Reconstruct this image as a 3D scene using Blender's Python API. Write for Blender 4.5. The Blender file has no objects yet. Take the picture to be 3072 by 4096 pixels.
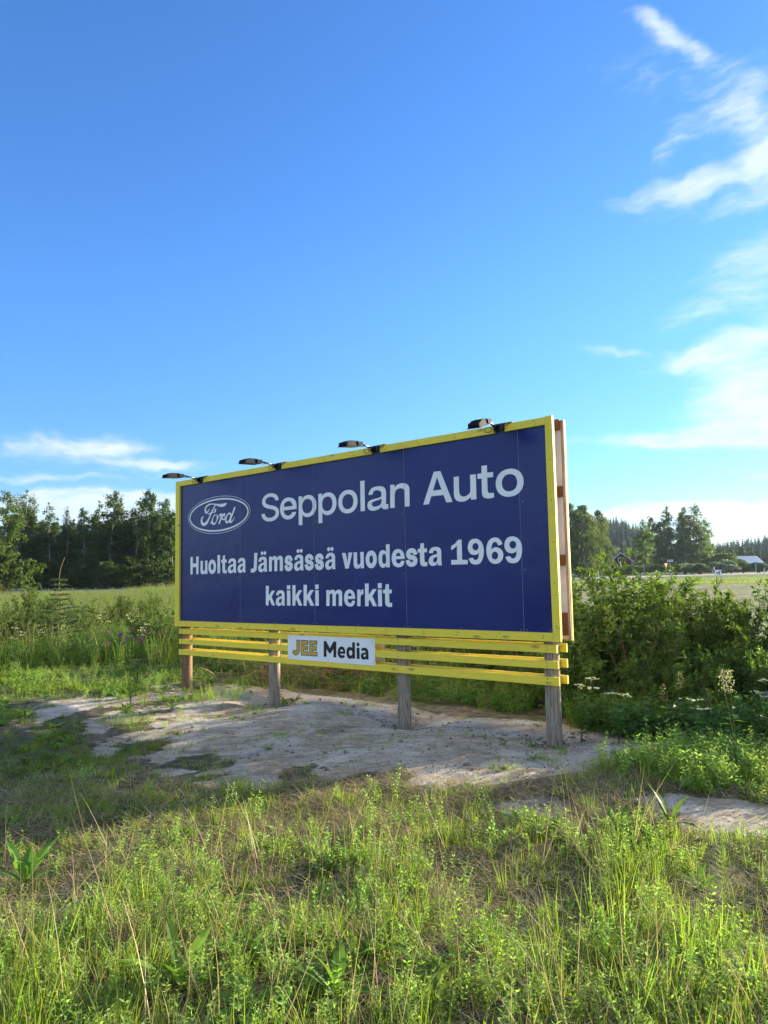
import bpy, math, random
import numpy as np
from math import radians, sin, cos, pi
from mathutils import Vector, Matrix
from mathutils.geometry import tessellate_polygon

SC = bpy.context.scene
COL = SC.collection

# ------------------------------------------------------------------ camera
EYE = 1.65
F_PX = 2850.0
RW = np.array([[0.9998417733990792, -0.017788427872756894, 0.0],
               [0.0015376429291469, 0.0864269537674851, 0.9962570036474999],
               [-0.0177218458521125, -0.9960993692881693, 0.0864406309746956]])   # camera axes (right, down, forward) in world axes
cam_d = bpy.data.cameras.new('camera')
cam = bpy.data.objects.new('camera', cam_d); COL.objects.link(cam)
m = Matrix.Identity(4)
for i in range(3):
    m[i][0] = RW[i, 0]; m[i][1] = -RW[i, 1]; m[i][2] = -RW[i, 2]
m[2][3] = EYE
cam.matrix_world = m
cam_d.sensor_fit = 'VERTICAL'; cam_d.sensor_height = 24.0
cam_d.lens = F_PX / 4096 * 24.0
cam_d.clip_start = 0.05; cam_d.clip_end = 9000
SC.camera = cam

# ------------------------------------------------------------------ light
SUN_MATH = 31.0      # direction towards the sun, degrees counter-clockwise from +X (the camera looks along +Y)
SUN_EL = 12.5
SUN_POWER = 4.2
SKY_POWER = 0.112
EXPOSURE = 2.1
HAZE = 0.00009
sd = bpy.data.lights.new('sun', 'SUN'); sd.energy = SUN_POWER; sd.angle = radians(0.9); sd.color = (1.0, 0.87, 0.67)
sun = bpy.data.objects.new('sun', sd); COL.objects.link(sun)
sv_ = Vector((cos(radians(SUN_MATH)) * cos(radians(SUN_EL)), sin(radians(SUN_MATH)) * cos(radians(SUN_EL)), sin(radians(SUN_EL))))
sun.rotation_euler = sv_.to_track_quat('Z', 'Y').to_euler()

SC.view_settings.view_transform = 'Standard'
SC.view_settings.look = 'None'
SC.view_settings.exposure = EXPOSURE
SC.view_settings.gamma = 1.0
SC.view_settings.use_curve_mapping = False
SC.cycles.use_denoising = True
try: SC.cycles.denoiser = 'OPENIMAGEDENOISE'
except Exception: pass
SC.cycles.max_bounces = 7; SC.cycles.diffuse_bounces = 3; SC.cycles.transmission_bounces = 4
SC.cycles.transparent_max_bounces = 8
SC.cycles.sample_clamp_indirect = 6.0

class NT:
    """a small helper that writes node trees"""
    def __init__(s, nt): s.nt = nt
    def n(s, typ, **kw):
        x = s.nt.nodes.new(typ)
        for k, v in kw.items(): setattr(x, k, v)
        return x
    def link(s, a, b): s.nt.links.new(a, b)
    def put(s, sock, v):
        if isinstance(v, bpy.types.NodeSocket): s.link(v, sock)
        elif v is not None: sock.default_value = v
    def math(s, op, a, b=None, c=None, clamp=False):
        x = s.n('ShaderNodeMath', operation=op, use_clamp=clamp)
        s.put(x.inputs[0], a); s.put(x.inputs[1], b)
        if c is not None: s.put(x.inputs[2], c)
        return x.outputs[0]
    def mix(s, fac, a, b, blend='MIX'):
        x = s.n('ShaderNodeMix', data_type='RGBA', blend_type=blend)
        s.put(x.inputs[0], fac)
        s.put(x.inputs[6], a if isinstance(a, bpy.types.NodeSocket) else (tuple(a) + (1,) if len(a) == 3 else a))
        s.put(x.inputs[7], b if isinstance(b, bpy.types.NodeSocket) else (tuple(b) + (1,) if len(b) == 3 else b))
        return x.outputs[2]
    def noise(s, vec, scale, detail=4, rough=0.55, dist=0.0, out=0):
        x = s.n('ShaderNodeTexNoise'); s.put(x.inputs['Vector'], vec)
        x.inputs['Scale'].default_value = scale; x.inputs['Detail'].default_value = detail
        x.inputs['Roughness'].default_value = rough; x.inputs['Distortion'].default_value = dist
        return x.outputs[out]
    def ramp(s, fac, stops, interp='LINEAR'):
        x = s.n('ShaderNodeValToRGB'); s.put(x.inputs[0], fac); cr = x.color_ramp; cr.interpolation = interp
        while len(cr.elements) < len(stops): cr.elements.new(0.5)
        for e, (p, c) in zip(cr.elements, stops):
            e.position = p; e.color = (c, c, c, 1) if not hasattr(c, '__len__') else tuple(c) + (1,)
        return x.outputs[0]
    def smooth(s, v, lo, hi):
        x = s.n('ShaderNodeMapRange', interpolation_type='SMOOTHSTEP'); s.put(x.inputs[0], v)
        x.inputs[1].default_value = lo; x.inputs[2].default_value = hi
        return x.outputs[0]
    def mapping(s, vec, scale=(1, 1, 1), rot=(0, 0, 0), loc=(0, 0, 0)):
        x = s.n('ShaderNodeMapping'); s.put(x.inputs[0], vec)
        x.inputs['Scale'].default_value = scale; x.inputs['Rotation'].default_value = rot; x.inputs['Location'].default_value = loc
        return x.outputs[0]

def aim(px, py):
    """azimuth (from +Y towards +X) and elevation, in radians, of a direction of the view"""
    v = RW @ np.array([px - 1536.0, py - 2048.0, F_PX]); v /= np.linalg.norm(v)
    return math.atan2(v[0], v[1]), math.asin(v[2])

world = bpy.data.worlds.new('World'); SC.world = world; world.use_nodes = True
wn = NT(world.node_tree); world.node_tree.nodes.clear()
sky = wn.n('ShaderNodeTexSky', sky_type='NISHITA', sun_disc=False)
sky.sun_elevation = radians(SUN_EL); sky.sun_rotation = radians(90 - SUN_MATH)
sky.air_density = 1.0; sky.dust_density = 0.15; sky.ozone_density = 2.2; sky.altitude = 100
geo = wn.n('ShaderNodeTexCoord').outputs['Generated']
sep = wn.n('ShaderNodeSeparateXYZ'); wn.link(geo, sep.inputs[0])
X_, Y_, Z_ = sep.outputs
az = wn.math('ARCTAN2', X_, Y_); el = wn.math('ARCSINE', Z_)
zc = wn.math('ADD', wn.math('MAXIMUM', Z_, 0.0), 0.13)
comb = wn.n('ShaderNodeCombineXYZ')
wn.link(wn.math('DIVIDE', X_, zc), comb.inputs[0]); wn.link(wn.math('DIVIDE', Y_, zc), comb.inputs[1])
plane = comb.outputs[0]
ang = wn.n('ShaderNodeCombineXYZ'); wn.link(az, ang.inputs[0]); wn.link(el, ang.inputs[1]); ang = ang.outputs[0]
warp = wn.noise(ang, 5.0, 4, 0.6, out=1)
wadd = wn.n('ShaderNodeVectorMath', operation='MULTIPLY_ADD'); wn.link(warp, wadd.inputs[0]); wadd.inputs[1].default_value = (0.10, 0.07, 0); wn.link(ang, wadd.inputs[2])
warped = wadd.outputs[0]
fib = wn.noise(wn.mapping(warped, scale=(5, 17, 1), rot=(0, 0, radians(-14))), 1.6, 10, 0.62)      # combed, fibrous
puff = wn.noise(wn.mapping(warped, scale=(7, 12, 1)), 2.0, 10, 0.6)
base = wn.noise(plane, 0.55, 3, 0.5)
def blob(px, py, wpx, hpx, rot=0, amp=1.0):
    a0, e0 = aim(px, py); wa, we = wpx / F_PX, hpx / F_PX
    dx = wn.math('SUBTRACT', wsep.outputs[0], a0 + 0.05); dy = wn.math('SUBTRACT', wsep.outputs[1], e0 + 0.035)
    c_, s_ = cos(rot), sin(rot)
    u = wn.math('ADD', wn.math('MULTIPLY', dx, c_ / wa), wn.math('MULTIPLY', dy, s_ / wa))
    v = wn.math('ADD', wn.math('MULTIPLY', dx, -s_ / we), wn.math('MULTIPLY', dy, c_ / we))
    r2 = wn.math('ADD', wn.math('MULTIPLY', u, u), wn.math('MULTIPLY', v, v))
    return wn.math('MULTIPLY', wn.math('EXPONENT', wn.math('MULTIPLY', r2, -1.0)), amp)
wsep = wn.n('ShaderNodeSeparateXYZ'); wn.link(warped, wsep.inputs[0])
blobs = [(2970, 1560, 280, 120, .42, .92), (2960, 1385, 260, 60, .22, .85), (2760, 1748, 450, 34, -.02, 1.25), (2440, 1395, 190, 26, -.12, .75), (2800, 1420, 190, 28, .1, .7),
         (2970, 410, 190, 110, .30, .72), (2700, 175, 150, 28, -.60, .85), (2600, 90, 90, 40, -.6, .5), (3060, 640, 90, 130, .2, .95), (2790, 735, 330, 42, -.05, .82), (2900, 800, 300, 70, 0, .6), (2640, 620, 100, 40, .6, .55), (2640, 330, 260, 130, -.4, .45),
         (3060, 1010, 190, 75, 0, .8), (2920, 1210, 280, 65, .1, .85), (3080, 1870, 120, 14, 0, .6), (3120, 1650, 170, 140, .2, .75),
         (430, 1790, 200, 24, .04, .85), (700, 1852, 170, 20, 0, .8), (150, 1905, 230, 16, 0, .75), (230, 1770, 280, 50, .1, .7), (500, 1860, 400, 60, 0, .5),
         (600, 2000, 360, 46, .03, 1.3), (150, 1985, 420, 30, .0, 1.1), (380, 2080, 560, 55, 0, 1.0), (2900, 2025, 440, 30, .05, 1.2), (2450, 2065, 280, 32, .03, 1.0), (2850, 2130, 560, 70, 0, .75)]
tot = None
for b_ in blobs:
    r_ = blob(*b_); tot = r_ if tot is None else wn.math('ADD', tot, r_)
# clouds added outside the view, thickened to brighten the shaded board and ground
az_out = wn.smooth(wn.math('ABSOLUTE', az), 0.60, 1.1)
fill_cloud = wn.math('MULTIPLY', wn.smooth(base, 0.28, 0.52), wn.math('MULTIPLY', az_out, 1.1))
lowband = wn.math('MULTIPLY', wn.math('EXPONENT', wn.math('MULTIPLY', wn.math('ABSOLUTE', wn.math('SUBTRACT', el, 0.03)), -22.0)), .40)
tot = wn.math('ADD', wn.math('ADD', tot, fill_cloud), lowband)
fine = wn.noise(wn.mapping(warped, scale=(14, 48, 1), rot=(0, 0, radians(-10))), 2.0, 8, 0.65)
nn = wn.math('ADD', wn.math('MULTIPLY', fib, 0.45), wn.math('ADD', wn.math('MULTIPLY', puff, 0.25), wn.math('MULTIPLY', fine, 0.30)))
nn = wn.math('MULTIPLY', wn.math('SUBTRACT', nn, 0.33), 2.9)
dens = wn.smooth(wn.math('SUBTRACT', nn, wn.math('SUBTRACT', 1.0, wn.math('MINIMUM', tot, 1.15))), -0.22, 1.0)
dens = wn.math('MULTIPLY', dens, 0.78)
hs = wn.n('ShaderNodeHueSaturation'); wn.link(sky.outputs[0], hs.inputs['Color']); hs.inputs['Saturation'].default_value = 1.12; hs.inputs['Value'].default_value = 1.0
skyc = wn.mix(1.0, hs.outputs[0], (0.355, 0.52, 0.76), 'MULTIPLY')
lowsky = wn.math('ADD', wn.math('MULTIPLY', wn.smooth(el, 0.02, 0.42), 0.26), 0.74)
skyc = wn.mix(1.0, skyc, wn.mix(lowsky, (0, 0, 0), (1, 1, 1)), 'MULTIPLY')
cloud_c = wn.mix(wn.smooth(el, 0.0, 0.45), (2.3, 2.4, 2.35), (2.2, 2.4, 2.6))
final = wn.mix(dens, skyc, cloud_c)
bg = wn.n('ShaderNodeBackground'); wn.link(final, bg.inputs[0]); bg.inputs[1].default_value = SKY_POWER
wo = wn.n('ShaderNodeOutputWorld'); wn.link(bg.outputs[0], wo.inputs[0])
world.cycles.sampling_method = 'MANUAL'; world.cycles.sample_map_resolution = 512

# ------------------------------------------------------------------ helpers
RNG = np.random.default_rng(7)
def tag(o, label=None, cat=None, group=None, kind=None):
    if label: o['label'] = label
    if cat: o['category'] = cat
    if group: o['group'] = group
    if kind: o['kind'] = kind
    return o
def empty(name, loc, rz=0.0, label=None, cat=None, group=None):
    o = bpy.data.objects.new(name, None); o.location = loc; o.rotation_euler = (0, 0, rz); o.empty_display_size = .2
    COL.objects.link(o); return tag(o, label, cat, group)
def mesh_from(name, V, T, mat=None, cv=None, smooth=False, mats=None, mi=None):
    """triangle mesh from numpy arrays"""
    V = np.ascontiguousarray(V, np.float32).reshape(-1, 3); T = np.ascontiguousarray(T, np.int32).reshape(-1, 3)
    me = bpy.data.meshes.new(name)
    me.vertices.add(len(V)); me.vertices.foreach_set('co', V.ravel())
    me.loops.add(len(T) * 3); me.loops.foreach_set('vertex_index', T.ravel())
    me.polygons.add(len(T)); me.polygons.foreach_set('loop_start', np.arange(0, len(T) * 3, 3, dtype=np.int32))
    me.update(calc_edges=True)
    me.polygons.foreach_set('use_smooth', np.full(len(T), bool(smooth)))
    if cv is not None:
        a = me.attributes.new('cv', 'FLOAT', 'POINT'); a.data.foreach_set('value', np.ascontiguousarray(cv, np.float32))
    if mats:
        for q in mats: me.materials.append(q)
        if mi is not None: me.polygons.foreach_set('material_index', np.ascontiguousarray(mi, np.int32))
    elif mat: me.materials.append(mat)
    return me
def add_obj(name, me, parent=None, loc=(0, 0, 0), rz=0.0, scale=None):
    o = bpy.data.objects.new(name, me); o.location = loc; o.rotation_euler = (0, 0, rz)
    if scale is not None: o.scale = scale if hasattr(scale, '__len__') else (scale,) * 3
    COL.objects.link(o)
    if parent: o.parent = parent
    return o
class G:
    """collects triangles"""
    def __init__(s): s.V = []; s.T = []; s.C = []; s.M = []; s.k = 0
    def add(s, V, T, c=0.5, mi=0):
        V = np.asarray(V, float).reshape(-1, 3); T = np.asarray(T, int).reshape(-1, 3)
        s.V.append(V); s.T.append(T + s.k); s.k += len(V)
        s.C.append(np.broadcast_to(np.asarray(c, float), (len(V),)).copy()); s.M.append(np.full(len(T), mi))
        return s
    def box(s, x0, x1, y0, y1, z0, z1, c=0.5, mi=0, shear=0.0):
        V = np.array([[x, y, z] for x in (x0, x1) for y in (y0, y1) for z in (z0, z1)], float)
        V[:, 2] += shear * V[:, 0]
        q = [(0, 1, 3, 2), (4, 6, 7, 5), (0, 4, 5, 1), (2, 3, 7, 6), (0, 2, 6, 4), (1, 5, 7, 3)]
        T = [t for a, b, c_, d in q for t in ((a, b, c_), (a, c_, d))]
        return s.add(V, T, c, mi)
    def obox(s, cen, ax, half, c=0.5, mi=0):
        """box about cen with the three axes ax (rows) and half sizes"""
        cen = np.asarray(cen, float); ax = np.asarray(ax, float)
        V = np.array([cen + ax[0] * half[0] * i + ax[1] * half[1] * j + ax[2] * half[2] * k for i in (-1, 1) for j in (-1, 1) for k in (-1, 1)])
        q = [(0, 1, 3, 2), (4, 6, 7, 5), (0, 4, 5, 1), (2, 3, 7, 6), (0, 2, 6, 4), (1, 5, 7, 3)]
        T = [t for a, b, c_, d in q for t in ((a, b, c_), (a, c_, d))]
        return s.add(V, T, c, mi)
    def tube(s, P, R, n=6, c=0.5, mi=0, cap=True):
        P = np.asarray(P, float); R = np.broadcast_to(np.asarray(R, float), (len(P),))
        D = np.gradient(P, axis=0); D /= np.linalg.norm(D, axis=1)[:, None] + 1e-9
        up = np.array([0, 0, 1.0]) if abs(D[0][2]) < .9 else np.array([1.0, 0, 0])
        A = np.cross(D, up); A /= np.linalg.norm(A, axis=1)[:, None] + 1e-9; B = np.cross(D, A)
        th = np.arange(n) * 2 * pi / n
        V = P[:, None] + R[:, None, None] * (A[:, None] * np.cos(th)[None, :, None] + B[:, None] * np.sin(th)[None, :, None])
        T = []
        for i in range(len(P) - 1):
            for j in range(n):
                a, b = i * n + j, i * n + (j + 1) % n; T += [(a, b, b + n), (a, b + n, a + n)]
        V = V.reshape(-1, 3)
        if cap:
            k = len(V); V = np.vstack([V, P[0], P[-1]]); e = (len(P) - 1) * n
            for j in range(n): T += [(k, (j + 1) % n, j), (k + 1, e + j, e + (j + 1) % n)]
        return s.add(V, T, c, mi)
    def arrays(s):
        return np.concatenate(s.V), np.concatenate(s.T), np.concatenate(s.C), np.concatenate(s.M)
    def mesh(s, name, mat=None, smooth=False, mats=None):
        V, T, C_, M_ = s.arrays(); return mesh_from(name, V, T, mat, C_, smooth, mats, M_ if mats else None)
    def build(s, name, mat=None, parent=None, loc=(0, 0, 0), rz=0.0, smooth=False, mats=None):
        return add_obj(name, s.mesh(name, mat, smooth, mats), parent, loc, rz)
def unit(a): return a / (np.linalg.norm(a, axis=-1, keepdims=True) + 1e-9)
def leaves(g, P, D, N, L, W, c, fold=0.25, bend=0.15, mi=0):
    """pointed, folded leaves: base P, direction D, face normal N, length L, width W (arrays)"""
    P = np.asarray(P, float); D = unit(np.asarray(D, float)); S = unit(np.cross(D, N)); N = np.cross(S, D)
    L = np.broadcast_to(L, (len(P),))[:, None]; W = np.broadcast_to(W, (len(P),))[:, None]
    base = P; mid = P + D * L * .45 - N * L * bend * .3; tip = P + D * L - N * L * bend
    l = mid + S * W * .5 + N * W * fold; r = mid - S * W * .5 + N * W * fold
    V = np.stack([base, l, mid, r, tip], 1).reshape(-1, 3)
    k = np.arange(len(P))[:, None, None] * 5
    T = (np.array([[0, 3, 2], [0, 2, 1], [2, 3, 4], [2, 4, 1]])[None] + k).reshape(-1, 3)
    g.add(V, T, np.repeat(np.broadcast_to(c, (len(P),)), 5), mi)
def cards(g, P, size, c, rng, flat=0.0, mi=0, asp=.62):
    """small leaf-sized two-triangle faces in all directions"""
    n = len(P); A = unit(rng.normal(size=(n, 3))); B = unit(np.cross(A, rng.normal(size=(n, 3))))
    s_ = np.broadcast_to(size, (n,))[:, None]
    V = np.stack([P - A * s_ * .5, P + B * s_ * .5 * asp, P + A * s_ * .5, P - B * s_ * .5 * asp], 1).reshape(-1, 3)
    k = np.arange(n)[:, None, None] * 4
    T = (np.array([[0, 1, 2], [0, 2, 3]])[None] + k).reshape(-1, 3)
    g.add(V, T, np.repeat(np.broadcast_to(c, (n,)), 4), mi)
def blades(g, P, az_, lean, H, W, c, curl=.6, mi=0, seg=4):
    """grass blades: base P, azimuth, lean (rad at base), height, width"""
    n = len(P); P = np.asarray(P, float)
    dirh = np.stack([np.cos(az_), np.sin(az_), np.zeros(n)], 1); side = np.stack([-np.sin(az_), np.cos(az_), np.zeros(n)], 1)
    t = np.linspace(0, 1, seg + 1); H = np.broadcast_to(H, (n,)); W = np.broadcast_to(W, (n,)); curl = np.broadcast_to(curl, (n,)); lean = np.broadcast_to(lean, (n,))
    pts = [P]; step = H / seg
    for i in range(seg):
        a = lean + curl * ((i + .5) / seg) ** 1.5
        pts.append(pts[-1] + dirh * (np.sin(a) * step)[:, None] + np.array([0, 0, 1.0]) * (np.cos(a) * step)[:, None])
    Vs = []
    for i in range(seg):
        w = W * (1 - t[i] ** 1.6) * .5
        if i == 0: w = w * .7
        Vs += [pts[i] + side * w[:, None], pts[i] - side * w[:, None]]
    Vs.append(pts[seg]); V = np.stack(Vs, 1); m_ = V.shape[1]
    T = []
    for i in range(seg - 1):
        a = 2 * i; T += [[a, a + 1, a + 3], [a, a + 3, a + 2]]
    T.append([2 * seg - 2, 2 * seg - 1, 2 * seg])
    T = (np.array(T)[None] + np.arange(n)[:, None, None] * m_).reshape(-1, 3)
    g.add(V.reshape(-1, 3), T, np.repeat(np.broadcast_to(c, (n,)), m_), mi)

_perm = np.random.default_rng(3).random((256, 256))
def vnoise(x, y, s=1.0, o=0):
    x = np.asarray(x, float) / s + 17.3 * o; y = np.asarray(y, float) / s - 9.1 * o
    xi = np.floor(x).astype(int); yi = np.floor(y).astype(int); fx = x - xi; fy = y - yi
    fx = fx * fx * (3 - 2 * fx); fy = fy * fy * (3 - 2 * fy)
    q = lambda a, b: _perm[a % 256, b % 256]
    return (q(xi, yi) * (1 - fx) + q(xi + 1, yi) * fx) * (1 - fy) + (q(xi, yi + 1) * (1 - fx) + q(xi + 1, yi + 1) * fx) * fy
def fbm(x, y, s=1.0, o=0, n=4):
    v = 0; a = .5; t = 0
    for i in range(n): v = v + a * vnoise(x, y, s / 2 ** i, o + i); t += a; a *= .5
    return v / t

# ------------------------------------------------------------------ the board's line and the ground
A0 = np.array([-3.166, 10.776]); EX = np.array([0.7730875, -0.6342994]); NF = np.array([-0.6342994, -0.7730875])   # left front corner, along the board, towards the viewer
BL = 6.229; BZ = 0.925; SH = 0.054 / BL
POSTS = [(0.124, -0.061), (2.060, -0.185), (4.232, -0.151), (6.062, -0.080)]      # distance along the board, and v of the base relative to BZ-1
def board_xy(s, n): return A0 + EX * s + NF * n
def ss(v, a, b):
    t = np.clip((v - a) / (b - a), 0, 1); return t * t * (3 - 2 * t)
post_base = []
for s_, dv in [(0.124, -0.986), (2.060, -1.110), (4.232, -1.076), (6.060, -1.005)]:
    p = board_xy(s_, -.134); post_base.append((s_, p[0], p[1], BZ + dv + SH * s_))
def along(x, y):
    dx = np.asarray(x) - A0[0]; dy = np.asarray(y) - A0[1]
    return dx * EX[0] + dy * EX[1], dx * NF[0] + dy * NF[1]
def dirt_mask(x, y):
    s, n = along(x, y)
    wob = (fbm(x, y, 1.6, 5, 5) - .5) * 2.6
    front = np.interp(s, [-1, -.07, 1.47, 2.9, 4.0, 4.7, 5.3, 5.65, 6.4, 6.7, 7.05, 7.3], [1.3, 1.8, 2.7, 2.8, 2.8, 2.5, 2.2, 1.95, 1.45, .84, .2, -.4]) + wob * np.interp(s, [3, 6], [.55, .22]); back = -1.0 + .25 * wob
    soft = np.interp(s, [2, 6], [.75, .28]); m1 = ss((front - n) / soft, -.8, .6) * ss(n - back, -.25, .3) * ss(s + 1.0 + wob * .6, -.3, 1.0) * ss(7.3 + .2 * wob - s, -.1, .3)
    m1 = m1 * (1 - .6 * ss(fbm(x, y, .8, 9), .50, .64) * ss(3.5 - s + n * .3, 0, 3.0))
    m1 = m1 * (1 - .85 * ss(fbm(x, y, .42, 19, 5), .50, .57) * ss(n - .45 * front, -.2, .9))
    # pale bare strip right of the mound
    d = (y - (4.97 - .26 * (x - 1.6))); m2 = ss(.30 + .35 * (fbm(x, y, .9, 21) - .5) - np.abs(d), -.06, .08) * ss(x - 1.5, 0, .5)
    d3 = np.hypot((x - 1.02), (y - 5.1) * 1.3); m3 = ss(.28 - d3, -.1, .1)
    return np.clip(np.maximum(np.maximum(m1, m2), m3 * .8), 0, 1)
def hill_h(x, y):
    r = np.hypot(x, y); a = np.degrees(np.arctan2(x, np.maximum(y, 1)))
    hh = 24 * np.exp(-((a + 17) / 9.0) ** 2) + 25 * np.exp(-((a - 18.0) / 2.6) ** 2) + 9 * np.exp(-((a - 31) / 3.5) ** 2) + 3 + 7 * np.exp(-((a + 38) / 9) ** 2) + 14 * np.exp(-((a - 8) / 7.) ** 2)
    return hh * ss(r, 430, 660)
def ground_h(x, y):
    x = np.asarray(x, float); y = np.asarray(y, float)
    s, n = along(x, y)
    z = (fbm(x, y, 1.7, 2) - .5) * .10 + (fbm(x, y, .45, 4) - .5) * .035
    z = z + (fbm(x, y, .16, 14, 3) - .5) * .022 * ss(14 - np.hypot(x, y), 0, 3)
    z = z * ss(40 - np.hypot(x, y), 0, 25)
    z = z + .05 * np.exp(-((n - .9) / 1.0) ** 2) * ss(s + 2, 0, 3) * ss(9 - s, 0, 2)
    z = z - .06 * np.exp(-((n + 1.7) / .7) ** 2) * ss(s + 1, 0, 2)
    near = np.hypot(x, y) < 30
    for s_, px, py, pz in post_base:
        d2 = (x - px) ** 2 + (y - py) ** 2; w = np.exp(-d2 / .35 ** 2) * near
        z = z * (1 - w) + pz * w
    # dug hollows beside the posts
    for hx, hy, r, dep in [(1.35, 6.25, .35, .07), (.62, 8.5, .42, .10), (.15, 7.55, .25, .04), (-1.9, 8.7, .4, .05)]:
        z = z - dep * np.exp(-((x - hx) ** 2 + (y - hy) ** 2) / r ** 2)
    z = z + .05 * np.exp(-((x - .95) ** 2 + (y - 8.1) ** 2) / .3 ** 2)
    return z + hill_h(x, y)
def gz(x, y): return float(ground_h(np.array([float(x)]), np.array([float(y)]))[0])
def ray_pt(px, py, z=0.0):
    v = RW @ np.array([px - 1536.0, py - 2048.0, F_PX]); t = (z - EYE) / v[2]; return v * t + [0, 0, EYE]
def place(px, depth): 
    """ground position at a distance straight ahead, under the view column px"""
    v = RW @ np.array([px - 1536.0, 2300 - 2048.0, F_PX]); return v[0] / v[1] * depth, depth

# ------------------------------------------------------------------ materials
MAT = {}
def new_mat(name):
    m_ = bpy.data.materials.new(name); m_.use_nodes = True; m_.node_tree.nodes.clear(); t = NT(m_.node_tree)
    out = t.n('ShaderNodeOutputMaterial'); MAT[name] = m_; return m_, t, out
def principled(t, col, rough=.7, spec=.4, bump=None, bstr=.3, bdist=.01, metal=0.0, coat=0.0):
    p = t.n('ShaderNodeBsdfPrincipled'); t.put(p.inputs['Base Color'], col if isinstance(col, bpy.types.NodeSocket) else tuple(col) + (1,))
    t.put(p.inputs['Roughness'], rough); t.put(p.inputs['Specular IOR Level'], spec); t.put(p.inputs['Metallic'], metal); t.put(p.inputs['Coat Weight'], coat)
    if bump is not None:
        b = t.n('ShaderNodeBump'); b.inputs['Strength'].default_value = bstr; b.inputs['Distance'].default_value = bdist
        t.link(bump, b.inputs['Height']); t.link(b.outputs[0], p.inputs['Normal'])
    return p
def plain(name, col, rough=.6, spec=.4, metal=0.0, noise_amt=.12, nscale=6):
    m_, t, out = new_mat(name); co = t.n('ShaderNodeTexCoord').outputs['Object']
    n_ = t.noise(co, nscale, 5); dark = tuple(c * (1 - noise_amt * 2) for c in col); lite = tuple(min(1, c * (1 + noise_amt)) for c in col)
    p = principled(t, t.mix(t.smooth(n_, .3, .7), dark, lite), rough, spec, n_, .15, .004, metal); t.link(p.outputs[0], out.inputs[0]); return m_
def leaf_mat(name, c1, c2, tr=.45, rough=.55, spec=.22, c3=None, trcol=1.6):
    """leaf: diffuse and sheen on top, light let through from behind; colour varies leaf by leaf and plant by plant"""
    m_, t, out = new_mat(name)
    a = t.n('ShaderNodeAttribute', attribute_name='cv').outputs['Fac']
    oi = t.n('ShaderNodeObjectInfo').outputs['Random']
    col = t.mix(a, c1, c2)
    if c3: col = t.mix(t.smooth(a, .88, .97), col, c3)
    hs_ = t.n('ShaderNodeHueSaturation'); t.link(col, hs_.inputs['Color'])
    t.link(t.math('ADD', t.math('MULTIPLY', oi, .035), .483), hs_.inputs['Hue']); t.link(t.math('ADD', t.math('MULTIPLY', oi, .45), .78), hs_.inputs['Value'])
    p = principled(t, hs_.outputs[0], rough, spec)
    tl = t.n('ShaderNodeBsdfTranslucent'); t.link(t.mix(1.0, hs_.outputs[0], (trcol * .92, trcol, trcol * .45), 'MULTIPLY'), tl.inputs[0])
    ms = t.n('ShaderNodeMixShader'); ms.inputs[0].default_value = tr; t.link(p.outputs[0], ms.inputs[1]); t.link(tl.outputs[0], ms.inputs[2])
    t.link(ms.outputs[0], out.inputs[0]); return m_

leaf_mat('grass_leaf', (.155, .235, .026), (.300, .370, .062), .45)
leaf_mat('pea_leaf', (.185, .285, .068), (.325, .410, .115), .45)
leaf_mat('straw', (.30, .215, .11), (.50, .40, .235), .30, c3=None, trcol=1.1)
leaf_mat('moss_grass', (.075, .125, .022), (.150, .200, .040), .35)
leaf_mat('broad_leaf', (.085, .165, .028), (.150, .240, .042), .40)
leaf_mat('willow_leaf', (.048, .092, .018), (.130, .195, .036), .40, rough=.6, spec=.25)
leaf_mat('herb_leaf', (.055, .120, .024), (.110, .190, .038), .40)
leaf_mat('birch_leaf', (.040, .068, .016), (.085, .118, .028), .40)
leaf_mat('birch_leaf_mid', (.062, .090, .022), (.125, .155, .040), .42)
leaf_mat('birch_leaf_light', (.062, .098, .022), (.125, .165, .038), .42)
leaf_mat('spruce_needle', (.018, .036, .014), (.038, .062, .022), .12)
leaf_mat('spruce_young', (.060, .100, .040), (.110, .150, .060), .25)
leaf_mat('silver_leaf', (.13, .17, .12), (.20, .245, .17), .3)
leaf_mat('round_bush_leaf', (.060, .100, .020), (.120, .170, .030), .3)
leaf_mat('seed_head', (.16, .17, .07), (.28, .27, .12), .3, trcol=1.1)
leaf_mat('white_petal', (.62, .62, .55), (.80, .80, .74), .3, trcol=1.0)
leaf_mat('cream_petal', (.55, .52, .30), (.70, .66, .42), .3, trcol=1.0)
leaf_mat('pink_petal', (.35, .10, .30), (.50, .20, .42), .3, trcol=1.0)
leaf_mat('yellow_petal', (.65, .48, .02), (.75, .58, .04), .3, trcol=1.0)
leaf_mat('red_leaf', (.20, .045, .03), (.30, .08, .04), .4, trcol=1.1)
plain('bark', (.11, .085, .06), .9, .2, nscale=20, noise_amt=.3)
plain('sapling_bark', (.26, .20, .10), .8, .2, nscale=20)
plain('twig', (.19, .12, .08), .85, .2, nscale=30, noise_amt=.3)
plain('pale_twig', (.36, .31, .25), .85, .2, nscale=30, noise_amt=.3)
# birch bark
m_, t, out = new_mat('birch_bark'); co = t.n('ShaderNodeTexCoord').outputs['Object']
n_ = t.noise(t.mapping(co, scale=(2, 2, 5)), 3, 4); p = principled(t, t.mix(t.smooth(n_, .52, .6), (.30, .29, .26), (.05, .045, .04)), .8, .2); t.link(p.outputs[0], out.inputs[0])
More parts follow.
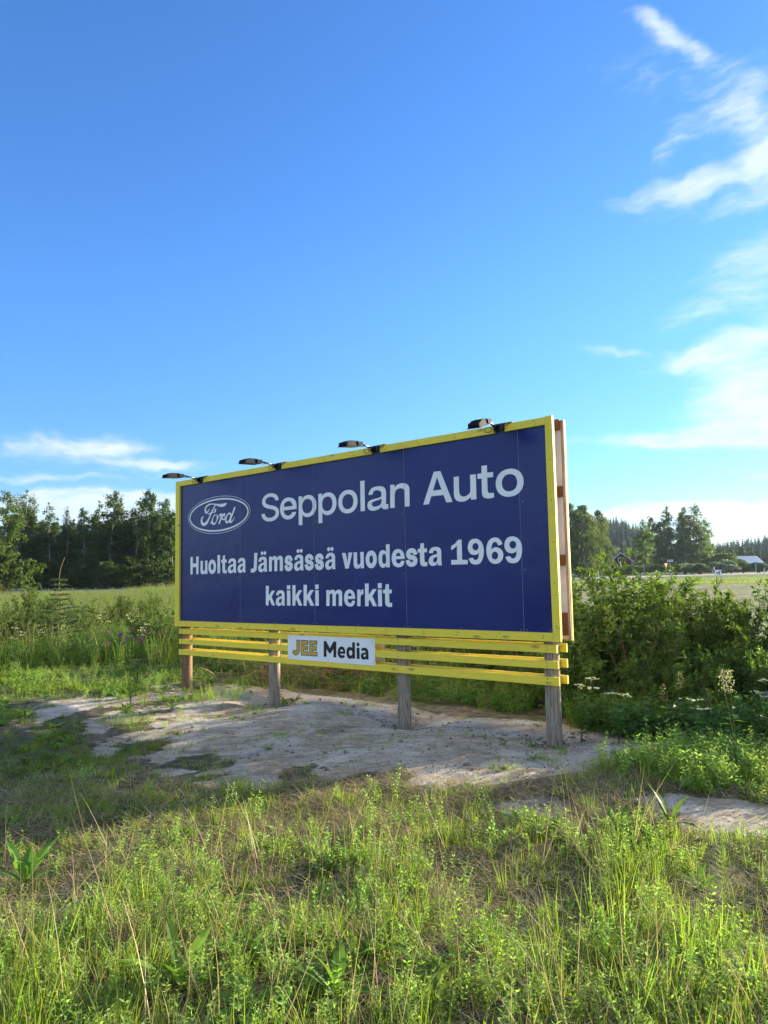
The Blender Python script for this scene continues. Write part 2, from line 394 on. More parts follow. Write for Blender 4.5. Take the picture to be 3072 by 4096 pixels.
# yellow painted sawn board: paint over grain, a few knots
def yellow_mat(name, tint=1.0):
    m_, t, out = new_mat(name); co = t.n('ShaderNodeTexCoord').outputs['Object']; oi = t.n('ShaderNodeObjectInfo').outputs['Random']
    off = t.n('ShaderNodeCombineXYZ'); t.link(t.math('MULTIPLY', oi, 40), off.inputs[0]); t.link(t.math('MULTIPLY', oi, 11), off.inputs[2])
    va = t.n('ShaderNodeVectorMath', operation='ADD'); t.link(co, va.inputs[0]); t.link(off.outputs[0], va.inputs[1]); co2 = va.outputs[0]
    grain = t.noise(t.mapping(co2, scale=(1.2, 30, 30)), 5, 6, .6); blot = t.noise(co2, 2.2, 4)
    knot = t.n('ShaderNodeTexVoronoi'); t.link(t.mapping(co2, scale=(2.4, 5, 7)), knot.inputs['Vector']); knot.inputs['Scale'].default_value = 1.0
    kn = t.smooth(knot.outputs['Distance'], .17, .06)
    col = t.mix(t.smooth(grain, .3, .75), (.80 * tint, .61 * tint, .045), (.93 * tint, .75 * tint, .065))
    col = t.mix(t.math('MULTIPLY', t.smooth(blot, .45, .75), .35), col, (.72, .54, .06))
    col = t.mix(t.math('MULTIPLY', kn, .75), col, (.34, .24, .05)); dirt_ = t.noise(t.mapping(co2, scale=(.6, 1, 6)), 2.5, 6, .65); col = t.mix(t.math('MULTIPLY', t.smooth(dirt_, .55, .75), .28), col, (.30, .24, .10))
    p = principled(t, col, t.math('ADD', t.math('MULTIPLY', grain, .3), .40), .4, grain, .35, .003); t.link(p.outputs[0], out.inputs[0])
yellow_mat('yellow_paint')
def wood_mat(name, c1, c2, c3, vertical=False, rough=.85, crack=.5):
    m_, t, out = new_mat(name); co = t.n('ShaderNodeTexCoord').outputs['Object']; oi = t.n('ShaderNodeObjectInfo').outputs['Random']
    va = t.n('ShaderNodeVectorMath', operation='ADD'); t.link(co, va.inputs[0]); off = t.n('ShaderNodeCombineXYZ')
    for k in range(3): t.link(t.math('MULTIPLY', oi, 13 + 7 * k), off.inputs[k])
    t.link(off.outputs[0], va.inputs[1]); sc_ = (26, 26, 1.3) if vertical else (1.3, 26, 26)
    gr = t.noise(t.mapping(va.outputs[0], scale=sc_), 2.4, 8, .65, .4); bl = t.noise(va.outputs[0], 3.0, 5)
    ck = t.noise(t.mapping(va.outputs[0], scale=tuple(v * .8 for v in sc_)), 1.6, 3, .5, 1.0)
    col = t.mix(t.smooth(gr, .32, .68), c1, c2); col = t.mix(t.math('MULTIPLY', t.smooth(bl, .42, .68), .6), col, c3)
    line = t.math('MULTIPLY', t.smooth(t.math('ABSOLUTE', t.math('SUBTRACT', ck, .5)), .018, .004), crack)
    col = t.mix(line, col, (.03, .022, .015))
    p = principled(t, col, rough, .25, t.math('SUBTRACT', gr, line), .6, .006); t.link(p.outputs[0], out.inputs[0])
wood_mat('post_wood', (.20, .155, .11), (.42, .35, .27), (.28, .25, .19), True, .9, .8)
wood_mat('post_wood_brown', (.15, .085, .045), (.32, .20, .11), (.22, .17, .12), True, .9, .8)
wood_mat('batten_wood', (.17, .070, .022), (.30, .135, .045), (.23, .10, .035), False, .75, .15)
wood_mat('raw_wood', (.30, .20, .12), (.48, .35, .22), (.30, .15, .08), False, .85, .2)
wood_mat('raw_wood_upright', (.40, .30, .20), (.58, .46, .32), (.30, .17, .10), True, .85, .2)
# navy printed panel, slightly uneven sheen, small scuffs
m_, t, out = new_mat('navy_panel'); co = t.n('ShaderNodeTexCoord').outputs['Object']
n1 = t.noise(co, .9, 3); n2 = t.noise(co, 60, 3); scuff = t.noise(t.mapping(co, scale=(1, 1, 1)), 7, 8, .7)
oi = t.n('ShaderNodeObjectInfo').outputs['Random']; streak = t.noise(t.mapping(co, scale=(9, 1, .35)), 2.2, 5, .6)
col = t.mix(t.smooth(n1, .35, .7), (.0022, .0105, .122), (.0038, .015, .150)); col = t.mix(t.math('MULTIPLY', t.smooth(streak, .52, .72), .06), col, (.05, .07, .16)); col = t.mix(t.math('MULTIPLY', oi, .06), col, (.02, .035, .16)); col = t.mix(t.math('MULTIPLY', t.smooth(scuff, .70, .78), .25), col, (.10, .12, .2))
p = principled(t, col, t.math('ADD', t.math('MULTIPLY', n1, .22), t.math('ADD', t.math('MULTIPLY', oi, .10), .16)), .42, t.math('ADD', t.math('MULTIPLY', n1, 1.0), t.math('MULTIPLY', n2, .006)), .22, .10)
t.link(p.outputs[0], out.inputs[0])
plain('letter_vinyl', (.82, .84, .84), .45, .4, noise_amt=.03)
plain('sign_white', (.84, .85, .85), .4, .4, noise_amt=.02, nscale=3)
plain('panel_back', (.78, .79, .80), .7, .3, noise_amt=.05)
plain('black_print', (.012, .012, .012), .5, .4)
plain('gold_print', (.56, .36, .040), .5, .4, noise_amt=.05)
plain('seam_strip', (.16, .19, .34), .5, .4)
plain('black_metal', (.018, .018, .020), .45, .5, 0.0)
plain('lamp_black', (.012, .012, .013), .75, .12)
plain('arm_metal', (.10, .13, .15), .35, .5, .7)
plain('lamp_glass', (.16, .17, .18), .12, .6)
plain('lamp_cable', (.012, .012, .012), .6)
plain('nail_rust', (.10, .07, .04), .6)
plain('screw_steel', (.5, .5, .52), .3, .5, .8)
plain('dark_red_paint', (.115, .018, .022), .85, .2, noise_amt=.15)
plain('red_roof', (.10, .045, .035), .8, .2, noise_amt=.2)
plain('metal_roof', (.42, .46, .50), .4, .5, noise_amt=.06)
plain('white_trim', (.72, .72, .70), .6)
plain('window_glass', (.03, .04, .05), .08, .6)
plain('tan_wall', (.50, .33, .16), .8)
plain('galvanised', (.42, .44, .45), .4, .5, .5)
plain('sign_red', (.55, .025, .02), .45)
plain('sign_yellow', (.80, .48, .02), .45)
plain('sign_blue', (.05, .16, .50), .45)
plain('grey_white', (.60, .62, .62), .5)
plain('dark_figure', (.022, .012, .030), .6)
plain('chimney_brick', (.30, .12, .08), .85)
# road
m_, t, out = new_mat('asphalt'); co = t.n('ShaderNodeTexCoord').outputs['Object']
n_ = t.noise(co, .6, 6); p = principled(t, t.mix(n_, (.22, .205, .185), (.33, .31, .285)), .85, .3, t.noise(co, 25, 3), .3, .01); t.link(p.outputs[0], out.inputs[0])
# ground: bare sandy earth, dark soil with moss, litter, mown hay field beyond
m_, t, out = new_mat('earth'); co = t.n('ShaderNodeTexCoord').outputs['Object']
dm = t.n('ShaderNodeAttribute', attribute_name='dirt').outputs['Fac']; fm = t.n('ShaderNodeAttribute', attribute_name='field').outputs['Fac']; wm = t.n('ShaderNodeAttribute', attribute_name='mown').outputs['Fac']
n1 = t.noise(co, 1.4, 8, .62); n2 = t.noise(co, 9, 8, .65, .5); n3 = t.noise(t.mapping(co, scale=(1, 2.6, 1), rot=(0, 0, radians(-38))), 3.2, 9, .68, .8); n4 = t.noise(co, 60, 4, .6); n5 = t.noise(t.mapping(co, scale=(1, 2.2, 1), rot=(0, 0, radians(-50))), 14, 8, .7, 1.2)
sand = t.mix(t.smooth(n3, .32, .66), (.33, .26, .185), (.62, .54, .43)); sand = t.mix(t.math('MULTIPLY', t.smooth(n1, .48, .62), .6), sand, (.64, .61, .54))
sand = t.mix(t.math('MULTIPLY', t.smooth(n2, .56, .70), .55), sand, (.20, .155, .11)); sand = t.mix(t.math('MULTIPLY', t.smooth(t.noise(co, .9, 7, .6, .6), .52, .68), .55), sand, (.17, .135, .095)); sand = t.mix(t.math('MULTIPLY', t.smooth(n5, .56, .66), .5), sand, (.16, .125, .09)); sand = t.mix(t.math('MULTIPLY', t.smooth(n4, .60, .70), .6), sand, (.17, .135, .10))
soil = t.mix(t.smooth(n2, .35, .65), (.085, .066, .046), (.24, .195, .14)); soil = t.mix(t.math('MULTIPLY', t.smooth(n1, .44, .6), .8), soil, (.080, .100, .035))
litter = t.noise(t.mapping(co, scale=(1, 9, 1), rot=(0, 0, .6)), 22, 5, .6); litter2 = t.noise(t.mapping(co, scale=(1, 9, 1), rot=(0, 0, -.7)), 22, 5, .6)
soil = t.mix(t.math('MULTIPLY', t.smooth(t.math('MAXIMUM', litter, litter2), .60, .70), .6), soil, (.32, .25, .16))
edge = t.smooth(t.math('ADD', dm, t.math('ADD', t.math('MULTIPLY', t.math('SUBTRACT', n2, .5), 1.2), t.math('MULTIPLY', t.math('SUBTRACT', n1, .5), 1.2))), .36, .62)
near = t.mix(edge, soil, sand)
gn = t.noise(co, .35, 6, .6); grassy = t.mix(t.smooth(gn, .35, .65), (.060, .090, .020), (.115, .145, .035))
hay = t.noise(t.mapping(co, scale=(.35, 1.6, 1), rot=(0, 0, .25)), .55, 8, .62); mown = t.mix(t.smooth(hay, .36, .62), (.095, .120, .045), (.235, .245, .130))
far = t.mix(wm, grassy, mown)
col = t.mix(fm, near, far)
bh = t.math('ADD', t.math('MULTIPLY', n3, 1.0), t.math('MULTIPLY', n2, .7))
p = principled(t, col, .95, .15, t.math('ADD', bh, t.math('ADD', t.math('MULTIPLY', n5, -.5), t.math('MULTIPLY', n4, .2))), 1.0, .045); t.link(p.outputs[0], out.inputs[0])

# ------------------------------------------------------------------ ground sheet
def axis_pts(lo, hi, step, far, k=1.16):
    c = list(np.arange(lo, hi + 1e-6, step)); s_ = step; v = hi
    while v < far: s_ *= k; v += s_; c.append(v)
    s_ = step; v = lo
    while v > -far: s_ *= k; v -= s_; c.insert(0, v)
    return np.array(c)
gx = axis_pts(-7, 6.5, .055, 4500); gy = axis_pts(1.5, 14.5, .06, 4500)
XX, YY = np.meshgrid(gx, gy); ZZ = ground_h(XX, YY)
nx_, ny_ = len(gx), len(gy)
I = np.arange(nx_ * ny_).reshape(ny_, nx_); a_, b_, c_, d_ = I[:-1, :-1].ravel(), I[:-1, 1:].ravel(), I[1:, 1:].ravel(), I[1:, :-1].ravel()
gm = mesh_from('ground', np.stack([XX, YY, ZZ], -1).reshape(-1, 3), np.concatenate([np.stack([a_, b_, c_], 1), np.stack([a_, c_, d_], 1)]), MAT['earth'], smooth=True)
DM = dirt_mask(XX, YY); R_ = np.hypot(XX, YY)
def put_attr(me, nm, v):
    a = me.attributes.new(nm, 'FLOAT', 'POINT'); a.data.foreach_set('value', np.ascontiguousarray(v, np.float32).ravel())
put_attr(gm, 'dirt', DM); put_attr(gm, 'field', ss(R_, 11.5, 15)); put_attr(gm, 'mown', ss(YY, 13, 17) * ss(74 + 3 * np.sin(XX * .05) - YY, -1, 1) * ss(XX + 2, 0, 3))
tag(add_obj('ground', gm), kind='structure')
# ------------------------------------------------------------------ the billboard
# local axes of its empty: x along the board (left to right), y away from the viewer, z up
RZ = math.atan2(EX[1], EX[0])
bb = empty('billboard', (A0[0], A0[1], 0), RZ, 'big navy blue billboard with a yellow plank frame standing on four wooden posts', 'billboard')
def V0(v): return BZ + v
def board(name, s0, s1, v0, v1, n0, n1, mat, parent=bb, wav=0.0):
    """a board of the billboard: s along, v height above the frame's lower edge, n towards the viewer; several cuts so that it can be a little crooked"""
    g = G(); k = max(1, int((s1 - s0) / .5)) if (s1 - s0) > (v1 - v0) else 1; kz = 1 if k > 1 else max(1, int((v1 - v0) / .4))
    xs = np.linspace(s0, s1, k + 1); zs = np.linspace(v0, v1, kz + 1)
    ring = []
    pts = [(x, None) for x in xs] if k >= 1 and kz == 1 else [(None, z) for z in zs]
    for i, (x, z) in enumerate(pts):
        j1, j2, j3 = (RNG.random(3) - .5) * wav
        if z is None: ring.append([[x, -n1 + j3, v0 + j1], [x, -n1 + j3, v1 + j2], [x, -n0, v1 + j2], [x, -n0, v0 + j1]])
        else: ring.append([[s0 + j1, -n1 + j3, z], [s1 + j2, -n1 + j3, z], [s1 + j2, -n0, z], [s0 + j1, -n0, z]])
    V = np.array(ring, float).reshape(-1, 3); V[:, 2] += BZ + SH * V[:, 0]; T = []
    for i in range(len(ring) - 1):
        for j in range(4):
            a, b = i * 4 + j, i * 4 + (j + 1) % 4; T += [(a, b, b + 4), (a, b + 4, a + 4)]
    e = (len(ring) - 1) * 4; T += [(0, 2, 1), (0, 3, 2), (e, e + 1, e + 2), (e, e + 2, e + 3)]
    return g.add(V, T).build(name, MAT[mat], parent)
# blue sheets with narrow gaps between them
seams = [.030, 1.4875, 2.9340, 4.3760, 5.8320, 6.200]
for a, b in zip(seams[:-1], seams[1:]):
    board('blue_panel', a + .0015, b - .0015, .012, 2.165, -.033, -.030, 'navy_panel')
for s_ in seams[1:-1]:
    board('seam_strip', s_ - .0022, s_ + .0022, .085, 2.095, -.031, -.0265 if s_ in (2.934, 4.376) else -.0285, 'seam_strip')
# frame
fr = 'yellow_paint'
board('frame_board', 0, .0985, 0, 2.178, -.030, 0, fr, wav=.003); board('frame_board', 6.150, BL, -.003, 2.180, -.030, 0, fr, wav=.003)
for a, b in [(.100, .556), (.677, 2.234), (2.363, 3.917), (4.046, 5.577), (5.699, 6.148)]:
    board('frame_board', a, b, 2.099, 2.176, -.029, -.001, fr, wav=.004)
board('frame_board', .100, 3.339, .002, .080, -.029, -.001, fr, wav=.004); board('frame_board', 3.341, 6.148, .001, .081, -.029, -.001, fr, wav=.004)
# battens behind the blue sheets and the sheets of the back
for v0, v1 in [(2.075, 2.180), (1.400, 1.508), (.722, .828), (.158, .262), (.042, .153)]:
    board('batten', .05, 6.205, v0 - .01, v1 - .01, -.060, -.034, 'batten_wood', wav=.002)
    board('batten', .05, 6.200, v0, v1, -.236, -.208, 'batten_wood', wav=.002)
board('wooden_upright', 6.150, 6.222, .02, 2.165, -.0595, -.034, 'raw_wood_upright', wav=.004)
for a, b in zip(seams[:-1], seams[1:]): board('back_panel', a + .002, b - .002, .012, 2.165, -.241, -.238, 'panel_back')
board('wooden_upright', 6.165, 6.226, -.005, 2.172, -.262, -.242, 'raw_wood_upright', wav=.004)
board('back_frame_board', 6.150, BL, -.010, 2.176, -.287, -.263, fr, wav=.003); board('back_frame_board', 0, .098, -.010, 2.176, -.287, -.243, fr, wav=.003)
board('back_frame_board', .100, 6.148, 2.096, 2.174, -.286, -.243, fr, wav=.004); board('back_frame_board', .100, 6.148, 0, .080, -.286, -.243, fr, wav=.004)
# slats under the board, three in front of the posts, three behind
for v0, v1, sl in [(-.112, -.037, 6.168), (-.262, -.187, 6.175), (-.421, -.342, 6.179)]:
    d = .0035 * (sl - .1)
    o = board('slat', .055, sl, v0, v1, -.0605, -.036, fr, wav=.004); o.data.vertices.foreach_get
for v0, v1 in [(-.129, -.050), (-.275, -.197), (-.433, -.354)]:
    board('rear_slat', .115, 6.185, v0 + .01, v1 + .012, -.233, -.2085, fr, wav=.004)
# posts: round, weathered, drying cracks
PI_ = 0
for i, (s_, px, py, pz) in enumerate(post_base):
    g = G(); top = BZ + 2.05 + SH * s_; zb = pz - .25; ns = 20; rows = 26; r0 = .076
    th = np.arange(ns) * 2 * pi / ns; zz = np.linspace(zb, top, rows); V = []
    lean = [(.002, 0), (.003, 0), (.004, 0), (.006, 0)][i]
    fl = [0.35, .9, .4, .7][i]
    for z in zz:
        h = z - pz; r = r0 * (1 + .06 * np.exp(-max(h, 0) / .15)) * (1 - .03 * max(h, 0) / 3)
        rr = r * (1 + .025 * np.sin(th * 2 + i) + .018 * (vnoise(th * 2.0 + i * 9, np.full(ns, z), .8, i) - .5))
        crack = np.exp(-((th - (4.2 + .25 * sin(z * 2 + i))) / .10) ** 2) * .010 * (1 if i != 1 else .6); rr = rr - crack
        V.append(np.stack([s_ + .0 + rr * np.cos(th) + lean[0] * h, .134 + rr * np.sin(th), np.full(ns, z)], 1))
    V = np.concatenate(V); T = []
    for a in range(rows - 1):
        for j in range(ns):
            p0, p1 = a * ns + j, a * ns + (j + 1) % ns; T += [(p0, p1, p1 + ns), (p0, p1 + ns, p0 + ns)]
    k = len(V); V = np.vstack([V, [s_, .134, top]]); e = (rows - 1) * ns; T += [(k, e + j, e + (j + 1) % ns) for j in range(ns)]
    o = g.add(V, T).build('post', MAT['post_wood_brown' if i == 0 else 'post_wood'], bb, smooth=True)
    if i == 0: o['label'] = 'browner post at the far left end'
# the lettering
GLYPHS={"seppolan":[[[10680,7150,10800,7163,10912,7184,11012,7214,11104,7252,11184,7297,11252,7348,11310,7406,11356,7469,11388,7536,11408,7608,11414,7682,11410,7744,11398,7801,11377,7854,11348,7900,11312,7943,11272,7982,11227,
8016,11178,8047,11125,8074,11071,8099,11016,8121,10958,8140,10901,8156,10845,8171,10792,8184,10740,8196,10680,8208,10621,8220,10562,8232,10502,8244,10456,8255,10408,8267,10358,8280,10308,8296,10260,8314,10216,8334,10175,8356,
10138,8382,10110,8410,10090,8440,10078,8475,10074,8514,10077,8551,10088,8586,10105,8618,10130,8650,10163,8680,10201,8706,10246,8728,10298,8748,10356,8764,10418,8776,10485,8783,10556,8786,10656,8781,10746,8768,10828,8744,10900,
8714,10960,8674,11004,8630,11034,8578,11055,8502,11142,8502,11215,8502,11288,8502,11383,8502,11370,8594,11348,8662,11314,8725,11266,8784,11208,8838,11142,8884,11065,8926,10980,8961,10886,8989,10786,9009,10679,9021,10566,9025,
10453,9021,10346,9009,10246,8990,10150,8962,10062,8926,9984,8885,9915,8836,9856,8781,9808,8719,9772,8652,9752,8580,9745,8503,9756,8413,9786,8332,9838,8258,9910,8195,9999,8140,10104,8092,10226,8051,10363,8016,10433,8002,10503,7986,
10573,7972,10642,7956,10705,7943,10765,7928,10821,7912,10874,7895,10922,7876,10964,7856,11001,7834,11032,7809,11057,7783,11074,7754,11084,7722,11087,7685,11084,7643,11071,7604,11050,7567,11020,7532,10982,7500,10938,7472,10887,
7447,10829,7426,10766,7410,10698,7398,10627,7390,10550,7388,10482,7390,10417,7396,10354,7406,10294,7421,10238,7440,10188,7462,10144,7488,10105,7518,10074,7552,10050,7590,10034,7632,10022,7695,9930,7695,9854,7695,9778,7695,9679,
7695,9695,7596,9720,7524,9756,7456,9805,7393,9864,7337,9934,7288,10014,7246,10104,7210,10204,7181,10311,7161,10426,7149,10550,7145]],[[13371,6710,13441,6710,13511,6710,13608,6710,13608,6912,13608,7084,13608,7258,13608,7403,13591,
7403,13588,7403,13598,7392,13620,7368,13644,7342,13673,7316,13706,7288,13746,7262,13790,7238,13840,7216,13897,7197,13961,7184,14032,7176,14110,7173,14218,7178,14320,7194,14417,7222,14506,7259,14588,7307,14660,7364,14724,7430,
14776,7506,14819,7588,14850,7678,14868,7776,14874,7879,14868,7982,14850,8078,14818,8168,14776,8250,14722,8326,14659,8391,14586,8448,14504,8495,14415,8532,14319,8559,14217,8574,14109,8580,14028,8578,13956,8570,13892,8556,13834,
8538,13785,8516,13742,8492,13702,8466,13670,8440,13642,8414,13618,8389,13598,8366,13588,8356,13594,8356,13587,8356,13580,8356,13601,8356,13601,8380,13601,8431,13601,8482,13601,8562,13505,8562,13437,8562,13369,8562,13273,8562,
13273,8086,13273,7636,13273,7187,13273,6710],[13995,7422,13928,7433,13868,7452,13814,7477,13766,7508,13724,7546,13688,7589,13658,7638,13634,7692,13618,7750,13607,7814,13604,7881,13607,7948,13618,8010,13634,8068,13657,8121,13686,
8168,13722,8210,13764,8247,13812,8278,13866,8304,13926,8322,13994,8332,14068,8336,14143,8332,14211,8321,14272,8302,14326,8276,14375,8244,14417,8206,14452,8164,14481,8115,14504,8062,14520,8006,14530,7945,14534,7881,14530,7816,
14520,7754,14504,7697,14480,7643,14450,7594,14415,7550,14373,7512,14325,7479,14270,7452,14210,7434,14142,7422,14068,7418]],[[15151,6710,15218,6710,15286,6710,15386,6710,15386,6916,15386,7088,15386,7260,15386,7400,15363,7400,15357,
7400,15365,7390,15386,7366,15410,7341,15438,7314,15470,7286,15508,7260,15552,7236,15600,7214,15656,7194,15718,7181,15788,7173,15864,7170,15969,7176,16068,7192,16161,7219,16248,7257,16328,7305,16398,7362,16460,7428,16512,7504,
16553,7587,16582,7678,16600,7774,16606,7877,16600,7980,16582,8076,16552,8166,16510,8250,16458,8324,16397,8390,16326,8447,16246,8494,16160,8532,16066,8559,15967,8574,15862,8580,15784,8578,15714,8570,15651,8556,15596,8538,15547,
8515,15505,8492,15466,8466,15434,8438,15408,8412,15385,8388,15364,8366,15357,8357,15366,8357,15359,8357,15352,8357,15378,8357,15378,8375,15378,8426,15378,8478,15378,8562,15280,8562,15214,8562,15149,8562,15050,8562,15050,8083,
15050,7636,15050,7190,15050,6710],[15754,7428,15690,7439,15632,7457,15581,7482,15536,7513,15496,7550,15462,7592,15433,7640,15410,7693,15394,7750,15385,7813,15381,7880,15385,7946,15394,8008,15410,8064,15432,8116,15460,8163,15494,
8204,15534,8240,15578,8270,15630,8295,15688,8312,15752,8324,15823,8327,15894,8324,15959,8312,16017,8294,16069,8268,16114,8237,16154,8200,16188,8158,16216,8111,16238,8058,16253,8002,16262,7943,16266,7880,16262,7816,16253,7755,
16237,7698,16215,7645,16186,7597,16153,7554,16113,7516,16067,7484,16016,7458,15958,7440,15894,7428,15823,7425]],[[17656,7150,17762,7167,17862,7195,17955,7234,18040,7283,18114,7341,18179,7408,18234,7484,18278,7568,18308,7659,18328,
7755,18334,7857,18328,7962,18308,8059,18278,8151,18234,8235,18179,8312,18114,8378,18040,8437,17955,8486,17862,8525,17762,8553,17656,8570,17542,8575,17430,8570,17324,8553,17224,8525,17132,8486,17048,8437,16974,8378,16908,8312,
16854,8235,16810,8151,16778,8060,16760,7962,16753,7857,16760,7755,16778,7658,16810,7568,16854,7484,16908,7408,16974,7341,17048,7283,17132,7234,17224,7195,17324,7167,17430,7150,17542,7145],[17468,7408,17401,7420,17342,7439,17290,
7466,17244,7500,17204,7538,17170,7582,17142,7630,17121,7683,17106,7738,17096,7797,17093,7857,17096,7920,17106,7978,17121,8035,17142,8088,17170,8137,17204,8181,17244,8220,17290,8254,17342,8281,17401,8300,17468,8312,17542,8316,
17618,8312,17685,8300,17745,8280,17798,8254,17844,8220,17884,8181,17918,8137,17946,8088,17967,8034,17982,7978,17992,7919,17995,7857,17992,7797,17982,7738,17967,7683,17946,7630,17918,7582,17884,7538,17844,7500,17798,7466,17746,
7439,17686,7420,17618,7408,17542,7403]],[[18560,7190,18904,7190,18904,9005,18560,9005]],[[19194,8112,19211,8184,19235,8254,19272,8318,19327,8384,19396,8447,19474,8496,19566,8526,19667,8542,19768,8551,19864,8557,19961,8558,20058,
8550,20158,8534,20258,8510,20343,8476,20410,8430,20464,8374,20503,8311,20527,8234,20537,8146,20540,8058,20538,7886,20530,7675,20519,7464,20695,7438,20675,7176,20601,7170,20526,7165,20456,7166,20388,7174,20320,7188,20264,7210,
20225,7239,20196,7276,20174,7316,20094,7272,20010,7231,19919,7198,19814,7174,19701,7158,19592,7152,19490,7154,19388,7167,19300,7192,19230,7234,19174,7288,19134,7346,19109,7402,19099,7460,19100,7517,19109,7574,19129,7630,19162,
7681,19213,7724,19278,7760,19349,7788,19439,7809,19541,7822,19643,7835,19778,7850,19926,7865,20042,7883,20095,7901,20142,7927,20174,7954,20182,8022,20185,8089,20178,8148,20160,8192,20129,8234,20087,8268,20028,8294,19957,8314,
19886,8326,19818,8332,19750,8328,19690,8318,19640,8298,19598,8269,19564,8234,19541,8194,19526,8146,19517,8098],[20184,7814,20189,7727,20188,7640,20172,7566,20140,7516,20092,7473,20032,7439,19955,7412,19865,7393,19778,7382,19703,
7378,19626,7382,19560,7395,19514,7418,19476,7452,19446,7488,19470,7626,19520,7652,19578,7676,19640,7696,19742,7714,19861,7732,19968,7750,20043,7770,20117,7792]],[[13080,7775,13088,7832,13092,7896,13090,7958,13082,8048,13066,8147,
13032,8240,12976,8322,12901,8400,12812,8463,12704,8511,12580,8546,12456,8570,12334,8584,12212,8586,12095,8571,11972,8536,11850,8482,11748,8414,11669,8327,11608,8224,11562,8116,11533,8005,11518,7889,11523,7774,11548,7662,11591,
7552,11649,7452,11718,7370,11803,7294,11902,7234,12020,7191,12150,7164,12282,7151,12414,7154,12547,7171,12666,7204,12770,7254,12861,7320,12934,7387,12983,7452,13017,7522,13042,7594,12670,7598,12633,7548,12589,7500,12536,7460,
12467,7431,12389,7410,12311,7402,12233,7410,12155,7429,12086,7457,12026,7493,11974,7538,11933,7587,11904,7644,11884,7708,11870,7772],[11882,7996,11898,8072,11921,8146,11956,8208,12006,8254,12070,8290,12139,8318,12212,8336,12290,
8344,12364,8342,12434,8326,12502,8298,12561,8262,12610,8218,12652,8165,12684,8116,12702,8078,12713,8039,12719,8002]],[[20855,8536,21156,8532,21186,8354,21228,8399,21274,8441,21328,8476,21401,8508,21485,8533,21572,8550,21663,8556,
21756,8554,21846,8543,21931,8522,22012,8491,22082,8454,22137,8411,22182,8360,22213,8306,22232,8231,22238,8146,22240,8060,22240,7815,22236,7500,22231,7186,21886,7198,21890,7493,21892,7789,21887,8013,21881,8072,21866,8131,21837,
8181,21791,8220,21732,8249,21668,8268,21591,8276,21506,8272,21427,8259,21359,8234,21299,8200,21252,8156,21215,8094,21190,8020,21176,7944,21167,7734,21164,7466,21166,7197,20823,7198]]],"auto":[[[23173,7197,23946,8954,24386,8946,
25129,7193,24729,7189,24552,7618,23740,7618,23565,7192],[23864,7920,24150,8633,24426,7924]],[[25244,8518,25580,8519,25572,8231,25567,7944,25568,7724,25572,7664,25584,7604,25607,7550,25644,7504,25692,7464,25747,7435,25810,7418,
25879,7412,25947,7416,26018,7434,26088,7464,26149,7499,26200,7538,26242,7584,26264,7638,26278,7877,26282,8199,26280,8522,26635,8520,26634,7200,26298,7196,26272,7342,26232,7304,26188,7268,26141,7237,26078,7207,26008,7180,25939,
7160,25873,7150,25806,7146,25738,7148,25657,7154,25570,7166,25492,7188,25424,7220,25364,7262,25315,7310,25280,7365,25258,7426,25243,7488,25234,7561,25232,7640,25232,7718,25234,7942,25238,8230]],[[28726,7156,28834,7172,28935,7200,
29029,7238,29114,7287,29190,7345,29256,7412,29312,7488,29356,7572,29388,7662,29407,7758,29412,7860,29407,7964,29388,8061,29356,8152,29312,8236,29256,8312,29190,8380,29114,8438,29029,8487,28935,8526,28834,8553,28726,8570,28612,
8575,28498,8570,28392,8553,28292,8526,28199,8487,28114,8438,28038,8380,27972,8312,27916,8236,27872,8152,27840,8061,27820,7964,27814,7860,27820,7758,27840,7662,27872,7572,27916,7488,27972,7412,28038,7345,28114,7287,28199,7238,
28292,7200,28392,7172,28498,7156,28612,7150],[28539,7430,28474,7441,28416,7460,28365,7486,28320,7518,28282,7554,28249,7595,28222,7642,28202,7692,28186,7746,28177,7802,28174,7860,28177,7920,28186,7976,28202,8030,28222,8082,28249,
8128,28282,8170,28320,8207,28365,8239,28416,8266,28474,8284,28539,8296,28612,8300,28686,8296,28752,8284,28811,8265,28862,8239,28908,8207,28946,8170,28979,8128,29006,8081,29026,8030,29042,7976,29051,7919,29054,7860,29051,7802,
29042,7746,29027,7692,29006,7642,28979,7595,28946,7554,28908,7518,28862,7486,28812,7460,28753,7441,28686,7430,28612,7426]],[[26995,8916,27325,8914,27324,8524,27684,8520,27675,8256,27324,8258,27322,8029,27321,7800,27322,7630,27326,
7590,27334,7550,27344,7516,27357,7494,27374,7472,27393,7453,27687,7436,27696,7208,27638,7192,27579,7178,27518,7170,27449,7167,27377,7170,27307,7177,27240,7190,27174,7207,27117,7231,27075,7262,27040,7302,27014,7344,26994,7396,
26982,7456,26977,7514,26976,7718,26980,7984,26985,8250,26730,8258,26731,8520,26986,8525]]],"huoltaa":[[[1836,3825,1870,3825,1905,3825,2013,3825,2013,4028,2013,4158,2013,4288,2013,4343,2082,4343,2224,4343,2366,4343,2434,4343,2434,
4288,2434,4158,2434,4028,2434,3825,2542,3825,2576,3825,2611,3825,2719,3825,2719,4183,2719,4468,2719,4752,2719,5110,2611,5110,2576,5110,2542,5110,2434,5110,2434,4913,2434,4790,2434,4668,2434,4618,2366,4618,2224,4618,2082,4618,2013,
4618,2013,4668,2013,4790,2013,4913,2013,5110,1905,5110,1870,5110,1836,5110,1728,5110,1728,4752,1728,4468,1728,4183,1728,3825]],[[2947,4778,3234,4780,3234,4457,3236,4193,3239,4128,3253,4073,3288,4042,3338,4019,3389,4029,3432,4050,
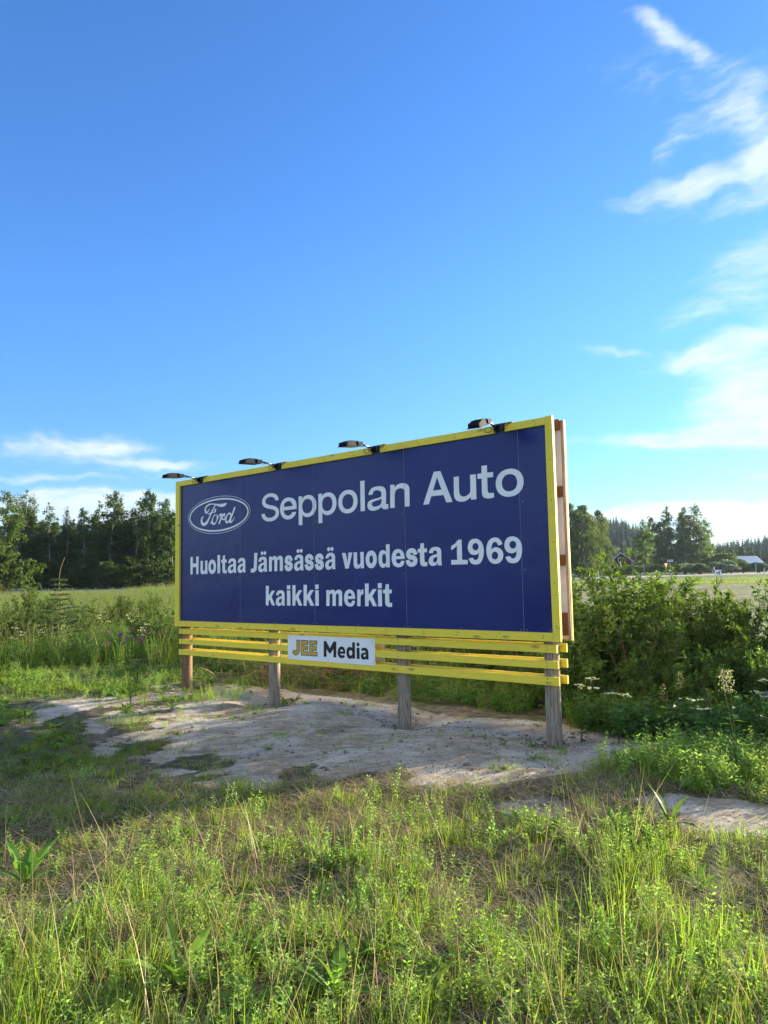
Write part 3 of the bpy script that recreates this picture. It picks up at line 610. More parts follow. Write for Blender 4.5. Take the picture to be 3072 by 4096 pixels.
3478,4102,3505,4167,3505,4441,3490,4776,3768,4779,3776,3814,3512,3810,3511,3964,3482,3900,3438,3846,3372,3815,3295,3800,3211,3795,3128,3807,3058,3842,3001,3892,2964,3958,2947,4030,2944,4190,2949,4373,2948,4572]],[[4392,3799,4452,
3812,4510,3833,4564,3863,4611,3900,4653,3944,4689,3994,4719,4049,4742,4109,4759,4173,4768,4240,4772,4311,4768,4382,4759,4450,4742,4515,4719,4576,4689,4631,4654,4681,4612,4724,4564,4762,4510,4792,4452,4814,4392,4826,4328,4830,4264,
4826,4204,4813,4146,4792,4094,4762,4046,4724,4004,4681,3968,4631,3938,4576,3914,4515,3898,4450,3888,4382,3885,4311,3888,4240,3898,4173,3914,4109,3938,4049,3968,3994,4004,3944,4046,3900,4094,3863,4146,3833,4204,3812,4264,3799,4328,
3795],[4302,4076,4280,4081,4262,4088,4246,4100,4231,4115,4216,4134,4204,4155,4193,4181,4184,4210,4178,4242,4174,4276,4172,4311,4174,4347,4178,4381,4184,4413,4193,4443,4204,4469,4217,4491,4231,4510,4247,4525,4263,4536,4280,4544,
4302,4549,4328,4551,4354,4549,4376,4544,4394,4536,4410,4525,4426,4510,4440,4491,4453,4469,4464,4442,4473,4413,4480,4380,4484,4347,4485,4311,4484,4276,4480,4242,4473,4210,4464,4181,4454,4156,4440,4134,4426,4115,4410,4100,4394,4089,
4376,4081,4354,4076,4328,4074]],[[4931,3825,5228,3825,5228,5125,4931,5125]],[[5552,5064,5778,5085,5782,4776,5976,4775,5972,4562,5790,4563,5792,4408,5794,4254,5798,4136,5800,4098,5806,4062,5813,4042,5834,4031,5858,4022,5883,4018,
5914,4020,5949,4026,5984,4033,5978,3816,5936,3808,5892,3800,5848,3796,5800,3795,5750,3796,5702,3804,5649,3820,5597,3844,5555,3875,5526,3916,5507,3966,5498,4018,5495,4167,5498,4361,5504,4555,5356,4565,5360,4766,5516,4779]],[[6125,
4513,6156,4608,6204,4694,6278,4760,6372,4806,6491,4827,6617,4830,6735,4822,6839,4795,6914,4744,6964,4678,6986,4594,6991,4502,6990,4320,6988,4136,6991,4036,6998,3945,7006,3882,7018,3824,6736,3819,6716,3970,6680,3906,6628,3854,6551,
3820,6464,3801,6382,3795,6300,3806,6224,3840,6160,3890,6118,3952,6098,4021,6098,4101,6119,4182,6156,4249,6213,4306,6299,4353,6400,4387,6540,4414,6694,4433,6696,4501,6686,4562,6660,4598,6624,4628,6569,4635,6518,4632,6471,4616,6434,
4588,6414,4542,6403,4490],[6702,4289,6708,4224,6706,4162,6690,4102,6662,4051,6622,4014,6571,3990,6521,3988,6470,4000,6434,4029,6410,4066,6409,4118,6426,4170,6464,4214,6518,4248,6604,4272]],[[7194,4513,7223,4608,7268,4694,7336,
4760,7422,4806,7532,4827,7647,4830,7756,4822,7852,4795,7920,4744,7966,4678,7986,4594,7991,4502,7990,4320,7988,4136,7991,4036,7998,3945,8006,3882,8016,3824,7757,3819,7739,3970,7705,3906,7658,3854,7587,3820,7506,3801,7430,3795,7356,
3806,7286,3840,7226,3890,7188,3952,7170,4021,7170,4101,7189,4182,7224,4249,7276,4306,7355,4353,7448,4387,7577,4414,7718,4433,7720,4501,7711,4562,7688,4598,7653,4628,7603,4635,7556,4632,7513,4616,7480,4588,7460,4542,7450,4490],
[7726,4289,7732,4224,7729,4162,7715,4102,7689,4051,7651,4014,7605,3990,7559,3988,7512,4000,7478,4029,7458,4066,7456,4118,7472,4170,7506,4214,7556,4248,7635,4272]]],"jamsassa":[[[10424,4804,10694,4802,10697,4670,10724,4722,10760,
4766,10804,4798,10858,4819,10918,4830,10980,4830,11037,4820,11088,4799,11128,4770,11160,4737,11184,4706,11202,4675,11226,4717,11257,4754,11301,4784,11354,4806,11418,4822,11486,4828,11554,4822,11618,4804,11670,4773,11712,4733,
11742,4680,11757,4619,11758,4268,11748,3833,11458,3831,11468,4202,11469,4498,11455,4537,11430,4569,11402,4584,11367,4594,11328,4586,11295,4573,11264,4544,11241,4508,11228,4462,11224,4412,11220,4151,11216,3830,10932,3828,10940,
4180,10942,4466,10935,4514,10914,4557,10881,4580,10838,4594,10796,4584,10761,4568,10729,4538,10707,4502,10696,4443,10692,4378,10687,4128,10681,3826,10404,3825]],[[12350,3797,12399,3804,12446,3817,12492,3834,12533,3857,12570,3884,
12604,3916,12632,3952,12656,3992,12672,4036,12682,4082,12685,4130,12681,4184,12668,4236,12644,4285,12613,4328,12573,4364,12526,4393,12474,4416,12416,4434,12384,4442,12354,4450,12324,4458,12295,4465,12268,4473,12248,4480,12234,
4488,12226,4494,12222,4498,12220,4500,12219,4505,12219,4512,12220,4520,12222,4525,12226,4531,12235,4540,12248,4548,12264,4554,12284,4558,12309,4560,12334,4558,12353,4554,12365,4548,12375,4541,12385,4530,12394,4517,12402,4504,
12432,4422,12524,4445,12554,4452,12583,4459,12691,4485,12656,4598,12641,4634,12623,4668,12602,4699,12576,4729,12546,4755,12514,4778,12478,4796,12439,4812,12398,4822,12354,4828,12308,4830,12260,4828,12214,4820,12168,4808,12126,
4792,12086,4770,12050,4744,12018,4714,11991,4678,11968,4639,11952,4596,11942,4552,11939,4504,11944,4449,11957,4396,11980,4348,12013,4304,12053,4268,12100,4239,12152,4216,12209,4198,12244,4189,12276,4180,12310,4172,12342,4164,
12364,4158,12380,4151,12390,4145,12396,4140,12400,4136,12401,4132,12402,4128,12403,4122,12402,4115,12400,4109,12394,4102,12384,4092,12369,4083,12350,4076,12326,4071,12296,4069,12271,4071,12250,4074,12232,4081,12219,4089,12208,
4098,12200,4109,12192,4125,12164,4220,12066,4198,12035,4190,12005,4184,11900,4160,11928,4043,11943,4001,11963,3962,11988,3926,12017,3895,12050,3868,12085,3845,12124,3826,12164,3812,12207,3802,12252,3797,12297,3795]],[[14239,3797,
14290,3804,14338,3817,14384,3834,14426,3856,14465,3883,14499,3915,14528,3951,14552,3991,14569,4035,14580,4081,14582,4128,14578,4184,14564,4236,14541,4284,14508,4326,14468,4362,14420,4392,14366,4415,14308,4432,14275,4440,14243,
4448,14212,4456,14182,4463,14153,4471,14131,4480,14116,4488,14107,4494,14103,4498,14102,4501,14100,4506,14099,4512,14100,4521,14102,4526,14107,4534,14118,4542,14132,4551,14150,4558,14172,4562,14198,4564,14225,4562,14246,4558,
14260,4552,14270,4544,14281,4532,14291,4518,14298,4506,14328,4427,14420,4448,14450,4456,14480,4462,14588,4488,14552,4600,14537,4635,14518,4668,14497,4700,14470,4730,14440,4756,14407,4778,14370,4797,14331,4812,14288,4822,14244,
4828,14197,4830,14148,4828,14100,4820,14054,4809,14011,4792,13970,4770,13934,4744,13902,4714,13873,4680,13849,4640,13833,4598,13823,4552,13820,4506,13824,4450,13838,4397,13862,4348,13895,4306,13936,4270,13984,4240,14038,4217,
14096,4200,14132,4191,14166,4182,14200,4174,14233,4166,14257,4159,14273,4152,14285,4146,14292,4140,14296,4136,14298,4132,14300,4127,14300,4121,14299,4114,14296,4108,14291,4100,14280,4090,14263,4080,14242,4072,14216,4067,14184,
4065,14158,4066,14135,4071,14116,4078,14101,4086,14090,4096,14080,4108,14072,4124,14044,4215,13948,4194,13916,4187,13884,4180,13779,4158,13808,4042,13823,4000,13844,3960,13869,3925,13899,3894,13933,3867,13969,3844,14008,3826,
14050,3812,14094,3802,14138,3797,14186,3795]],[[15132,3797,15183,3804,15230,3817,15276,3834,15318,3857,15355,3884,15388,3916,15418,3952,15441,3992,15458,4036,15468,4082,15470,4130,15466,4184,15453,4236,15430,4284,15398,4327,15358,
4364,15310,4392,15258,4416,15200,4434,15168,4442,15137,4449,15106,4457,15077,4464,15049,4472,15028,4480,15014,4488,15006,4494,15002,4498,15001,4501,14999,4505,14998,4512,14999,4520,15002,4526,15006,4532,15016,4540,15030,4548,
15046,4555,15067,4560,15092,4561,15118,4560,15137,4555,15150,4550,15159,4542,15170,4530,15180,4518,15186,4504,15216,4424,15309,4446,15339,4453,15368,4460,15476,4486,15441,4598,15426,4634,15408,4668,15386,4700,15360,4729,15331,
4756,15298,4778,15263,4797,15223,4812,15181,4822,15137,4828,15091,4830,15042,4828,14996,4820,14950,4808,14908,4792,14868,4770,14832,4744,14800,4714,14772,4679,14748,4640,14732,4597,14722,4552,14719,4505,14724,4450,14737,4396,
14761,4348,14794,4305,14834,4268,14881,4240,14934,4216,14991,4198,15026,4190,15059,4181,15093,4172,15125,4164,15148,4158,15164,4152,15174,4146,15181,4140,15184,4136,15186,4132,15188,4128,15188,4122,15188,4114,15185,4108,15180,
4101,15169,4091,15154,4082,15134,4074,15110,4070,15078,4068,15052,4069,15031,4074,15014,4080,14999,4088,14988,4097,14980,4108,14972,4124,14944,4218,14846,4196,14816,4190,14784,4182,14680,4159,14708,4042,14723,4000,14743,3962,
14768,3926,14797,3894,14830,3868,14866,3844,14905,3826,14946,3812,14989,3802,15034,3797,15080,3795]],[[9350,4513,9380,4608,9428,4694,9499,4760,9590,4806,9706,4827,9828,4830,9942,4822,10044,4795,10116,4744,10166,4678,10186,4594,
10192,4502,10190,4320,10188,4136,10192,4036,10198,3945,10206,3882,10218,3824,9944,3819,9925,3970,9890,3906,9839,3854,9764,3820,9680,3801,9600,3795,9521,3806,9446,3840,9384,3890,9344,3952,9324,4021,9325,4101,9344,4182,9381,4249,
9436,4306,9520,4353,9618,4387,9754,4414,9904,4433,9904,4501,9896,4562,9870,4598,9834,4628,9782,4635,9732,4632,9686,4616,9651,4588,9631,4542,9620,4490],[9911,4289,9918,4224,9914,4162,9900,4102,9872,4051,9832,4014,9784,3990,9735,
3988,9686,4000,9650,4029,9628,4066,9626,4118,9643,4170,9680,4214,9732,4248,9816,4272]],[[12838,4513,12868,4608,12913,4694,12982,4760,13070,4806,13182,4827,13300,4830,13412,4822,13509,4795,13580,4744,13627,4678,13647,4594,13652,
4502,13652,4320,13649,4136,13652,4036,13658,3945,13666,3882,13678,3824,13413,3819,13394,3970,13360,3906,13311,3854,13238,3820,13157,3801,13080,3795,13003,3806,12932,3840,12871,3890,12832,3952,12812,4021,12814,4101,12833,4182,
12868,4249,12922,4306,13002,4353,13097,4387,13228,4414,13374,4433,13374,4501,13366,4562,13342,4598,13307,4628,13256,4635,13208,4632,13164,4616,13130,4588,13110,4542,13100,4490],[13381,4289,13387,4224,13384,4162,13370,4102,13344,
4051,13304,4014,13258,3990,13210,3988,13162,4000,13128,4029,13107,4066,13106,4118,13122,4170,13157,4214,13208,4248,13288,4272]],[[15615,4513,15644,4608,15690,4694,15760,4760,15849,4806,15962,4827,16080,4830,16192,4822,16290,4795,
16361,4744,16408,4678,16430,4594,16434,4502,16434,4320,16431,4136,16434,4036,16440,3945,16448,3882,16460,3824,16194,3819,16174,3970,16140,3906,16091,3854,16018,3820,15936,3801,15858,3795,15782,3806,15708,3840,15648,3890,15609,
3952,15589,4021,15590,4101,15610,4182,15644,4249,15698,4306,15780,4353,15875,4387,16007,4414,16154,4433,16154,4501,16146,4562,16122,4598,16086,4628,16035,4635,15986,4632,15942,4616,15908,4588,15888,4542,15878,4490],[16161,4289,
16167,4224,16164,4162,16150,4102,16123,4051,16084,4014,16037,3990,15990,3988,15941,4000,15907,4029,15885,4066,15884,4118,15900,4170,15936,4214,15987,4248,16068,4272]],[[8914,5114,9241,5107,9220,4776,9200,4444,9180,4190,9174,4114,
9163,4038,9142,3972,9110,3926,9064,3884,9007,3850,8934,3823,8848,3804,8766,3792,8695,3792,8624,3798,8553,3810,8564,4056,8616,4051,8670,4048,8718,4052,8764,4064,8804,4082,8834,4106,8856,4142,8868,4186,8874,4231,8888,4469,8902,
4792]],[[9860,5060,9842,5122,9792,5168,9725,5185,9658,5168,9608,5122,9590,5060,9608,4998,9658,4952,9725,4935,9792,4952,9842,4998]],[[10142,5060,10124,5122,10074,5168,10007,5185,9940,5168,9890,5122,9872,5060,9890,4998,9940,4952,
10007,4935,10074,4952,10124,4998]],[[13318,5060,13300,5122,13250,5168,13183,5185,13116,5168,13066,5122,13048,5060,13066,4998,13116,4952,13183,4935,13250,4952,13300,4998]],[[13609,5060,13591,5122,13542,5168,13474,5185,13406,5168,
13357,5122,13339,5060,13357,4998,13406,4952,13474,4935,13542,4952,13591,4998]],[[16031,5060,16013,5122,15964,5168,15896,5185,15828,5168,15779,5122,15761,5060,15779,4998,15828,4952,15896,4935,15964,4952,16013,4998]],[[16316,5060,
16298,5122,16249,5168,16182,5185,16114,5168,16064,5122,16046,5060,16064,4998,16114,4952,16182,4935,16249,4952,16298,4998]]],"vuodesta":[[[17003,4780,17316,4774,17456,4186,17543,4779,17852,4780,17544,3832,17271,3825]],[[17946,4778,
18228,4780,18228,4457,18230,4193,18233,4128,18247,4073,18281,4042,18330,4019,18380,4029,18422,4050,18468,4102,18494,4167,18494,4441,18479,4776,18752,4779,18760,3814,18501,3810,18500,3964,18471,3900,18428,3846,18364,3815,18288,
3800,18205,3795,18124,3807,18055,3842,18000,3892,17964,3958,17946,4030,17944,4190,17948,4373,17948,4572]],[[19390,3799,19450,3812,19506,3834,19557,3864,19604,3902,19644,3946,19678,3996,19706,4051,19728,4110,19744,4174,19753,4241,
19756,4311,19753,4382,19744,4450,19728,4514,19706,4574,19678,4629,19644,4679,19604,4723,19557,4761,19506,4791,19450,4813,19390,4826,19328,4830,19268,4826,19208,4813,19153,4791,19102,4760,19056,4723,19016,4679,18982,4629,18953,
4574,18931,4514,18915,4450,18906,4382,18903,4311,18906,4241,18915,4174,18931,4110,18953,4050,18982,3996,19016,3946,19056,3902,19102,3864,19153,3834,19208,3812,19268,3799,19328,3795],[19306,4082,19288,4086,19273,4094,19259,4104,
19245,4118,19232,4136,19220,4157,19210,4182,19202,4212,19195,4242,19192,4276,19190,4311,19192,4347,19196,4380,19202,4412,19210,4442,19220,4467,19232,4488,19245,4507,19259,4521,19273,4532,19288,4538,19306,4543,19329,4544,19352,
4543,19371,4538,19386,4532,19400,4521,19414,4506,19428,4488,19440,4467,19450,4442,19458,4412,19464,4380,19468,4346,19470,4311,19468,4276,19464,4242,19458,4212,19450,4182,19440,4157,19428,4136,19414,4118,19400,4104,19386,4094,
19371,4086,19352,4082,19329,4081]],[[20454,5130,20728,5130,20718,3815,20462,3812,20458,3972,20426,3906,20382,3852,20322,3814,20252,3795,20175,3795,20100,3816,20032,3868,19973,3936,19928,4018,19898,4107,19884,4222,19882,4342,19892,
4454,19913,4560,19945,4649,19991,4725,20051,4772,20123,4803,20200,4814,20274,4810,20337,4794,20390,4765,20430,4715,20460,4655],[20322,4611,20383,4563,20427,4506,20446,4418,20452,4322,20455,4234,20449,4156,20435,4102,20408,4057,
20365,4028,20312,4006,20258,4029,20215,4063,20184,4126,20166,4198,20160,4280,20165,4366,20177,4454,20204,4532,20254,4578]],[[21789,4252,21178,4257,21178,4203,21188,4150,21210,4095,21244,4048,21295,4016,21352,4001,21404,4005,21452,
4024,21491,4062,21521,4104,21534,4133,21543,4160,21782,4139,21773,4076,21754,4014,21719,3946,21668,3884,21601,3840,21522,3810,21430,3795,21334,3795,21228,3809,21126,3842,21035,3898,20960,3973,20910,4064,20880,4160,20866,4252,
20868,4345,20886,4463,20920,4578,20972,4667,21042,4741,21122,4788,21212,4817,21306,4830,21401,4826,21497,4800,21586,4757,21666,4692,21728,4612,21766,4521,21785,4426,21792,4338],[21174,4427,21504,4428,21502,4486,21490,4538,21462,
4578,21425,4608,21385,4621,21342,4621,21293,4602,21248,4571,21218,4538,21196,4500,21183,4464]],[[22345,3797,22397,3804,22446,3816,22493,3834,22536,3856,22576,3882,22610,3914,22640,3950,22665,3990,22682,4034,22693,4080,22696,4128,
22692,4183,22678,4235,22654,4284,22620,4326,22578,4361,22529,4390,22474,4413,22415,4430,22381,4438,22348,4446,22316,4454,22284,4462,22254,4470,22232,4478,22216,4486,22205,4493,22201,4498,22198,4502,22197,4506,22196,4514,22198,
4522,22200,4528,22205,4536,22216,4545,22232,4554,22252,4562,22275,4566,22303,4568,22332,4566,22354,4561,22370,4555,22382,4546,22393,4534,22404,4520,22412,4506,22441,4431,22530,4452,22562,4458,22594,4466,22702,4490,22665,4600,
22649,4636,22630,4670,22607,4702,22581,4730,22550,4756,22516,4779,22480,4798,22439,4812,22396,4822,22350,4828,22302,4830,22252,4828,22203,4821,22156,4809,22112,4792,22071,4771,22034,4746,22000,4716,21971,4680,21948,4642,21930,
4599,21920,4554,21916,4506,21921,4450,21936,4398,21960,4349,21994,4306,22036,4271,22085,4242,22140,4219,22200,4202,22236,4192,22272,4184,22307,4176,22341,4168,22366,4160,22384,4154,22396,4146,22404,4140,22409,4136,22411,4131,
22412,4126,22413,4120,22412,4112,22410,4106,22403,4098,22391,4086,22373,4076,22351,4068,22323,4063,22289,4061,22260,4062,22236,4067,22216,4074,22200,4083,22187,4094,22177,4106,22168,4122,22140,4211,22045,4191,22013,4184,21980,
4177,21875,4155,21904,4040,21920,3998,21942,3960,21968,3924,21998,3893,22032,3866,22069,3844,22109,3826,22152,3812,22196,3802,22242,3797,22291,3795]],[[22931,5064,23162,5085,23167,4776,23366,4775,23360,4562,23174,4563,23176,4408,
23178,4254,23182,4136,23186,4098,23192,4062,23198,4042,23220,4031,23244,4022,23270,4018,23302,4020,23338,4026,23372,4033,23367,3816,23324,3808,23280,3800,23234,3796,23185,3795,23133,3796,23084,3804,23030,3820,22978,3844,22934,
3875,22904,3916,22886,3966,22877,4018,22873,4167,22877,4361,22883,4555,22730,4565,22735,4766,22894,4779]],[[23488,4513,23517,4608,23563,4694,23634,4760,23723,4806,23836,4827,23956,4830,24068,4822,24167,4795,24238,4744,24287,4678,
24307,4594,24312,4502,24311,4320,24308,4136,24312,4036,24318,3945,24327,3882,24338,3824,24070,3819,24051,3970,24016,3906,23966,3854,23893,3820,23810,3801,23732,3795,23655,3806,23582,3840,23521,3890,23482,3952,23462,4021,23463,
4101,23482,4182,23518,4249,23572,4306,23654,4353,23750,4387,23883,4414,24030,4433,24030,4501,24022,4562,23998,4598,23962,4628,23910,4635,23862,4632,23817,4616,23782,4588,23763,4542,23752,4490],[24037,4289,24044,4224,24040,4162,
24026,4102,23999,4051,23960,4014,23912,3990,23864,3988,23816,4000,23782,4029,23760,4066,23758,4118,23774,4170,23810,4214,23862,4248,23944,4272]]],"y1969":[[[26046,4118,26306,4160,26326,4116,26354,4079,26395,4048,26441,4029,26486,
4025,26530,4034,26571,4058,26606,4091,26638,4140,26660,4195,26676,4299,26688,4418,26662,4378,26628,4346,26575,4319,26513,4301,26445,4293,26374,4296,26292,4311,26211,4340,26144,4390,26088,4453,26048,4522,26024,4596,26011,4670,
26013,4746,26031,4837,26066,4927,26117,5006,26185,5072,26264,5110,26352,5132,26440,5140,26529,5135,26612,5116,26690,5084,26768,5035,26836,4974,26890,4901,26931,4820,26962,4726,26981,4628,26989,4523,26986,4416,26972,4300,26946,
4184,26904,4075,26852,3976,26792,3902,26722,3844,26651,3812,26572,3795,26483,3790,26395,3796,26317,3810,26245,3837,26184,3881,26134,3937,26087,4022],[26496,4914,26556,4900,26608,4868,26645,4824,26667,4770,26672,4710,26663,4652,
26640,4601,26602,4560,26546,4534,26483,4526,26424,4540,26371,4570,26332,4614,26306,4669,26300,4728,26310,4786,26339,4838,26382,4880,26436,4906]],[[28098,4778,27846,4714,27826,4772,27802,4824,27770,4864,27732,4894,27691,4908,27648,
4910,27598,4899,27550,4874,27506,4822,27474,4756,27450,4640,27435,4507,27472,4550,27516,4587,27574,4614,27638,4632,27704,4638,27771,4634,27848,4613,27924,4579,27994,4529,28051,4470,28088,4409,28110,4344,28122,4267,28120,4188,
28102,4105,28070,4024,28026,3955,27970,3894,27908,3849,27837,3816,27748,3796,27656,3790,27570,3796,27488,3816,27407,3858,27334,3915,27276,3986,27230,4065,27191,4153,27163,4246,27142,4358,27134,4478,27140,4594,27160,4708,27196,
4822,27248,4924,27312,5002,27387,5064,27458,5104,27536,5130,27620,5140,27705,5138,27784,5124,27860,5095,27928,5048,27987,4991,28025,4939,28054,4884,28078,4831],[27650,4414,27710,4400,27761,4368,27799,4319,27822,4262,27826,4204,
27813,4148,27788,4098,27750,4056,27696,4026,27635,4013,27574,4025,27521,4054,27482,4098,27457,4151,27447,4208,27456,4266,27484,4324,27527,4374,27586,4404]],[[28238,4118,28503,4160,28524,4116,28552,4079,28593,4048,28640,4029,28686,
4025,28730,4034,28772,4058,28808,4091,28840,4140,28863,4195,28880,4299,28892,4418,28865,4378,28830,4346,28776,4319,28714,4301,28644,4293,28572,4296,28488,4311,28406,4340,28336,4390,28280,4453,28240,4522,28214,4596,28202,4670,
28204,4746,28222,4837,28257,4927,28310,5006,28379,5072,28460,5110,28550,5132,28640,5140,28730,5135,28814,5116,28894,5084,28973,5035,29043,4974,29098,4901,29139,4820,29170,4726,29190,4628,29198,4523,29196,4416,29181,4300,29154,
4184,29112,4075,29058,3976,28998,3902,28927,3844,28854,3812,28773,3795,28683,3790,28593,3796,28514,3810,28441,3837,28378,3881,28328,3937,28280,4022],[28696,4914,28757,4900,28810,4868,28848,4824,28870,4770,28876,4710,28866,4652,
28843,4601,28804,4560,28747,4534,28683,4526,28622,4540,28568,4570,28528,4614,28502,4669,28495,4728,28506,4786,28536,4838,28579,4880,28636,4906]],[[25414,5130,25484,5147,25562,5145,25638,5135,25640,4070,25989,4046,25982,3824,24941,
3832,24948,4082,25328,4069,25331,4829,25264,4778,25194,4729,25129,4686,25073,4654,25014,4626,24958,4602,24964,4828,25059,4866,25151,4908,25233,4956,25296,5016,25352,5082]]],"kaikki":[[[10092,2878,10392,2880,10372,2230,10694,2560,
10988,2558,10652,2160,10998,1601,10688,1594,10450,1972,10370,1892,10352,1592,10086,1590]],[[11087,2268,11116,2362,11162,2446,11232,2510,11322,2556,11434,2577,11554,2580,11666,2572,11764,2546,11835,2496,11884,2430,11904,2346,11908,
2256,11908,2077,11906,1896,11908,1798,11915,1708,11924,1646,11934,1588,11668,1584,11648,1732,11614,1670,11564,1618,11491,1585,11409,1566,11330,1560,11254,1570,11181,1604,11120,1654,11081,1714,11062,1782,11062,1862,11082,1941,
11117,2008,11171,2064,11252,2110,11348,2144,11481,2170,11628,2189,11628,2256,11620,2315,11596,2352,11560,2381,11508,2388,11460,2385,11416,2369,11381,2341,11361,2296,11351,2244],[11635,2047,11641,1983,11638,1921,11624,1863,11597,
1812,11558,1776,11510,1752,11463,1750,11414,1762,11380,1792,11358,1827,11356,1878,11373,1930,11409,1974,11460,2006,11542,2030]],[[12130,1590,12448,1590,12448,2555,12130,2555]],[[12130,2630,12448,2630,12448,2895,12130,2895]],
[[12642,2893,12940,2895,12921,2238,13244,2572,13537,2570,13201,2166,13547,1601,13238,1594,13000,1977,12919,1896,12901,1592,12635,1590]],[[13666,2898,13974,2900,13954,2240,14284,2576,14587,2574,14242,2168,14597,1601,14278,1594,
14034,1978,13951,1897,13933,1592,13660,1590]],[[14706,1590,15003,1590,15003,2555,14706,2555]],[[14706,2630,15003,2630,15003,2910,14706,2910]]],"merkit":[[[15669,2555,15935,2552,15938,2422,15965,2473,16000,2517,16044,2548,16096,
2569,16156,2580,16216,2580,16272,2570,16323,2550,16362,2521,16393,2488,16416,2458,16435,2428,16458,2468,16488,2505,16532,2534,16584,2556,16647,2572,16714,2578,16781,2572,16843,2554,16895,2524,16936,2484,16966,2432,16980,2372,
16980,2026,16972,1598,16686,1596,16696,1961,16697,2254,16684,2292,16658,2323,16630,2338,16597,2347,16559,2340,16526,2327,16496,2298,16472,2263,16461,2218,16457,2168,16452,1911,16448,1594,16170,1593,16178,1940,16180,2221,16172,
2270,16152,2311,16119,2334,16076,2348,16036,2338,16001,2322,15970,2293,15947,2256,15936,2199,15934,2134,15928,1889,15922,1592,15650,1590]],[[18022,2010,17436,2015,17436,1962,17445,1910,17466,1856,17499,1809,17548,1778,17602,1763,
17653,1767,17698,1785,17736,1824,17764,1865,17778,1893,17786,1920,18015,1899,18006,1837,17988,1776,17954,1709,17906,1648,17842,1604,17766,1574,17678,1560,17586,1560,17484,1574,17386,1606,17298,1662,17227,1736,17179,1824,17150,
1920,17136,2010,17138,2102,17155,2218,17188,2332,17238,2420,17305,2492,17382,2538,17468,2568,17558,2580,17650,2576,17742,2550,17828,2508,17903,2444,17963,2364,17999,2276,18018,2182,18025,2096],[17431,2183,17748,2184,17746,2240,
17734,2292,17708,2332,17672,2360,17634,2374,17592,2374,17546,2355,17503,2325,17474,2292,17453,2254,17440,2220]],[[18201,2559,18462,2562,18452,2396,18473,2440,18498,2480,18526,2517,18564,2547,18620,2567,18683,2580,18684,2294,18642,
2290,18602,2281,18550,2259,18503,2228,18477,2188,18462,2144,18454,2087,18452,2026,18447,1828,18444,1592,18182,1590]],[[18809,2913,19109,2915,19090,2248,19412,2587,19707,2584,19370,2175,19717,1601,19406,1594,19168,1982,19088,1900,
19070,1592,18802,1590]],[[19800,1590,20092,1590,20092,2555,19800,2555]],[[19800,2630,20092,2630,20092,2925,19800,2925]],[[20384,2839,20622,2860,20626,2549,20831,2547,20826,2333,20634,2334,20636,2178,20639,2023,20642,1904,20646,
1866,20652,1829,20659,1809,20682,1798,20706,1789,20732,1785,20766,1786,20802,1792,20838,1800,20832,1582,20788,1572,20742,1565,20697,1562,20646,1560,20592,1562,20542,1570,20486,1586,20432,1610,20388,1641,20357,1682,20338,1732,
20328,1784,20324,1935,20328,2130,20335,2326,20178,2336,20182,2538,20346,2552]]],"media":[[[15538,-530,15752,-522,16064,-945,16360,-528,16601,-522,16586,-1470,16350,-1478,16353,-972,16108,-1250,16006,-1254,15764,-998,15772,-1474,
15525,-1483]],[[17318,-1220,16910,-1228,16921,-1260,16942,-1288,16978,-1310,17022,-1324,17068,-1326,17116,-1319,17164,-1302,17210,-1279,17284,-1388,17244,-1428,17194,-1461,17124,-1485,17046,-1498,16970,-1494,16898,-1476,16832,
-1441,16778,-1394,16738,-1340,16712,-1280,16699,-1213,16700,-1143,16715,-1063,16744,-984,16784,-918,16840,-862,16912,-822,16990,-798,17066,-793,17138,-807,17204,-843,17258,-894,17294,-961,17316,-1037,17322,-1126],[16899,-1091,
17155,-1091,17142,-1045,17122,-1006,17092,-989,17054,-980,17016,-980,16979,-990,16948,-1010,16924,-1035,16908,-1062]],[[17888,-515,18105,-512,18100,-1464,17896,-1469,17876,-1420,17844,-1452,17804,-1478,17748,-1491,17685,-1494,
17617,-1484,17554,-1462,17502,-1417,17462,-1360,17435,-1287,17420,-1207,17418,-1118,17428,-1032,17450,-959,17484,-894,17533,-846,17592,-812,17651,-795,17711,-791,17766,-798,17816,-812,17854,-830,17886,-853],[17752,-979,17800,-992,
17839,-1014,17868,-1048,17885,-1088,17890,-1136,17883,-1185,17864,-1234,17834,-1274,17798,-1294,17754,-1306,17712,-1292,17676,-1272,17646,-1238,17627,-1197,17622,-1144,17629,-1090,17646,-1048,17673,-1011,17709,-991]],[[18590,-874,
18649,-840,18712,-812,18782,-796,18854,-790,18932,-798,19006,-819,19062,-854,19106,-900,19134,-952,19146,-1011,19151,-1214,19149,-1461,18942,-1462,18938,-1410,18906,-1443,18865,-1470,18810,-1484,18750,-1488,18690,-1477,18636,
-1454,18595,-1412,18568,-1362,18555,-1306,18558,-1248,18578,-1196,18616,-1150,18668,-1113,18732,-1087,18830,-1070,18937,-1058,18929,-1024,18913,-993,18886,-974,18850,-964,18806,-964,18760,-972,18710,-988,18657,-1009],[18942,-1172,
18948,-1211,18946,-1248,18930,-1280,18906,-1306,18876,-1318,18842,-1323,18808,-1310,18780,-1294,18766,-1272,18762,-1248,18778,-1219,18807,-1198,18869,-1182]],[[18234,-1465,18462,-1465,18462,-820,18234,-820]],[[18460,-625,18452,
-582,18427,-546,18390,-521,18348,-512,18304,-521,18268,-546,18244,-582,18235,-625,18244,-668,18268,-704,18304,-729,18348,-738,18390,-729,18427,-704,18452,-668]]],"script":[[[4010,8544,4009,8509,4002,8474,3980,8432,3949,8390,3908,
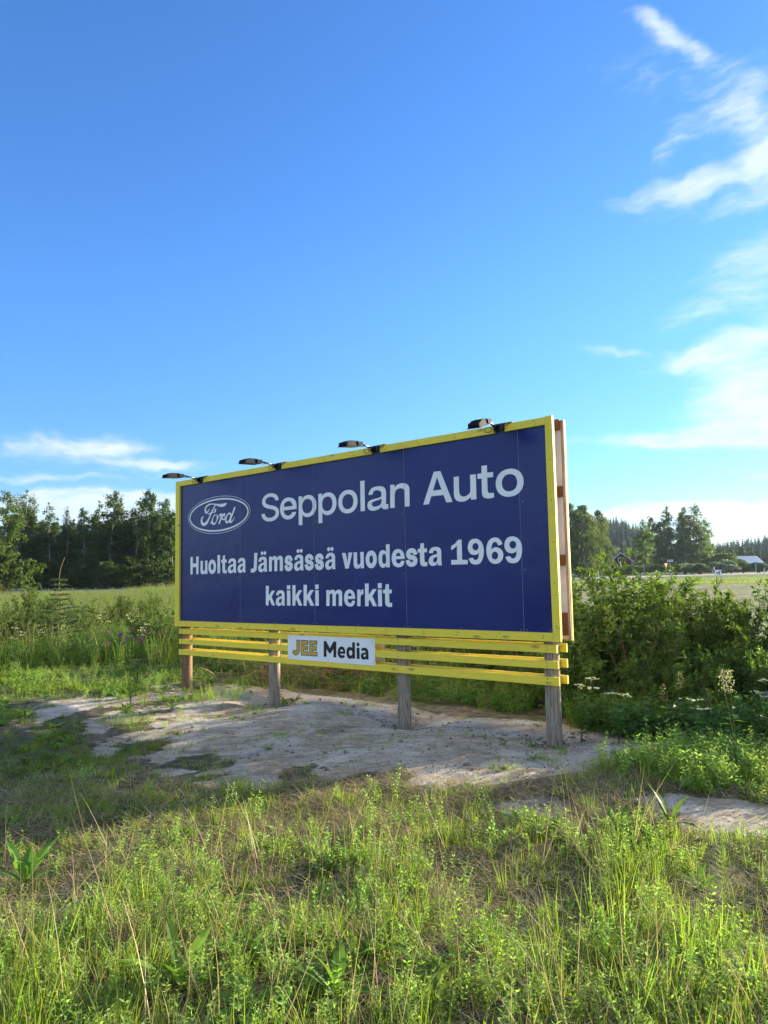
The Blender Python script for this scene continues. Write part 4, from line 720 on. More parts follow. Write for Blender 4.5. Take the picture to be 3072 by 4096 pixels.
8344,3861,8298,3810,8248,3754,8208,3696,8188,3630,8182,3564,8194,3504,8221,3461,8266,3428,8320,3405,8382,3396,8445,3404,8515,3430,8586,3475,8656,3537,8720,3620,8773,3716,8816,3820,8851,3928,8876,4034,8886,4141,8888,4246,8882,4352,
8870,4519,8850,4702,8826,4886,8800,5050,8778,5139,8770,5228,8764,5349,8758,5474,8756,5592,8762,5700,8772,5786,8782,5862,8788,5910,8788,5954,8783,5980,8748,5956,8716,5924,8682,5869,8638,5802,8596,5725,8566,5639,8545,5540,8533,5434,
8530,5332,8537,5228,8553,5125,8578,5022,8609,4880,8656,4729,8710,4628,8604,4530,8497,4432,8381,4338,8261,4402,8261,4460,8262,4502,8266,4539,8272,4563,8305,4582,8340,4594,8390,4608,8436,4634,8462,4669,8480,4738,8474,4766,8456,4782,
8433,4788,8392,4782,8346,4760,8308,4731,8274,4702,8250,4670,8230,4706,8156,4666,8181,4618,8196,4544,8196,4461,8186,4350,8173,4250,8148,4206,8100,4180,8044,4132,7958,4076,7865,4016,7782,3953,7699,3895,7608,3830,7521,3746,7444,3653,
7380,3566,7340,3474,7314,3396,7304,3314,7308,3221,7326,3133,7358,3060,7407,3006,7466,2970,7548,2954,7636,2953,7732,2970,7824,3006,7892,3056,7950,3116,7992,3182,8024,3243,8038,3308,8042,3336,8024,3315,8002,3290,7978,3246,7940,3201,
7896,3166,7844,3144,7789,3143,7733,3157,7678,3188,7620,3230,7573,3275,7550,3330,7538,3392,7540,3455,7552,3528,7578,3598,7614,3679,7670,3757,7734,3832,7811,3899,7889,3955,7958,4004,8024,4041,8076,4074,8128,4002,8124,3933,8117,3869,
8102,3809,8082,3791,8106,3822,8138,3862,8166,3920,8188,3986,8206,4060,8214,4127,8228,4182,8281,4232,8346,4292,8411,4354,8478,4414,8545,4476,8610,4544,8674,4616,8736,4528,8762,4440,8782,4353,8796,4265,8803,4176,8803,4088,8796,3990,
8781,3894,8757,3800,8720,3716,8673,3649,8618,3601,8561,3582,8512,3578,8464,3590,8421,3611,8384,3636,8362,3668,8346,3712,8350,3754,8362,3807,8392,3860,8430,3906,8466,3948,8500,3980,8523]],[[4744,8045,4708,8058,4670,8064,4608,8054,
4545,8034,4479,7992,4420,7938,4374,7878,4336,7814,4298,7742,4263,7675,4228,7624,4190,7575,4152,7530,4116,7488,4084,7457,4053,7427,4106,7404,4139,7416,4169,7432,4196,7456,4222,7482,4244,7440,4275,7399,4324,7356,4380,7320,4431,7307,
4486,7304,4550,7309,4611,7324,4676,7361,4736,7408,4790,7460,4840,7518,4886,7578,4932,7641,4988,7716,5046,7788,5101,7847,5158,7897,5208,7923,5262,7941,5272,7930,5276,7914,5272,7879,5262,7837,5240,7778,5211,7712,5172,7638,5129,7562,
5070,7454,5006,7338,5171,7320,5213,7385,5253,7450,5290,7520,5324,7588,5355,7641,5386,7693,5409,7660,5437,7631,5475,7605,5519,7587,5569,7580,5621,7580,5686,7585,5754,7596,5771,7536,5794,7478,5826,7420,5866,7370,5911,7343,5967,7324,
6026,7331,6088,7342,6166,7363,6248,7388,6276,7358,6308,7333,6347,7316,6389,7309,6449,7318,6508,7339,6579,7386,6647,7444,6711,7503,6766,7562,6812,7621,6846,7671,6850,7689,6846,7702,6826,7698,6806,7687,6770,7648,6727,7604,6669,7556,
6608,7510,6554,7474,6498,7442,6448,7451,6444,7485,6448,7522,6474,7580,6508,7644,6574,7748,6647,7864,6726,8002,6806,8144,6882,8266,6960,8386,6934,8406,6776,8400,6732,8315,6686,8230,6637,8141,6587,8059,6544,7996,6498,7938,6475,7966,
6448,7993,6411,8024,6368,8050,6319,8066,6268,8071,6206,8064,6147,8048,6076,8010,6006,7962,5933,7904,5864,7845,5814,7796,5763,7750,5712,7713,5662,7686,5622,7681,5580,7686,5544,7704,5518,7728,5505,7766,5502,7807,5512,7846,5528,7882,
5562,7859,5600,7839,5644,7826,5692,7819,5732,7832,5763,7852,5788,7893,5804,7940,5805,7980,5793,8018,5763,8048,5722,8074,5680,8078,5640,8074,5599,8058,5558,8035,5518,8010,5477,7983,5454,8016,5426,8045,5392,8068,5354,8083,5312,8088,
5272,8083,5220,8059,5168,8026,5117,7980,5065,7930,5018,7882,4973,7832,4957,7880,4942,7926,4927,7976,4910,8020,4888,8040,4858,8056,4816,8040,4815,8008,4816,7974,4828,7918,4838,7856,4838,7791,4828,7726,4808,7654,4776,7587,4728,7534,
4673,7490,4623,7458,4568,7438,4516,7439,4464,7452,4427,7499,4400,7548,4389,7600,4390,7653,4399,7717,4420,7782,4458,7841,4504,7893,4553,7932,4608,7964,4664,7988,4712,8008,4732,8026],[6278,7948,6315,7940,6348,7924,6360,7886,6364,
7846,6356,7792,6338,7734,6308,7672,6268,7610,6211,7546,6148,7492,6091,7465,6027,7448,5992,7466,5966,7491,5949,7540,5942,7595,5948,7658,5966,7722,6000,7786,6046,7844,6105,7894,6167,7932,6222,7946]]],"jee_o":[[[13128,-543,13438,
-537,13436,-888,13428,-1177,13414,-1253,13388,-1323,13356,-1372,13311,-1418,13256,-1461,13196,-1495,13140,-1515,13080,-1524,13012,-1522,12946,-1508,12886,-1482,12830,-1448,12776,-1406,12725,-1360,12895,-1161,12920,-1185,12948,
-1205,12985,-1218,13026,-1228,13063,-1217,13093,-1198,13116,-1159,13127,-1112,13130,-858]],[[13520,-538,14203,-533,14194,-812,13825,-823,13828,-883,14166,-878,14158,-1147,13816,-1162,13820,-1222,14217,-1217,14220,-1494,13514,
-1500]],[[14281,-537,14977,-524,14968,-811,14592,-821,14592,-880,14930,-876,14927,-1146,14588,-1158,14587,-1222,14999,-1209,14986,-1491,14282,-1494]]],"jee_i":[[[13167,-581,13405,-578,13402,-908,13394,-1178,13378,-1248,13350,
-1312,13316,-1362,13273,-1407,13227,-1439,13176,-1464,13130,-1478,13080,-1484,13014,-1481,12946,-1468,12884,-1444,12831,-1414,12800,-1388,12777,-1358,12894,-1234,12931,-1250,12968,-1264,13000,-1270,13034,-1271,13080,-1259,13122,
-1236,13150,-1196,13164,-1150,13169,-896]],[[13564,-582,14150,-572,14144,-772,13788,-780,13786,-914,14112,-913,14106,-1110,13784,-1122,13782,-1252,14170,-1248,14174,-1454,13558,-1461]],[[14327,-578,14934,-564,14922,-774,14552,
-782,14550,-911,14884,-910,14882,-1106,14542,-1117,14540,-1250,14953,-1244,14946,-1452,14326,-1457]]]}
def letters(name, key, n, mat, parent, group_all=True, label=None):
    V = []; T = []
    for glyph in GLYPHS[key]:
        lo = [[Vector((l[i] / 5000, l[i + 1] / 5000, 0)) for i in range(0, len(l), 2)] for l in glyph]
        t_ = tessellate_polygon(lo); b = len(V); V += [(v.x, -n, v.y + BZ + SH * v.x) for l in lo for v in l]
        fl = [v for l in lo for v in l]
        for f in t_:
            a, b2, c = f; ar = (fl[b2] - fl[a]).cross(fl[c] - fl[a]).z
            T.append((b + a, b + b2, b + c) if ar > 0 else (b + a, b + c, b + b2))
    o = add_obj(name, mesh_from(name, np.array(V), np.array(T), MAT[mat]), parent)
    if label: o['label'] = label
    return o
LN = -.0284
for key, lab in [('seppolan', 'white word SEPPOLAN in large rounded letters'), ('auto', 'white word AUTO in large letters'), ('huoltaa', 'white word HUOLTAA'), ('jamsassa', 'white word JÄMSÄSSÄ'),
                 ('vuodesta', 'white word VUODESTA'), ('y1969', 'white number 1969'), ('kaikki', 'white word KAIKKI'), ('merkit', 'white word MERKIT')]:
    letters('lettering', key, LN, 'letter_vinyl', bb, label=lab)
letters('emblem_script', 'script', LN, 'letter_vinyl', bb, label='white flowing script inside the oval')
def oval(name, cx, cy, a1, b1, a0, b0, n=LN, k=96):
    th = np.arange(k) * 2 * pi / k; o_ = np.stack([cx + a1 * np.cos(th), np.full(k, -n), cy + b1 * np.sin(th)], 1); i_ = np.stack([cx + a0 * np.cos(th), np.full(k, -n), cy + b0 * np.sin(th)], 1)
    V = np.vstack([o_, i_]); V[:, 2] += BZ + SH * V[:, 0]; j = np.arange(k); j2 = (j + 1) % k
    T = np.concatenate([np.stack([j, j2, j2 + k], 1), np.stack([j, j2 + k, j + k], 1)]); return add_obj(name, mesh_from(name, V, T, MAT['letter_vinyl']), bb)
oval('emblem_ring', .991, 1.599, .678, .2375, .652, .214)
oval('emblem_outline', .991, 1.600, .714, .268, .708, .262)
# small sign on the slats
sg = board('small_sign', 2.434, 3.896, -.361, -.056, -.035, -.031, 'sign_white'); sg['label'] = 'small white sign with the gold letters JEE and the black word MEDIA'
for key, n, mt in [('jee_o', -.0296, 'black_print'), ('jee_i', -.0290, 'gold_print'), ('media', -.0296, 'black_print')]:
    o = letters('sign_lettering', key, n, mt, sg); o.location = (-.031, 0, -.0045)
g = G()
for s_, v_ in [(2.465, -.088), (3.13, -.088), (3.865, -.085), (2.465, -.330), (3.15, -.335), (3.865, -.33)]: g.obox([s_, .0305, BZ + v_ + SH * s_], np.eye(3), (.004, .0015, .004))
o = g.build('screws', MAT['black_metal'], sg); o['kind'] = 'stuff'
board('back_sign', 2.55, 3.868, -.345, -.120, -.236, -.2335, 'panel_back')
# screws through the blue sheets
g = G()
for s_ in (.16, .85, 1.46, 1.52, 2.2, 2.9, 2.97, 3.65, 4.34, 4.41, 5.1, 5.80, 5.865, 6.12):
    for v_ in (.10,) + ((.69, 1.37) if s_ in (1.46, 2.97, 4.34, 5.865) else ()): g.obox([s_, .0285, BZ + v_ + SH * s_], np.eye(3), (.0035, .0015, .0035))
o = g.build('screws', MAT['screw_steel'], bb); o['kind'] = 'stuff'
g = G()
for s_ in np.arange(.25, 6.1, .48):
    for v_, n_ in ((.03, -.001), (.055, -.001), (2.12, -.001), (2.155, -.001)): g.obox([s_ + RNG.random() * .05, -n_ + .0, BZ + v_ + SH * s_], np.eye(3), (.0045, .002, .0045))
for z_ in np.arange(.15, 2.1, .4): g.obox([.045, 0, BZ + z_], np.eye(3), (.0045, .002, .0045)); g.obox([6.19, 0, BZ + z_ + SH * 6.19], np.eye(3), (.0045, .002, .0045))
for s_, *_r in post_base:
    for v_ in (-.09, -.055, -.24, -.205, -.395, -.36): g.obox([s_ + .01 * (RNG.random() - .5), .0365, BZ + v_ + SH * s_], np.eye(3), (.005, .002, .005))
o = g.build('nails', MAT['nail_rust'], bb); o['kind'] = 'stuff'
# floodlights with wooden blocks at the gaps of the upper frame
def floodlight(s_, tilt, yaw, length):
    zt = BZ + SH * s_
    blk = board('wooden_block', s_ - .075, s_ + .13, 2.120, 2.198, -.165, -.036, 'batten_wood')
    # bracket: plate, two cheeks, wing bolts
    g = G(); cx = s_ + .012
    g.box(cx - .055, cx + .055, .020, .029, zt + 2.115, zt + 2.19); g.box(cx - .062, cx - .048, -.03, .02, zt + 2.12, zt + 2.18); g.box(cx + .036, cx + .050, -.03, .02, zt + 2.12, zt + 2.18)
    for dx in (-.04, .02, .05):
        for dz in (2.125, 2.178): g.obox([cx + dx, .008, zt + dz], np.eye(3), (.008, .014, .008))
    br = g.build('floodlight', MAT['black_metal'], bb)
    br['label'] = 'black floodlight on an arm above the frame'
    # arm towards the viewer
    root = np.array([cx - .035, -.01, zt + 2.155]); end = root + np.array([yaw * .3, -length, .028 * length / .28])
    g = G(); g.tube([root, (root + end) / 2 + [0, 0, .002], end], .012, 8); g.build('arm', MAT['arm_metal'], br, smooth=True)
    # head: shallow housing with fins and a flat glass underneath
    ct, st = cos(tilt), sin(tilt); f_ = unit(np.array([yaw, -ct, -st])); s2 = unit(np.cross(f_, [0, 0, 1.0])); u_ = np.cross(s2, f_)
    c0 = end + f_ * .14 + u_ * -.012; ax = np.array([f_, s2, u_])
    g = G()
    V = []
    for a, wx, wz in [(-.115, .045, .014), (-.075, .066, .024), (.115, .066, .020), (.140, .062, .005)]:
        for j, k in [(-1, -1), (1, -1), (1, 1), (-1, 1)]: V.append(c0 + f_ * a + s2 * wx * j * (.93 if k > 0 else 1) + u_ * (wz if k > 0 else -.026))
    T = []
    for i in range(3):
        for j in range(4): a, b = i * 4 + j, i * 4 + (j + 1) % 4; T += [(a, b, b + 4), (a, b + 4, a + 4)]
    T += [(0, 2, 1), (0, 3, 2), (12, 13, 14), (12, 14, 15)]
    g.add(V, T)
    for k in range(-3, 4): g.obox(c0 + s2 * .018 * k + u_ * .025, ax, (.070, .003, .008))
    g.obox(c0 - u_ * .030 + f_ * .02, ax, (.130, .071, .003))
    g.build('lamp_head', MAT['lamp_black'], br)
    g = G(); g.obox(c0 - u_ * .0345 + f_ * .02, ax, (.105, .058, .001)); g.build('lamp_glass', MAT['lamp_glass'], br)
    g = G(); g.obox(c0 - f_ * .135, ax, (.022, .026, .016)); g.obox(c0 - f_ * .09 - s2 * .071, ax, (.04, .004, .022)); g.obox(c0 - f_ * .09 + s2 * .071, ax, (.04, .004, .022)); o = g.build('yoke', MAT['lamp_black'], br); o['kind'] = 'stuff'
    # cable loop
    tt = np.linspace(0, 1, 16); P = np.array([end + (root - end) * t + np.array([-.010, 0, -.012 - .012 * sin(t * 9)]) for t in tt])
    loop = root + np.stack([-.085 + .045 * np.cos(np.linspace(0, 2 * pi, 14)), -.02 + 0 * np.linspace(0, 1, 14), -.022 + .026 * np.sin(np.linspace(0, 2 * pi, 14))], 1)
    out = np.array([root + [.06, .0, .0], root + [.11, -.0, .004], root + [.15, .01, .020], root + [.21, .03, .012]])
    g = G(); g.tube(P, .0040, 5); g.tube(loop, .0040, 5); g.tube(out, .0042, 5); g.build('cable', MAT['lamp_cable'], br, smooth=True)
for s_, tilt, yaw, L_ in [(.612, radians(4), .02, .30), (2.296, radians(3), -.02, .285), (3.979, radians(6), .03, .27), (5.638, radians(18), .10, .275)]: floodlight(s_, tilt, yaw, L_)
# ------------------------------------------------------------------ road and the built things behind
def strip(name, pts, half, mat, z=.06):
    P = np.array(pts, float); D = np.gradient(P, axis=0); D /= np.linalg.norm(D, axis=1)[:, None]; S = np.stack([-D[:, 1], D[:, 0]], 1)
    L_, R2 = P + S * half, P - S * half; Lo, Ro = P + S * (half + .8), P - S * (half + .8); n = len(P)
    V = np.vstack([np.c_[Lo, np.full(n, -.15)], np.c_[L_, np.full(n, z)], np.c_[R2, np.full(n, z)], np.c_[Ro, np.full(n, -.15)]]); T = []
    for r in range(3):
        for i in range(n - 1): a = r * n + i; T += [(a, a + n, a + n + 1), (a, a + n + 1, a + 1)]
    return tag(add_obj(name, mesh_from(name, V, T, MAT[mat])), kind='structure')
main_road = [(-600, 60), (-300, 84), (-120, 97), (-60, 101), (-20, 108), (15, 122), (38, 138), (60, 160), (95, 185), (150, 215), (300, 280), (600, 380)]
def dense(pts, k=6):
    P = np.array(pts, float); t = np.arange(len(P)); tt = np.linspace(0, len(P) - 1, (len(P) - 1) * k + 1)
    from_ = np.stack([np.interp(tt, t, P[:, i]) for i in (0, 1)], 1)
    for _ in range(6): from_[1:-1] = (from_[:-2] + from_[1:-1] * 2 + from_[2:]) / 4
    return from_
MR = dense(main_road); strip('road', MR, 3.6, 'asphalt', .14)
strip('side_road', dense([(34, 131), (38, 122), (47, 104), (58, 92), (75, 84), (120, 72)]), 2.4, 'asphalt', .12)
# red house: gable towards us
def gable_house(name, x, y, w, l, hw, hr, rz, wall, roof, label, windows, extra=None, roof_over=.5):
    h = empty(name, (x, y, gz(x, y)), rz, label, 'house' if name == 'house' else 'barn')
    g = G(); V = np.array([[-w / 2, 0, 0], [w / 2, 0, 0], [w / 2, 0, hw], [0, 0, hr], [-w / 2, 0, hw], [-w / 2, l, 0], [w / 2, l, 0], [w / 2, l, hw], [0, l, hr], [-w / 2, l, hw]], float)
    T = [(0, 1, 2), (0, 2, 4), (2, 3, 4), (5, 7, 6), (5, 9, 7), (7, 9, 8), (0, 4, 9), (0, 9, 5), (1, 6, 7), (1, 7, 2)]
    g.add(V, T)
    # standing boards with cover strips
    for k in range(int(w / .35)):
        xk = -w / 2 + .17 + k * .35; zt = hr - abs(xk) / (w / 2) * (hr - hw); g.box(xk - .03, xk + .03, -.035, -.002, .35, zt - .05)
    g.build('wall', MAT[wall], h)
    g = G(); sl = (hr - hw) / (w / 2); o_ = roof_over
    for sgn in (-1, 1):
        a = np.array([0, -o_, hr + .10]); b = np.array([sgn * (w / 2 + o_), -o_, hw - sl * o_ + .10]); n_ = np.array([sgn * sl, 0, 1.0]); n_ /= np.linalg.norm(n_)
        V = [a, b, b + [0, l + 2 * o_, 0], a + [0, l + 2 * o_, 0]]; V += [v + n_ * .14 for v in V]
        g.add(V, [(0, 1, 2), (0, 2, 3), (4, 6, 5), (4, 7, 6), (0, 4, 5), (0, 5, 1), (1, 5, 6), (1, 6, 2), (2, 6, 7), (2, 7, 3)])
        if 'metal' in roof:
            for k in range(int(l / .6)):
                yk = -o_ + .3 + k * .6; P0 = np.array([0, yk, hr + .26]); P1 = np.array([sgn * (w / 2 + o_), yk, hw - sl * o_ + .26]); g.tube([P0, P1], .03, 4)
    g.build('roof', MAT[roof], h)
    for sgn in (-1, 1):
        g = G(); P0 = np.array([0, -o_ - .03, hr + .13]); P1 = np.array([sgn * (w / 2 + o_), -o_ - .03, hw - sl * o_ + .13]); d = unit(P1 - P0); g.obox((P0 + P1) / 2, [d, [0, 1, 0], np.cross(d, [0, 1, 0])], (np.linalg.norm(P1 - P0) / 2, .03, .11))
        g.build('barge_board', MAT['white_trim'], h)
        g = G(); g.box(sgn * w / 2 - .09, sgn * w / 2 + .09, -.06, .06, 0, hw); g.build('corner_board', MAT['white_trim'], h)
    for wx, wz, ww, wh in windows:
        g = G(); g.box(wx - ww / 2 - .14, wx - ww / 2, -.09, 0, wz - .14, wz + wh + .14); g.box(wx + ww / 2, wx + ww / 2 + .14, -.09, 0, wz - .14, wz + wh + .14)
        g.box(wx - ww / 2, wx + ww / 2, -.09, 0, wz + wh, wz + wh + .14); g.box(wx - ww / 2, wx + ww / 2, -.09, 0, wz - .14, wz); g.box(wx - .03, wx + .03, -.07, 0, wz, wz + wh)
        wf = g.build('window', MAT['white_trim'], h); g = G(); g.box(wx - ww / 2, wx + ww / 2, -.05, -.04, wz, wz + wh); g.build('pane', MAT['window_glass'], wf)
    return h
hx, hy = place(2487, 232); RH = radians(-12)
house = gable_house('house', hx, hy, 6.6, 9.5, 4.4, 7.0, RH, 'dark_red_paint', 'red_roof', 'dark red wooden house with white corners and a gable facing the road', [(-.15, 4.15, 1.35, 1.25), (-.15, 1.2, 1.35, 1.3)])
g = G(); g.box(3.31, 5.6, 3.0, 8.2, .3, 3.9); g.build('porch_wall', MAT['tan_wall'], house); g = G(); g.box(3.31, 6.0, 2.6, 8.6, 3.9, 4.1); g.build('porch_roof', MAT['red_roof'], house)
g = G()
for yk in (3.4, 4.8, 6.2): g.box(4.9, 5.62, yk - .45, yk + .45, 2.2, 3.5)
g.box(3.6, 4.4, 2.94, 3.0, 2.2, 3.5); g.box(4.6, 5.3, 2.94, 3.0, 2.2, 3.5); g.build('porch_window', MAT['window_glass'], house)
g = G(); g.box(-.4, .4, 5, 5.8, 6.2, 7.9); g.build('chimney', MAT['chimney_brick'], house)
g = G(); g.tube([[1.3, 2.5, 6.0], [1.3, 2.5, 11.0]], .05, 5)
for zk, wk in ((10.9, .9), (10.5, .7), (10.1, .5)): g.tube([[1.3 - wk, 2.5, zk], [1.3 + wk, 2.5, zk]], .03, 4)
g.build('aerial', MAT['galvanised'], house)
bx_, by_ = place(2812, 255)
barn = gable_house('barn', bx_, by_, 9.0, 26, 1.9, 5.6, radians(-68), 'dark_red_paint', 'metal_roof', 'red barn with a pale metal roof half hidden by a rounded green tree', [(-1.2, 1.0, .8, .9)], roof_over=.6)
g = G(); g.box(-.45, .45, 4, 4.8, 5.2, 6.8); g.build('chimney', MAT['chimney_brick'], barn)

def post_sign(name, label, px, depth, base_dz=0): x, y = place(px, depth); return empty(name, (x, y, gz(x, y) + base_dz), 0, label, 'sign'), x, y
# alpaca picture board on two poles
s, x, y = post_sign('farm_sign', 'white picture board with a dark alpaca on two thin poles in the verge', 2874, 76)
for dx in (-.24, .27):
    g = G(); g.tube([[dx, 0, -.1], [dx * 1.02, 0, 1.75]], .022, 6); g.build('pole', MAT['black_metal'], s)
g = G(); g.box(-.36, .32, -.03, -.025, .83, 1.45); g.build('board', MAT['sign_white'], s)
g = G(); g.box(-.34, .31, -.032, -.02, 1.455, 1.62); g.build('top_board', MAT['dark_red_paint'], s)
body = [(-.19, .92), (-.13, .90), (-.13, 1.00), (-.10, 1.10), (.02, 1.08), (.05, .98), (.06, .90), (.12, .90), (.11, 1.02), (.14, 1.14), (.15, 1.27), (.21, 1.28), (.205, 1.33), (.155, 1.38), (.15, 1.42), (.125, 1.38), (.10, 1.39), (.09, 1.33), (.07, 1.20), (-.06, 1.205), (-.19, 1.19), (-.25, 1.13), (-.23, 1.08), (-.20, 1.07), (-.17, 1.0)]
lo = [Vector((a, b, 0)) for a, b in body]; t_ = tessellate_polygon([lo]); V = [(a, -.031, b) for a, b in body]
add_obj('alpaca_picture', mesh_from('alpaca_picture', V, list(t_), MAT['dark_figure']), s)
g = G(); th = np.arange(10) * 2 * pi / 10; V = np.stack([-.42 + .075 * np.cos(th), np.full(10, -.01), 1.62 + .16 * np.sin(th)], 1); V = np.vstack([V, V + [0, .02, 0]])
T = [(0, i, i + 1) for i in range(1, 9)] + [(10, 10 + i + 1, 10 + i) for i in range(1, 9)] + [t for i in range(10) for t in ((i, (i + 1) % 10 + 10, (i + 1) % 10), (i, i + 10, (i + 1) % 10 + 10))]; g.add(V, T); g.tube([[-.36, 0, -.1], [-.37, 0, 1.5]], .012, 5); g.build('leaf_shaped_plate', MAT['sign_white'], s)
# give-way sign
s, x, y = post_sign('give_way_sign', 'yellow give way triangle with a red rim at the junction', 2665, 96)
g = G(); g.tube([[0, 0, -.1], [0, 0, 2.35]], .035, 8); g.build('pole', MAT['galvanised'], s)
cyaw = radians(38); ex = np.array([cos(cyaw), sin(cyaw), 0])
def tri(r, yoff, nm, mat):
    zc_ = 2.15; P = [np.array([0, yoff, zc_]) + ex * a * r + np.array([0, 0, b * r]) for a, b in ((-.86, .5), (.86, .5), (0, -1))]; Q = [p + [0, .012, 0] for p in P]
    g = G().add(P + Q, [(0, 1, 2), (3, 5, 4), (0, 3, 4), (0, 4, 1), (1, 4, 5), (1, 5, 2), (2, 5, 3), (2, 3, 0)]); return g.build(nm, MAT[mat], s)
tri(.52, -.045, 'red_rim', 'sign_red'); tri(.36, -.062, 'yellow_face', 'sign_yellow')
# street name sign
s, x, y = post_sign('street_name_sign', 'small pale street name plate on a post behind the give way triangle', 2682, 112)
g = G(); g.tube([[-.05, 0, -.1], [.05, 0, 3.0]], .04, 8); g.build('pole', MAT['galvanised'], s)
g = G(); g.box(-.45, .50, -.06, -.04, 2.72, 3.05); g.build('name_plate', MAT['grey_white'], s)
g = G()
for k in range(9): g.box(-.34 + k * .078, -.29 + k * .078, -.0625, -.061, 2.82, 2.93 + .02 * (k % 3 == 0))
g.build('plate_lettering', MAT['black_print'], s)
s, x, y = post_sign('direction_sign', 'small blue plate at the top of a white post by the road at the right', 3025, 150)
g = G(); g.tube([[0, 0, -.1], [0, 0, 2.5]], .05, 8); g.build('pole', MAT['white_trim'], s); g = G(); g.box(-.12, .62, -.05, -.03, 2.32, 2.62); g.build('blue_plate', MAT['sign_blue'], s)
for px_, d_, hh_, lab in [(2394, 128, 1.05, 'white road edge post in front of the big birches'), (3056, 165, 1.0, 'short white post leaning by the road at the right edge')]:
    x, y = place(px_, d_); g = G(); g.tube([[0, 0, -.1], [(.15 if px_ > 3000 else 0), 0, hh_ + .45]], .09, 6); tag(g.build('marker_post', MAT['white_trim'], None, (x, y, gz(x, y))), lab, 'road post', 'white posts along the road')
x, y = place(2440, 131); 

# ------------------------------------------------------------------ trees
def birch_meshes(seed, H, Wd, base=.16, droop=.9, n_br=60, per=150, leafs=.2, dens=1.0, mat='birch_leaf', open_top=.5, stems=1, bark='birch_bark', trunk_r=.011):
    r = np.random.default_rng(seed); tr = G(); cr = G(); P = []; C_ = []
    for st in range(stems):
        ox, oy = (r.normal(size=2) * .04 * H if stems > 1 else (0, 0)); Hs = H * (1 if st == 0 else r.uniform(.75, .97))
        tz = np.linspace(0, 1, 9); wob = np.cumsum(r.normal(size=(9, 2)), 0) * H * .006
        T_ = np.stack([ox + wob[:, 0] + ox * tz * 1.4, oy + wob[:, 1] + oy * tz * 1.4, tz * Hs], 1); tr.tube(T_, H * trunk_r * .8 * (1 - tz * .88), 7, .5)
        nb = int(n_br / stems ** .6)
        for i in range(nb):
            t = base + (1 - base) * ((i + r.random()) / nb) ** .92; a = r.random() * 2 * pi
            prof = (np.sin(pi * min(1, ((t - base) / (1 - base)) * .80 + .18)) ** .75)
            L = Wd * prof * r.uniform(.45, 1.12); p0 = np.array([np.interp(t, tz, T_[:, k]) for k in range(3)])
            el0 = r.uniform(.5, 1.1) + .3 * t; d = np.array([cos(a) * cos(el0), sin(a) * cos(el0), sin(el0)]); pts = [p0]
            for k in range(5): d = unit(d + np.array([cos(a) * .15, sin(a) * .15, -.24 * droop]) + r.normal(size=3) * .08); pts.append(pts[-1] + d * L * 1.15 / 5)
            pts = np.array(pts); tr.tube(pts, np.linspace(H * .0028, H * .0006, 6), 3, .5, cap=False)
            ntw = max(3, int(7 * prof + 2))
            for q in range(ntw):
                u = .22 + .78 * (q + r.random()) / ntw; b0 = np.array([np.interp(u * 5, range(6), pts[:, k]) for k in range(3)])
                tl = r.uniform(.5, 1.5) * droop * (H / 16) * (.5 + .6 * prof); nl = int(per / 7 * dens * r.uniform(.4, 1.5) * (1 - open_top * max(0, t - .6) / .4))
                v = r.random(nl); hang = b0 + np.stack([np.cos(a) * .3 * v * tl + r.normal(size=nl) * .17 * (H / 16), np.sin(a) * .3 * v * tl + r.normal(size=nl) * .17 * (H / 16), -v * tl + r.normal(size=nl) * .12], 1)
                P.append(hang); C_.append(np.full(nl, np.clip(r.normal(.45, .22), 0, .85)) + r.normal(size=nl) * .08)
    P = np.concatenate(P); C_ = np.clip(np.concatenate(C_), 0, 1); P[:, 2] = np.maximum(P[:, 2], .15)
    cards(cr, P, leafs * 1.3 * r.uniform(.6, 1.3, len(P)), C_, r)
    return tr.mesh('trunk', MAT[bark]), cr.mesh('crown', MAT[mat])
def tree(name, meshes, x, y, label, cat='tree', sc=1.0, rz=0, group=None, sxy=None):
    root = empty(name, (x, y, gz(x, y)), rz, label, cat, group); root.scale = ((sxy or sc), (sxy or sc), sc)
    for nm, me in zip(('trunk', 'crown'), meshes): add_obj(nm, me, root)
    return root
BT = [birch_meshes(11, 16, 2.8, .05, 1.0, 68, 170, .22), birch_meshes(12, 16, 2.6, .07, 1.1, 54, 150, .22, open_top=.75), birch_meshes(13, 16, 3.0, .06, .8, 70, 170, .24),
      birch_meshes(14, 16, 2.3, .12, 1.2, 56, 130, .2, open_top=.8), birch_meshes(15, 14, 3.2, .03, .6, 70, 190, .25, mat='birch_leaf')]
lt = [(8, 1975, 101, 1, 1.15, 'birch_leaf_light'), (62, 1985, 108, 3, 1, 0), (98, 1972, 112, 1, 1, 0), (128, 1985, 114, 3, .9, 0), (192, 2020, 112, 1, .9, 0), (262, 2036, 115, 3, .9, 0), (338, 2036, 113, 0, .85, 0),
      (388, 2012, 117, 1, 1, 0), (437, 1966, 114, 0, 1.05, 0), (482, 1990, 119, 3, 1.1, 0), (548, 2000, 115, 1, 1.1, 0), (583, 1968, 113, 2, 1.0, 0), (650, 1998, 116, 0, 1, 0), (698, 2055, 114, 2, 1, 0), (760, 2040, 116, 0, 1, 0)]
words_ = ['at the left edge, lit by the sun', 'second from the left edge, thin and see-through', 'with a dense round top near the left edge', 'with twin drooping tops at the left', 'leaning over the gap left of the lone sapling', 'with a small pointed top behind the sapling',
          'short and slender in the dip of the tree line', 'thin, just left of the tallest birch', 'the tallest and widest of the tree line', 'airy, on the right shoulder of the tallest birch', 'narrow, left of the second tallest birch', 'second tallest, with a broad leafy top', 'thin-topped, near the billboard', 'low and dense, touching the left edge of the billboard', 'hidden behind the left end of the billboard']
